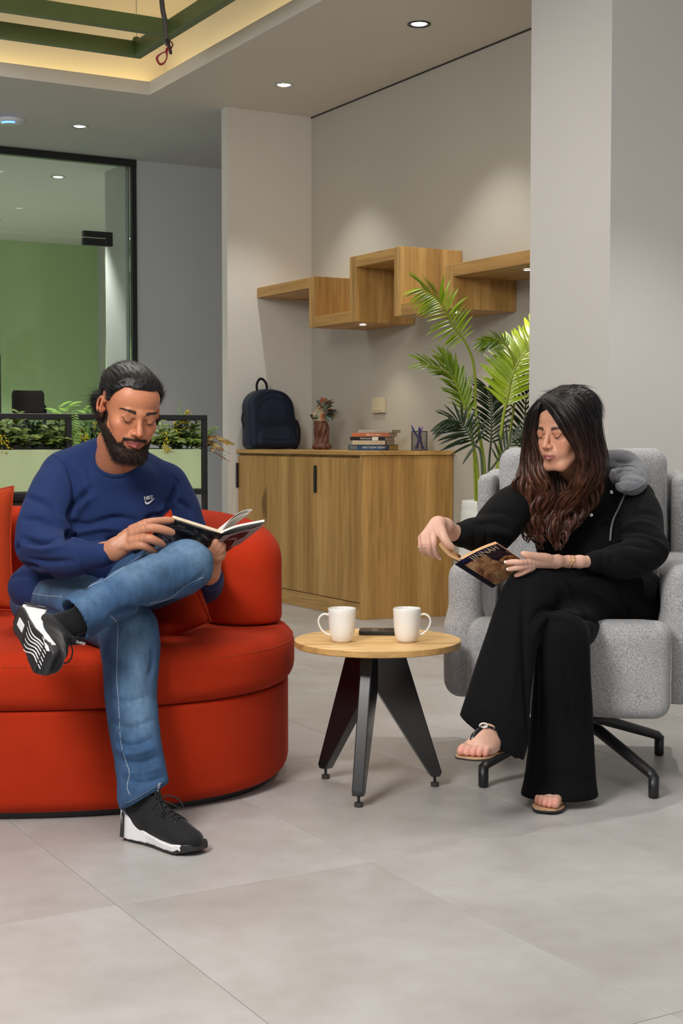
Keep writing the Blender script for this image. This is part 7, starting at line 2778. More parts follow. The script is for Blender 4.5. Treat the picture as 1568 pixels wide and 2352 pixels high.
# hems: cut and hollow
f.cap(P(1132, 1690, 3.868), P(1118, 1830, 3.83), 0.078, 0.105, 0.004, 'sub', sq=((0.3, 1, 0), 0.70))
f.cap(P(1285, 1818, 3.995), P(1282, 1980, 3.98), 0.080, 0.090, 0.004, 'sub', sq=((0.1, 1, 0), 0.70))
gcut = Field.__new__(Field)
X, Y, Z = f.ax[0][:, None, None], f.ax[1][None, :, None], f.ax[2][None, None, :]
c0, c1 = A3(P(1058, 1650, 3.86)), A3(P(1205, 1752, 3.86))
nx_ = np.array([-(c1 - c0)[2], 0, (c1 - c0)[0]])
nx_ /= np.linalg.norm(nx_)
nx_ = -nx_ if nx_[2] > 0 else nx_
mleft = (X < P(1209, 1700, 3.9).x) & (Y < 4.11)
dcut = (X - c0[0]) * nx_[0] + (Z - c0[2]) * nx_[2] + 0 * Y
f.D = np.where(mleft & (Z < 0.42), np.maximum(f.D, dcut), f.D).astype(np.float32)
zf = 0.024
f.D = np.maximum(f.D, (zf - Z) + 0 * X + 0 * Y).astype(np.float32)
vt, ft_ = f.mesh(2)
vt = wrinkle(vt, vnormals(vt, ft_), 8, 0.004, (1, 1, 0.5))
vt = folds(vt, ft_, [
    ([(1205, 1345), (1203, 1450), (1207, 1560), (1210, 1660), (1208, 1730)], 0.010, -0.014),
    ([(1186, 1420), (1180, 1520), (1170, 1640)], 0.012, 0.005), ([(1150, 1450), (1130, 1550), (1105, 1650)], 0.012, -0.005),
    ([(1235, 1480), (1232, 1560), (1228, 1700), (1222, 1800)], 0.010, -0.006), ([(1262, 1500), (1262, 1620), (1256, 1780)], 0.012, 0.006),
    ([(1300, 1500), (1306, 1600), (1312, 1700)], 0.010, -0.007), ([(1330, 1490), (1345, 1600), (1345, 1750)], 0.010, -0.006),
    ([(1215, 1455), (1222, 1425), (1250, 1398), (1300, 1402), (1350, 1420), (1420, 1432)], 0.008, -0.011),
    ([(1226, 1470), (1236, 1435), (1262, 1416), (1310, 1424)], 0.008, 0.008),
    ([(1293, 1332), (1310, 1352), (1326, 1395)], 0.008, -0.007), ([(1290, 1328), (1340, 1320), (1400, 1316)], 0.007, -0.006),
    ([(1330, 1345), (1380, 1370), (1430, 1405)], 0.009, 0.005), ([(1410, 1330), (1425, 1360), (1440, 1400), (1462, 1430)], 0.009, -0.007),
    ([(1360, 1480), (1370, 1520), (1368, 1580)], 0.010, 0.006),
])
trs = mesh_obj('trousers', (vt, ft_), M_blk, wom, smooth=True, world=True)
bt_ = bvh_of(vt, ft_)
for pix in ([(1068, 1618), (1120, 1634), (1160, 1652), (1206, 1690)], [(1206, 1775), (1240, 1772), (1300, 1774), (1330, 1780), (1360, 1783)], [(1305, 1480), (1322, 1580), (1312, 1680), (1306, 1790)], [(1182, 1700), (1196, 1680), (1206, 1660)],
            [(1298, 1330), (1312, 1352), (1322, 1392)], [(1298, 1330), (1345, 1318), (1410, 1314)], [(1415, 1320), (1430, 1360), (1462, 1400), (1468, 1440)]):
    tube_on('seam', vt, ft_, pix, 0.0013, M_blk, trs, 0.0, bvh=bt_)

# ---------------------------------------------------------------- black corduroy jacket
t = NT('black_corduroy')
wv = t.n('ShaderNodeTexWave', _wave_type='BANDS', _bands_direction='DIAGONAL', Scale=95, Distortion=2.5, Detail=1, Detail__Scale=1.5)
t.l(t.coords((1, 0.35, 0.25)), wv.inputs['Vector'])
n1 = t.noise(t.coords(), 700, 2)
c = t.ramp(wv.outputs['Fac'], [(0.2, (0.0020, 0.0020, 0.0023)), (0.8, (0.0070, 0.0070, 0.0078))])
M_cord = t.done(c, 0.9, t.bump(wv.outputs['Fac'], 0.35, 0.0012, t.bump(n1, 0.2, 0.0005)), Sheen_Weight=0.02, Sheen_Roughness=0.4, Specular_IOR_Level=0.15)
f = Field((0.24, 4.06, 0.55), (1.18, 4.76, 1.06), 0.0062)
f.ell(P(1385, 1345, 4.42), (0.185, 0.135, 0.075), k=0.03)
f.ell(P(1358, 1265, 4.42), (0.170, 0.125, 0.14), k=0.05)
f.ell(P(1335, 1185, 4.41), (0.165, 0.110, 0.14), k=0.05)
f.ell(P(1332, 1130, 4.42), (0.150, 0.085, 0.08), k=0.04)
f.cap(P(1210, 1140, 4.36), P(1300, 1105, 4.38), 0.052, 0.045, 0.03)
f.cap(P(1458, 1142, 4.40), P(1370, 1108, 4.40), 0.056, 0.048, 0.03)
f.chain([P(1196, 1150, 4.34), P(1160, 1186, 4.24), P(1126, 1222, 4.16)], [0.062, 0.063, 0.056], 0.03, n=6)
f.chain([P(1130, 1226, 4.16), P(1096, 1229, 4.11), P(1070, 1227, 4.075)], [0.055, 0.046, 0.034], 0.02, n=6)
f.chain([P(1072, 1230, 4.075), P(1058, 1229, 4.055)], [0.0365, 0.034], 0.006, n=4)
f.chain([P(1456, 1150, 4.38), P(1474, 1208, 4.29), P(1480, 1262, 4.21)], [0.062, 0.058, 0.056], 0.025, n=6)
f.chain([P(1494, 1262, 4.20), P(1450, 1285, 4.15), P(1400, 1290, 4.12)], [0.055, 0.050, 0.042], 0.025, n=6)
f.chain([P(1396, 1289, 4.12), P(1374, 1289, 4.105), P(1362, 1289, 4.095)], [0.037, 0.033, 0.031], 0.006, n=5)
ndw = (A3(HW.w((0, 0.01, -0.05))) - A3(neck_w))
ndw /= np.linalg.norm(ndw)
f.cap(A3(neck_w) + ndw * 0.01, A3(neck_w) + ndw * 0.14, 0.062, 0.08, 0.006, 'sub')
vk, fk = f.mesh(2)
vk = wrinkle(vk, vnormals(vk, fk), 11, 0.006, (1, 1, 0.7))
vk = folds(vk, fk, [
    ([(1120, 1180), (1150, 1175), (1185, 1190)], 0.010, -0.007), ([(1090, 1205), (1130, 1200), (1170, 1212)], 0.009, -0.007), ([(1100, 1222), (1140, 1224), (1180, 1232)], 0.009, 0.006),
    ([(1085, 1210), (1090, 1235), (1084, 1256)], 0.006, -0.007), ([(1110, 1200), (1118, 1235), (1108, 1262)], 0.007, -0.006),
    ([(1440, 1180), (1480, 1176), (1506, 1186)], 0.009, -0.009), ([(1430, 1205), (1475, 1200), (1514, 1215)], 0.009, 0.007), ([(1425, 1222), (1475, 1220), (1525, 1240)], 0.009, -0.010),
    ([(1400, 1252), (1450, 1232), (1500, 1240), (1532, 1262)], 0.009, 0.007), ([(1395, 1262), (1440, 1250), (1500, 1262)], 0.009, -0.008), ([(1385, 1270), (1382, 1290), (1388, 1308)], 0.006, -0.006),
    ([(1410, 1262), (1405, 1290), (1412, 1312)], 0.006, -0.006), ([(1430, 1280), (1470, 1300), (1500, 1312)], 0.009, -0.007),
    ([(1395, 1150), (1370, 1190), (1330, 1225), (1295, 1262)], 0.006, -0.008), ([(1404, 1160), (1380, 1200), (1345, 1235)], 0.006, 0.006),
    ([(1372, 1205), (1400, 1210), (1420, 1225)], 0.007, -0.005), ([(1440, 1140), (1455, 1170), (1462, 1210)], 0.008, -0.005),
])
jk = mesh_obj('jacket', (vk, fk), M_cord, wom, smooth=True, world=True)
bk_ = bvh_of(vk, fk)
for pix in ([(1412, 1130), (1390, 1165), (1350, 1202), (1310, 1240), (1290, 1268)], [(1385, 1060), (1396, 1090), (1400, 1125)], [(1380, 1200), (1410, 1196), (1440, 1206)]):
    tube_on('seam', vk, fk, pix, 0.0016, M_blk, jk, 0.0, bvh=bk_)
M_plk = flat('black_placket', (0.004, 0.0045, 0.006), 0.85, 0.1)
for (px_, py_) in ((1357, 1183), (1404, 1131)):
    q = on_surface(bk_, [(px_, py_), (px_ + 1, py_)], 1, 0.0)
    if q:
        mesh_obj('snap_button', xf(lathe([(0.0001, 0.001), (0.0026, 0.0022), (0.0052, 0.0028), (0.0062, 0.0008), (0.006, -.001)], 18), Matrix.Translation(q[0] + Vector((0, -0.001, 0))) @ Matrix.Rotation(math.radians(78), 4, 'X')), M_silver, jk, world=True, smooth=True)
# hood of grey jersey behind the neck and over her left shoulder
M_hood = fabric('grey_jersey', (0.135, 0.14, 0.155), (0.24, 0.245, 0.265), 700, 0.95, 0.3, 0.3, 0.0007, 0.15)
f = Field((0.62, 4.24, 0.86), (1.06, 4.70, 1.10), 0.005)
hp = [P(1372, 1062, 4.44), P(1405, 1056, 4.43), P(1440, 1068, 4.41), P(1462, 1090, 4.37), P(1455, 1112, 4.31), P(1428, 1118, 4.27)]
f.chain(hp, [0.022, 0.029, 0.036, 0.035, 0.030, 0.020], 0.02, n=12, sq=((-0.35, -0.75, 0.5), 0.75))
f.cap(P(1420, 1095, 4.35), P(1440, 1100, 4.33), 0.032, 0.030, 0.02, sq=((-0.35, -0.75, 0.5), 0.6))
f.cap(P(1458, 1082, 4.30), P(1478, 1094, 4.30), 0.012, 0.009, 0.010, 'sub')
vq, fq = f.mesh(2)
vq = wrinkle(vq, vnormals(vq, fq), 16, 0.005)
vq = folds(vq, fq, [([(1402, 1060), (1430, 1062), (1455, 1058)], 0.007, -0.008), ([(1415, 1092), (1432, 1078), (1455, 1086)], 0.006, -0.007), ([(1415, 1110), (1440, 1100), (1465, 1108)], 0.006, -0.006), ([(1405, 1075), (1412, 1100), (1416, 1122)], 0.006, 0.005)])
hood = mesh_obj('hood_lining', (vq, fq), M_hood, jk, smooth=True, world=True)
bh_ = bvh_of(vq, fq)
for pix in ([(1409, 1058), (1411, 1085), (1418, 1112), (1436, 1126), (1460, 1122), (1478, 1110)], [(1420, 1074), (1440, 1068), (1462, 1074), (1476, 1090)]):
    tube_on('hood_hem', vq, fq, pix, 0.0024, M_hood, hood, 0.0, bvh=bh_)
# drawstring
ds_ = [P(1441, 1122, 4.262), P(1432, 1145, 4.285), P(1421, 1170, 4.275), P(1408, 1192, 4.255), P(1402, 1215, 4.235), P(1400, 1243, 4.205)]
sp = on_surface(bk_, [(1441, 1122), (1432, 1145), (1420, 1172), (1408, 1192), (1402, 1215), (1400, 1243)], 6, 0.003)
if len(sp) > 4:
    sp = [sp[0]] + [(sp[i - 1] + sp[i] + sp[i + 1]) / 3 for i in range(1, len(sp) - 1)] + [sp[-1]]
    mesh_obj('drawstring', tube(bez(sp, 40), [0.0030 + 0.0004 * (i % 2) for i in range(40)], 8), M_hood, jk, smooth=True, world=True)

# ---------------------------------------------------------------- sandals
M_cork = flat('cork_footbed', (0.50, 0.30, 0.17), 0.8, 0.3, 70, 0.3, 200)
M_strap = flat('black_patent', (0.006, 0.006, 0.007), 0.18, 0.05)


def sandal(p, sd_nm, lift):
    g = []
    prof = [(-0.012, 0.0), (-0.008, 0.020), (0.02, 0.030), (0.08, 0.031), (0.13, 0.040), (0.17, 0.045), (0.20, 0.040), (0.222, 0.024), (0.227, 0.0)]
    pts_o = [(x, w_ + 0.004 * (x > 0.1)) for x, w_ in prof]
    ups = [Vector((x, w_, 0)) for x, w_ in pts_o]
    dn = [Vector((x, -w_, 0)) for x, w_ in reversed(pts_o)]
    ring_ = bez(ups, 24)[:-1] + bez(dn, 24)[:-1]
    for (z0, z1, mt, nm) in ((-0.0075, -0.0025, M_srub, 'sandal'), (-0.0024, 0.0005, M_cork, 'footbed')):
        V_, F_ = [], []
        k = len(ring_)
        ins = 0.0 if nm == 'sandal' else 0.0012
        for z in (z0, z1):
            for q in ring_:
                cx = 0.105
                V_.append(p(cx + (q.x - cx) * (1 - ins * 8), q.y * (1 - ins * 18), z))
        F_ = [tuple(range(k))[::-1], tuple(range(k, 2 * k))] + [(i, (i + 1) % k, k + (i + 1) % k, k + i) for i in range(k)]
        if nm == 'sandal':
            root = mesh_obj('sandal', (V_, F_), mt, wom, world=True)
        else:
            mesh_obj(nm, (V_, F_), mt, root, world=True)
    bf = bvh_of(*lift)

    def on_foot(x, y, z0=0.12):
        o = p(x, y, z0)
        d = (p(x, y, 0) - o).normalized()
        h = bf.ray_cast(o, d, 0.2)
        return (h[0] + h[1] * 0.0022) if h[0] is not None else p(x, y, 0.004)
    post = [p(0.172, -0.0165, 0.001), p(0.168, -0.0165, 0.012), p(0.162, -0.0165, 0.024), on_foot(0.150, -0.014), on_foot(0.130, -0.010), on_foot(0.112, -0.006)]
    mesh_obj('strap', tube(bez(post, 22), lerp_list([0.0028, 0.003, 0.004, 0.0062, 0.0068, 0.006], 22), 8, squash=0.35, up=(0, -0.3, 1)), M_strap, root, world=True, smooth=True)
    for s_ in (1, -1):
        sd_ = [on_foot(0.100, 0.006 * s_ - 0.004), on_foot(0.092, 0.016 * s_), on_foot(0.080, 0.024 * s_), p(0.068, 0.034 * s_, 0.030), p(0.060, 0.034 * s_, 0.002)]
        mesh_obj('strap', tube(bez(sd_, 20), 0.0052, 8, squash=0.35, up=(0, -0.3, 1)), M_strap, root, world=True, smooth=True)
        c_ = on_foot(0.088, 0.019 * s_)
        mesh_obj('stud', xf(lathe([(0.0001, 0.0015), (0.0022, 0.001), (0.0028, -0.001)], 10), Matrix.Translation(c_ + Vector((0, -0.002, 0.001))) @ Matrix.Rotation(math.radians(50), 4, 'X')), M_silver, root, world=True, smooth=True)
    c_ = on_foot(0.106, -0.003)
    up_l = (p(0, 0, 1) - p(0, 0, 0)).normalized() * 0.8 + (p(1, 0, 0) - p(0, 0, 0)).normalized() * 0.6
    e1 = (p(0, 1, 0) - p(0, 0, 0)).normalized()
    e2 = up_l.cross(e1).normalized()
    mesh_obj('buckle', tube([c_ + up_l * 0.003 + e1 * (0.0125 * math.cos(a)) + e2 * (0.0095 * math.sin(a)) for a in np.linspace(0, 2 * PI, 31)], 0.0017, 8, caps=False), M_silver, root, world=True, smooth=True)
    mesh_obj('buckle', tube([c_ + up_l * 0.004 + e1 * (0.005 * math.cos(a) - 0.003) + e2 * (0.006 * math.sin(a)) for a in np.linspace(0.6, 2 * PI - 0.6, 21)], 0.0014, 8), M_silver, root, world=True, smooth=True)
    mesh_obj('buckle', tube([c_ + up_l * 0.004 + e1 * (0.005 * math.cos(a) + 0.004) + e2 * (0.006 * math.sin(a)) for a in np.linspace(PI + 0.6, 3 * PI - 0.6, 21)], 0.0014, 8), M_silver, root, world=True, smooth=True)
    return root


sandal(pL, 'l', ftL)
sandal(pR, 'r', ftR)

# ---------------------------------------------------------------- hair


def hair_fw(x, y, z):
    ax = np.abs(x)
    line = np.interp(y, [-0.10, -0.075, -0.05, -0.03, -0.01, 0.02, 0.06, 0.12], [0.068, 0.064, 0.048, 0.020, -0.03, -0.07, -0.085, -0.09])
    line = line + 0.012 * np.exp(-((x - 0.004) / 0.02) ** 2) * (y < -0.03)
    m = sstep(-0.003, 0.004, z - line)
    th = 0.010 + 0.008 * sstep(0.03, 0.10, z) + 0.010 * sstep(0.0, 0.06, y)
    th = np.minimum(th, 0.003 + 0.30 * np.maximum(z - line, 0) + 0.3 * np.maximum(y - 0.0, 0))
    th = th - 0.003 * np.exp(-((x - 0.004) / 0.006) ** 2) * (y < 0.03)
    return m * (th + 0.004) - 0.004


gW = shell(HDW, HW, hair_fw)
gW.cap(HW.w((0, 0.06, 0.02)), HW.w((0.0, 0.075, -0.09)), 0.052, 0.055, 0.02)
vw, fw = gW.mesh(1)
vw, fw = keep_outer(vw, fw, HDW)
nw = vnormals(vw, fw)
Lw = HW.loc(vw)
part = np.where(Lw[:, 0] > 0.004, 1.0, -1.0)
tg = np.stack([part * np.clip(1.2 - np.abs(Lw[:, 0]) * 9, 0.1, 1), 0.25 + 0 * part, -np.abs(Lw[:, 0]) * 14 - 0.1], 1)
tgw = tg @ HW.R.T
tgw -= nw * np.sum(tgw * nw, axis=1)[:, None]
tgw /= np.maximum(np.linalg.norm(tgw, axis=1), 1e-6)[:, None]
rg = np.random.RandomState(21)
sel = rg.randint(0, len(vw), 5200)
cap_st = strands(vw[sel] - nw[sel] * 0.0008, tgw[sel] + nw[sel] * 0.04, rg.uniform(0.03, 0.06, len(sel)), np.full(len(sel), 0.00045), -nw[sel] * 0.12, 7, 22, 0.05, 0.15)
fly = rg.randint(0, len(vw), 160)
fly_st = strands(vw[fly], tgw[fly] + nw[fly] * 0.5, rg.uniform(0.02, 0.05, len(fly)), np.full(len(fly), 0.00018), -nw[fly] * 0.5, 6, 23, 0.3, 0.2)
# long locks
GUI = [  # image-right mass: three guide curves from the parting to the tips
    [(1242, 922, 4.165), (1266, 948, 4.13), (1290, 985, 4.115), (1318, 1025, 4.125), (1334, 1060, 4.15), (1326, 1095, 4.17), (1302, 1125, 4.20), (1278, 1160, 4.235), (1268, 1200, 4.245), (1262, 1240, 4.245), (1258, 1268, 4.245)],
    [(1268, 905, 4.17), (1304, 928, 4.12), (1330, 968, 4.11), (1345, 1015, 4.12), (1352, 1060, 4.14), (1346, 1100, 4.16), (1330, 1138, 4.20), (1312, 1172, 4.235), (1296, 1205, 4.235), (1284, 1238, 4.235), (1272, 1270, 4.235)],
    [(1298, 890, 4.22), (1345, 910, 4.22), (1372, 950, 4.23), (1382, 1005, 4.24), (1385, 1055, 4.25), (1384, 1098, 4.26), (1370, 1135, 4.27), (1348, 1168, 4.27), (1325, 1198, 4.25), (1305, 1228, 4.245), (1288, 1256, 4.24)]]
GUL = [  # image-left mass
    [(1243, 926, 4.17), (1232, 950, 4.17), (1227, 990, 4.19), (1239, 1030, 4.20), (1251, 1068, 4.20), (1260, 1098, 4.195), (1262, 1130, 4.21), (1260, 1165, 4.235), (1250, 1200, 4.245), (1244, 1235, 4.245), (1240, 1270, 4.245)],
    [(1240, 920, 4.20), (1223, 950, 4.21), (1215, 995, 4.23), (1213, 1040, 4.24), (1216, 1080, 4.235), (1224, 1115, 4.22), (1230, 1150, 4.235), (1226, 1185, 4.245), (1224, 1215, 4.245), (1228, 1245, 4.245), (1232, 1268, 4.245)],
    [(1238, 918, 4.24), (1217, 948, 4.26), (1208, 995, 4.28), (1203, 1040, 4.29), (1198, 1075, 4.28), (1196, 1110, 4.25), (1200, 1145, 4.25), (1202, 1180, 4.25), (1206, 1212, 4.245), (1214, 1240, 4.245), (1222, 1260, 4.245)]]


def lock_curve(G3, s, ph, amp, n=44, trim=1.0, shift=0.0):
    a, b, c_ = [np.array([A3(P(*q)) for q in g]) for g in G3]
    w0, w1, w2 = (1 - s) * (1 - 2 * s), 4 * s * (1 - s), s * (2 * s - 1)
    pts = a * w0 + b * w1 + c_ * w2
    cur = np.array([A3(p) for p in bez([Vector(p) for p in pts], n)])
    m = int(n * trim)
    cur = np.array([A3(p) for p in bez([Vector(p) for p in cur[:max(m, 6):3]], n)])
    t = np.linspace(0, 1, n)
    env = np.clip((t - 0.32) * 2.2, 0, 1) * amp
    wv_ = np.sin(t * 17 + ph)
    wv2 = np.cos(t * 17 + ph * 1.3)
    cur[:, 0] += wv_ * env + shift
    cur[:, 1] += -np.abs(wv2) * env * 0.7
    return cur


locks, lockr, strs, strc = [], [], [], []
NS = 26
for G3, nL_, sd in ((GUI, 46, 0), (GUL, 34, 1)):
    for k in range(nL_):
        s = (k + 0.5) / nL_
        ph = rg.uniform(0, 6.28) * 0.6 + s * 5
        amp = rg.uniform(0.012, 0.024)
        trim = rg.uniform(0.86, 1.0)
        cur = lock_curve(G3, s, ph, amp, trim=trim)
        cur[:, 1] += rg.uniform(-0.004, 0.010)
        r0 = rg.uniform(0.0065, 0.0095)
        rad = r0 * np.interp(np.linspace(0, 1, len(cur)), [0, 0.1, 0.5, 0.8, 1.0], [0.45, 0.8, 1.15, 1.0, 0.12])
        locks.append(tube([Vector(p) for p in cur], list(rad), 8, squash=0.75))
        for j in range(NS):
            a = rg.uniform(0, 2 * PI)
            rr__ = rg.uniform(0.75, 1.35)
            tw_ = rg.uniform(-2, 2)
            ang_ = a + tw_ * np.linspace(0, 1, len(cur))
            off = np.stack([np.cos(ang_), np.sin(ang_) * 0.7 - 0.1, 0 * ang_], 1) * (rad * rr__ + 0.0006)[:, None]
            cc_ = cur + off
            strs.append(cc_[::1])
for k in range(7):             # darker hair behind the jaw
    q = [P(1236 + 6 * k, 1000, 4.29), P(1238 + 6 * k, 1040, 4.28), P(1244 + 7 * k, 1080, 4.28), P(1246 + 9 * k, 1130, 4.27), P(1248 + 8 * k, 1180, 4.25)]
    locks.append(tube(bez(q, 30), lerp_list([0.006, 0.009, 0.010, 0.010, 0.004], 30), 7))
# the wave that flicks out at the left shoulder
for k in range(5):
    q = [P(1205, 1062, 4.27), P(1203, 1084, 4.26), P(1196 - k, 1094 + k, 4.25), P(1186 - 1.5 * k, 1098 + k, 4.24), P(1181 - 1.2 * k, 1110 + 2 * k, 4.24), P(1186, 1126 + 3 * k, 4.245), P(1200, 1142 + 3 * k, 4.25)]
    cur = np.array([A3(p) for p in bez(q, 44)])
    locks.append(tube([Vector(p) for p in cur], lerp_list([0.003, 0.0035, 0.003, 0.0012], 44), 7))
    for j in range(16):
        a = rg.uniform(0, 2 * PI)
        strs.append(cur + np.array([math.cos(a), math.sin(a) * .6, math.sin(a + 1)]) * rg.uniform(0.001, 0.006))
# loose hairs at the right of the head
for k in range(26):
    x0 = rg.uniform(0, 10)
    q = [P(1372 + x0 * .3, 960 + k, 4.24), P(1384 + x0 * .5, 1010, 4.26), P(1389 + x0, 1040, 4.27), P(1390 + x0 * rg.uniform(0.6, 1.6), 1070 + rg.uniform(-10, 12), 4.28)]
    strs.append(np.array([A3(p) for p in bez(q, 44)]))
rib_ = ribbon_curves(strs, 0.00042, 5)
lk = join(*locks)
lkv = np.array([tuple(p) for p in lk[0]])
lkf = np.array([f_ for f_ in lk[1] if len(f_) == 4])
lkv = wrinkle(lkv, vnormals(lkv, lkf), 260, 0.0012, (1, 1, 0.12))
comb = np.array([mnoise.noise(Vector((p[0] * 160, p[1] * 60, p[2] * 20))) for p in Lw])
vww = vw + nw * (comb * 0.0014)[:, None]
hv_, hf_ = cat((vww, fw), cap_st, fly_st, (lkv, lkf), rib_)
M_hairw = hair_mat('brown_hair', None, None, 0.40, attr=True, spec=0.4)
hw_o = mesh_obj('hair', (hv_, hf_), M_hairw, wom, world=True, smooth=True)
zz = hv_[:, 2]
tmix = np.clip((1.105 - zz) / 0.18, 0, 1)[:, None]
streak = np.array([mnoise.noise(Vector((p[0] * 70, p[1] * 70, p[2] * 7))) for p in hv_])[:, None]
root_c, mid_c = np.array([0.008, 0.0055, 0.0055]), np.array([0.080, 0.028, 0.015])
set_col(hw_o, np.clip((root_c * (1 - tmix) + mid_c * tmix) * (1 + 0.7 * streak), 0.002, 1))
bvh_head = bvh_of(*headw)
lx = [(sx * a, 0, -0.0085 + 0.9 * (a - 0.032) ** 2 / 0.014) for sx in (-1, 1) for a in np.linspace(0.018, 0.047, 40)]
rt = onto_head(HW, lx)
st7 = strands(rt, np.tile(HW.R @ np.array([0, -0.8, -0.65]), (len(rt), 1)), np.full(len(rt), 0.009), np.full(len(rt), 0.0003), np.tile(HW.R @ np.array([0, 0, .35]), (len(rt), 1)), 3, 35, 0.12)
mesh_obj('eyelashes', st7, M_hairm, wom, world=True)

# ---------------------------------------------------------------- her book
bw_ = thing('open_book', 'open paperback with a portrait painted on its dark cover, held by the woman', 'book', P(1110, 1300, 3.95))
A_, B_, C_b, D_b = P(1052, 1291, 3.925), P(1142, 1249, 3.94), P(1225, 1293, 4.04), P(1138, 1346, 4.045)
svw = D_b - A_
nA = (B_ - A_).cross(svw).normalized()
if nA.y > 0: nA = -nA          # toward the camera
M_cv = flat('navy_book_cover', (0.012, 0.011, 0.022), 0.28, 0.2, 12)


def bowed(u):
    return math.sin(PI * min(1, u)) * 0.016


def cv_pt(u, v, off=0.0):
    return A_ + (B_ - A_) * u + svw * v + Vector((0, 0, 1)) * 0 + nA * (off) + (nA * 0.55 + Vector((0, 0, 0.8))) * bowed(u) * 0.8


def cv_sheet(u0, u1, v0, v1, off, th, n=16, m_=6):
    V_, F_ = [], []
    for s in (0, 1):
        for i in range(n + 1):
            for j in range(m_ + 1):
                V_.append(cv_pt(u0 + (u1 - u0) * i / n, v0 + (v1 - v0) * j / m_, off - th * s))
    S = (n + 1) * (m_ + 1)
    for i in range(n):
        for j in range(m_):
            a = i * (m_ + 1) + j
            F_ += [(a, a + 1, a + m_ + 2, a + m_ + 1), (S + a, S + a + m_ + 1, S + a + m_ + 2, S + a + 1)]
        a = i * (m_ + 1)
        F_ += [(a, a + m_ + 1, S + a + m_ + 1, S + a), (a + m_, S + a + m_, S + a + 2 * m_ + 1, a + 2 * m_ + 1)]
    for j in range(m_):
        a = n * (m_ + 1) + j
        F_ += [(j, S + j, S + j + 1, j + 1), (a, a + 1, S + a + 1, S + a)]
    return V_, F_


def cv_poly(name, pts, off, mat, par, dens=3):
    """flat print that follows the bowed cover"""
    k = len(pts)
    cx = sum(p[0] for p in pts) / k
    cy = sum(p[1] for p in pts) / k
    V_ = [cv_pt(cx, cy, off)]
    F_ = []
    rings = dens
    for r_ in range(1, rings + 1):
        for p in pts:
            V_.append(cv_pt(cx + (p[0] - cx) * r_ / rings, cy + (p[1] - cy) * r_ / rings, off))
    for i in range(k):
        F_.append((0, 1 + i, 1 + (i + 1) % k))
        for r_ in range(rings - 1):
            a, b = 1 + r_ * k + i, 1 + r_ * k + (i + 1) % k
            F_.append((a, a + k, b + k, b))
    return mesh_obj(name, (V_, F_), mat, par, world=True)


fc = mesh_obj('cover', cv_sheet(0, 1, 0, 1, 0.0, 0.001), M_cv, bw_, world=True, smooth=False, label='dark front cover with portrait')
mesh_obj('pages', cv_sheet(0.0, 0.99, 0.006, 0.985, -0.0013, 0.010), flat('tan_page_edge', (0.62, 0.36, 0.17), 0.9, 0.12, 150), bw_, world=True, label='thick front block of pages with tan edges')
mesh_obj('spine', hexa(A_ + nA * .001, A_ + svw + nA * .001, A_ + svw + nA * .001 + Vector((-0.010, 0.002, -0.006)), A_ + nA * .001 + Vector((-0.010, 0.002, -0.006)), -nA * 0.0012), M_cv, bw_, world=True)
# printed picture: sepia ground, dark karakul cap, an old man's face half hidden by her fingers
t = NT('cover_painting')
n1 = t.noise(t.coords(), 26, 5, 0.65, 0.8)
M_paint = t.done(t.ramp(n1, [(0.34, (0.16, 0.06, 0.04)), (0.48, (0.44, 0.22, 0.10)), (0.62, (0.66, 0.44, 0.22)), (0.75, (0.44, 0.20, 0.12))]), 0.28)
t = NT('cover_karakul')
n1 = t.noise(t.coords(), 260, 3, 0.6, 0.5)
M_kar = t.done(t.ramp(n1, [(0.4, (0.012, 0.008, 0.014)), (0.6, (0.07, 0.04, 0.055))]), 0.3)
M_fskin = flat('cover_face', (0.52, 0.24, 0.10), 0.28, 0.45, 90)
M_fdark = flat('cover_face_shadow', (0.07, 0.025, 0.012), 0.28, 0.3, 90)
M_fgrey = flat('cover_face_grey', (0.20, 0.15, 0.12), 0.28, 0.3, 90)
cv_poly('cover_print', [(0.02, 0.14), (0.25, 0.14), (0.50, 0.16), (0.75, 0.20), (0.97, 0.28), (0.985, 0.985), (0.5, 0.985), (0.02, 0.985), (0.02, 0.5)], 0.0004, M_paint, fc, 6)
cv_poly('cover_print', [(0.52, 0.175), (0.60, 0.13), (0.72, 0.12), (0.86, 0.18), (0.96, 0.30), (0.97, 0.42), (0.90, 0.40), (0.80, 0.38), (0.66, 0.42), (0.56, 0.46), (0.50, 0.34)], 0.0007, M_kar, fc, 4)
cv_poly('cover_print', [(0.58, 0.46), (0.68, 0.42), (0.80, 0.385), (0.92, 0.41), (0.97, 0.50), (0.97, 0.68), (0.90, 0.74), (0.80, 0.72), (0.70, 0.66), (0.62, 0.58)], 0.0007, M_fskin, fc, 4)
cv_poly('cover_print', [(0.56, 0.46), (0.60, 0.455), (0.64, 0.56), (0.70, 0.66), (0.66, 0.66), (0.58, 0.56)], 0.0010, M_fgrey, fc, 2)
cv_poly('cover_print', [(0.70, 0.475), (0.78, 0.445), (0.84, 0.455), (0.84, 0.475), (0.77, 0.475), (0.71, 0.495)], 0.0010, M_fdark, fc, 2)
cv_poly('cover_print', [(0.72, 0.510), (0.77, 0.490), (0.82, 0.495), (0.80, 0.520), (0.75, 0.525)], 0.0010, M_fdark, fc, 2)
cv_poly('cover_print', [(0.88, 0.46), (0.915, 0.56), (0.92, 0.60), (0.88, 0.60), (0.865, 0.58)], 0.0010, M_fdark, fc, 2)
cv_poly('cover_print', [(0.79, 0.655), (0.86, 0.640), (0.91, 0.655), (0.86, 0.668)], 0.0010, M_fdark, fc, 2)
M_cblue = flat('cover_blue', (0.012, 0.014, 0.075), 0.28, 0.15, 20)
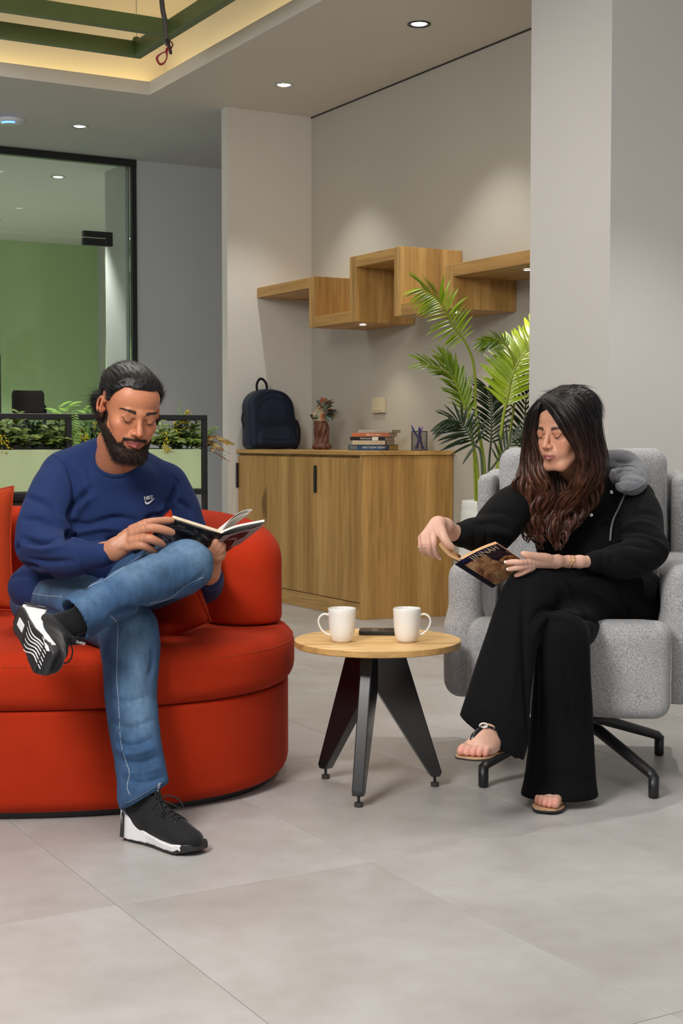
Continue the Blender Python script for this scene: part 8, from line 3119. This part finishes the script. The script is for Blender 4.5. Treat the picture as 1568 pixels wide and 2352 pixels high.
cv_poly('cover_print', [(0.02, 0.015), (0.3, 0.012), (0.62, 0.012), (0.62, 0.035), (0.3, 0.06), (0.02, 0.11)], 0.0004, M_cblue, fc, 5)
M_ct = flat('cover_title', (0.80, 0.66, 0.46), 0.5, 0.02)
M_ct2 = flat('cover_title_blue', (0.06, 0.055, 0.16), 0.4, 0.02)


def cover_text(s, size, u0, v0, mat):
    """lettering laid on the bowed cover"""
    cu = bpy.data.curves.new('t', 'FONT')
    cu.body = s
    cu.size = size
    cu.align_x = 'LEFT'
    cu.extrude = 0.0
    tmp = bpy.data.objects.new('t', cu)
    COL.objects.link(tmp)
    me = bpy.data.meshes.new_from_object(tmp.evaluated_get(bpy.context.evaluated_depsgraph_get()))
    bpy.data.objects.remove(tmp)
    V_ = []
    for v in me.vertices:
        V_.append(cv_pt(u0 + v.co.x, v0 - v.co.y, 0.0012))
    F_ = [tuple(p.vertices) for p in me.polygons]
    bpy.data.meshes.remove(me)
    return mesh_obj('cover_lettering', (V_, F_), mat, fc, world=True)


cover_text('JINNAH', 0.20, 0.22, 0.150, M_ct)
cover_text('The Millionaire', 0.105, 0.05, 0.060, M_ct2)
# rear half: white inner page, page block, back cover
L1_ = P(1006, 1251, 3.91)
nB = (L1_ - A_).cross(svw).normalized()
if nB.z < 0: nB = -nB
mesh_obj('pages', page_sheet(A_, L1_, svw * 0.98, nB, lambda u: 0.004 - 0.010 * math.sin(PI * u * 0.9), 0.0085), flat('tan_page_edge', (0.62, 0.36, 0.17), 0.9, 0.12, 150), bw_, world=True, label='rear block of pages')
mesh_obj('cover', cover_sheet(A_, A_ + (L1_ - A_) * 1.03, svw, -0.006, nB, 0.0012), M_cv, bw_, world=True, label='dark back cover')
mesh_obj('page', page_sheet(A_ + nB * 0.012, P(1046, 1264, 3.965), svw * 0.97, nB, lambda u: 0.006 * math.sin(PI * u), 0.0006), M_pagew, bw_, world=True, label='white inner page')

P = P_photo

# ================================================================ groups of alike things
GROUPS = {'ceiling_downlight': 'round downlights in the ceiling', 'shelf_spotlight': 'small spots under the zigzag shelf', 'mug': 'white mugs on the side table',
          'scatter_pillow': 'red scatter pillows on the sofa', 'pen': 'pens in the mesh holder', 'led_strip': 'light strips hidden in the ceiling well',
          'storage_box': 'storage cabinets below the plant boxes', 'broad_leaf_plant': 'artificial plants in the planter', 'fern': 'artificial plants in the planter',
          'leafy_sprig': 'artificial plants in the planter', 'flower_sprig': 'artificial plants in the planter', 'narrow_leaf_plant': 'artificial plants in the planter',
          'rust_leaf_spray': 'artificial plants in the planter', 'bright_plant': 'artificial plants in the planter', 'blue_book': 'books stacked on the oak cabinet',
          'cream_book': 'books stacked on the oak cabinet', 'black_book': 'books stacked on the oak cabinet', 'orange_book': 'books stacked on the oak cabinet', 'grey_book': 'books stacked on the oak cabinet'}
for o in list(COL.objects):
    st_ = o.name.split('.')[0]
    if o.parent is None and st_ in GROUPS and 'label' in o:
        o['group'] = GROUPS[st_]
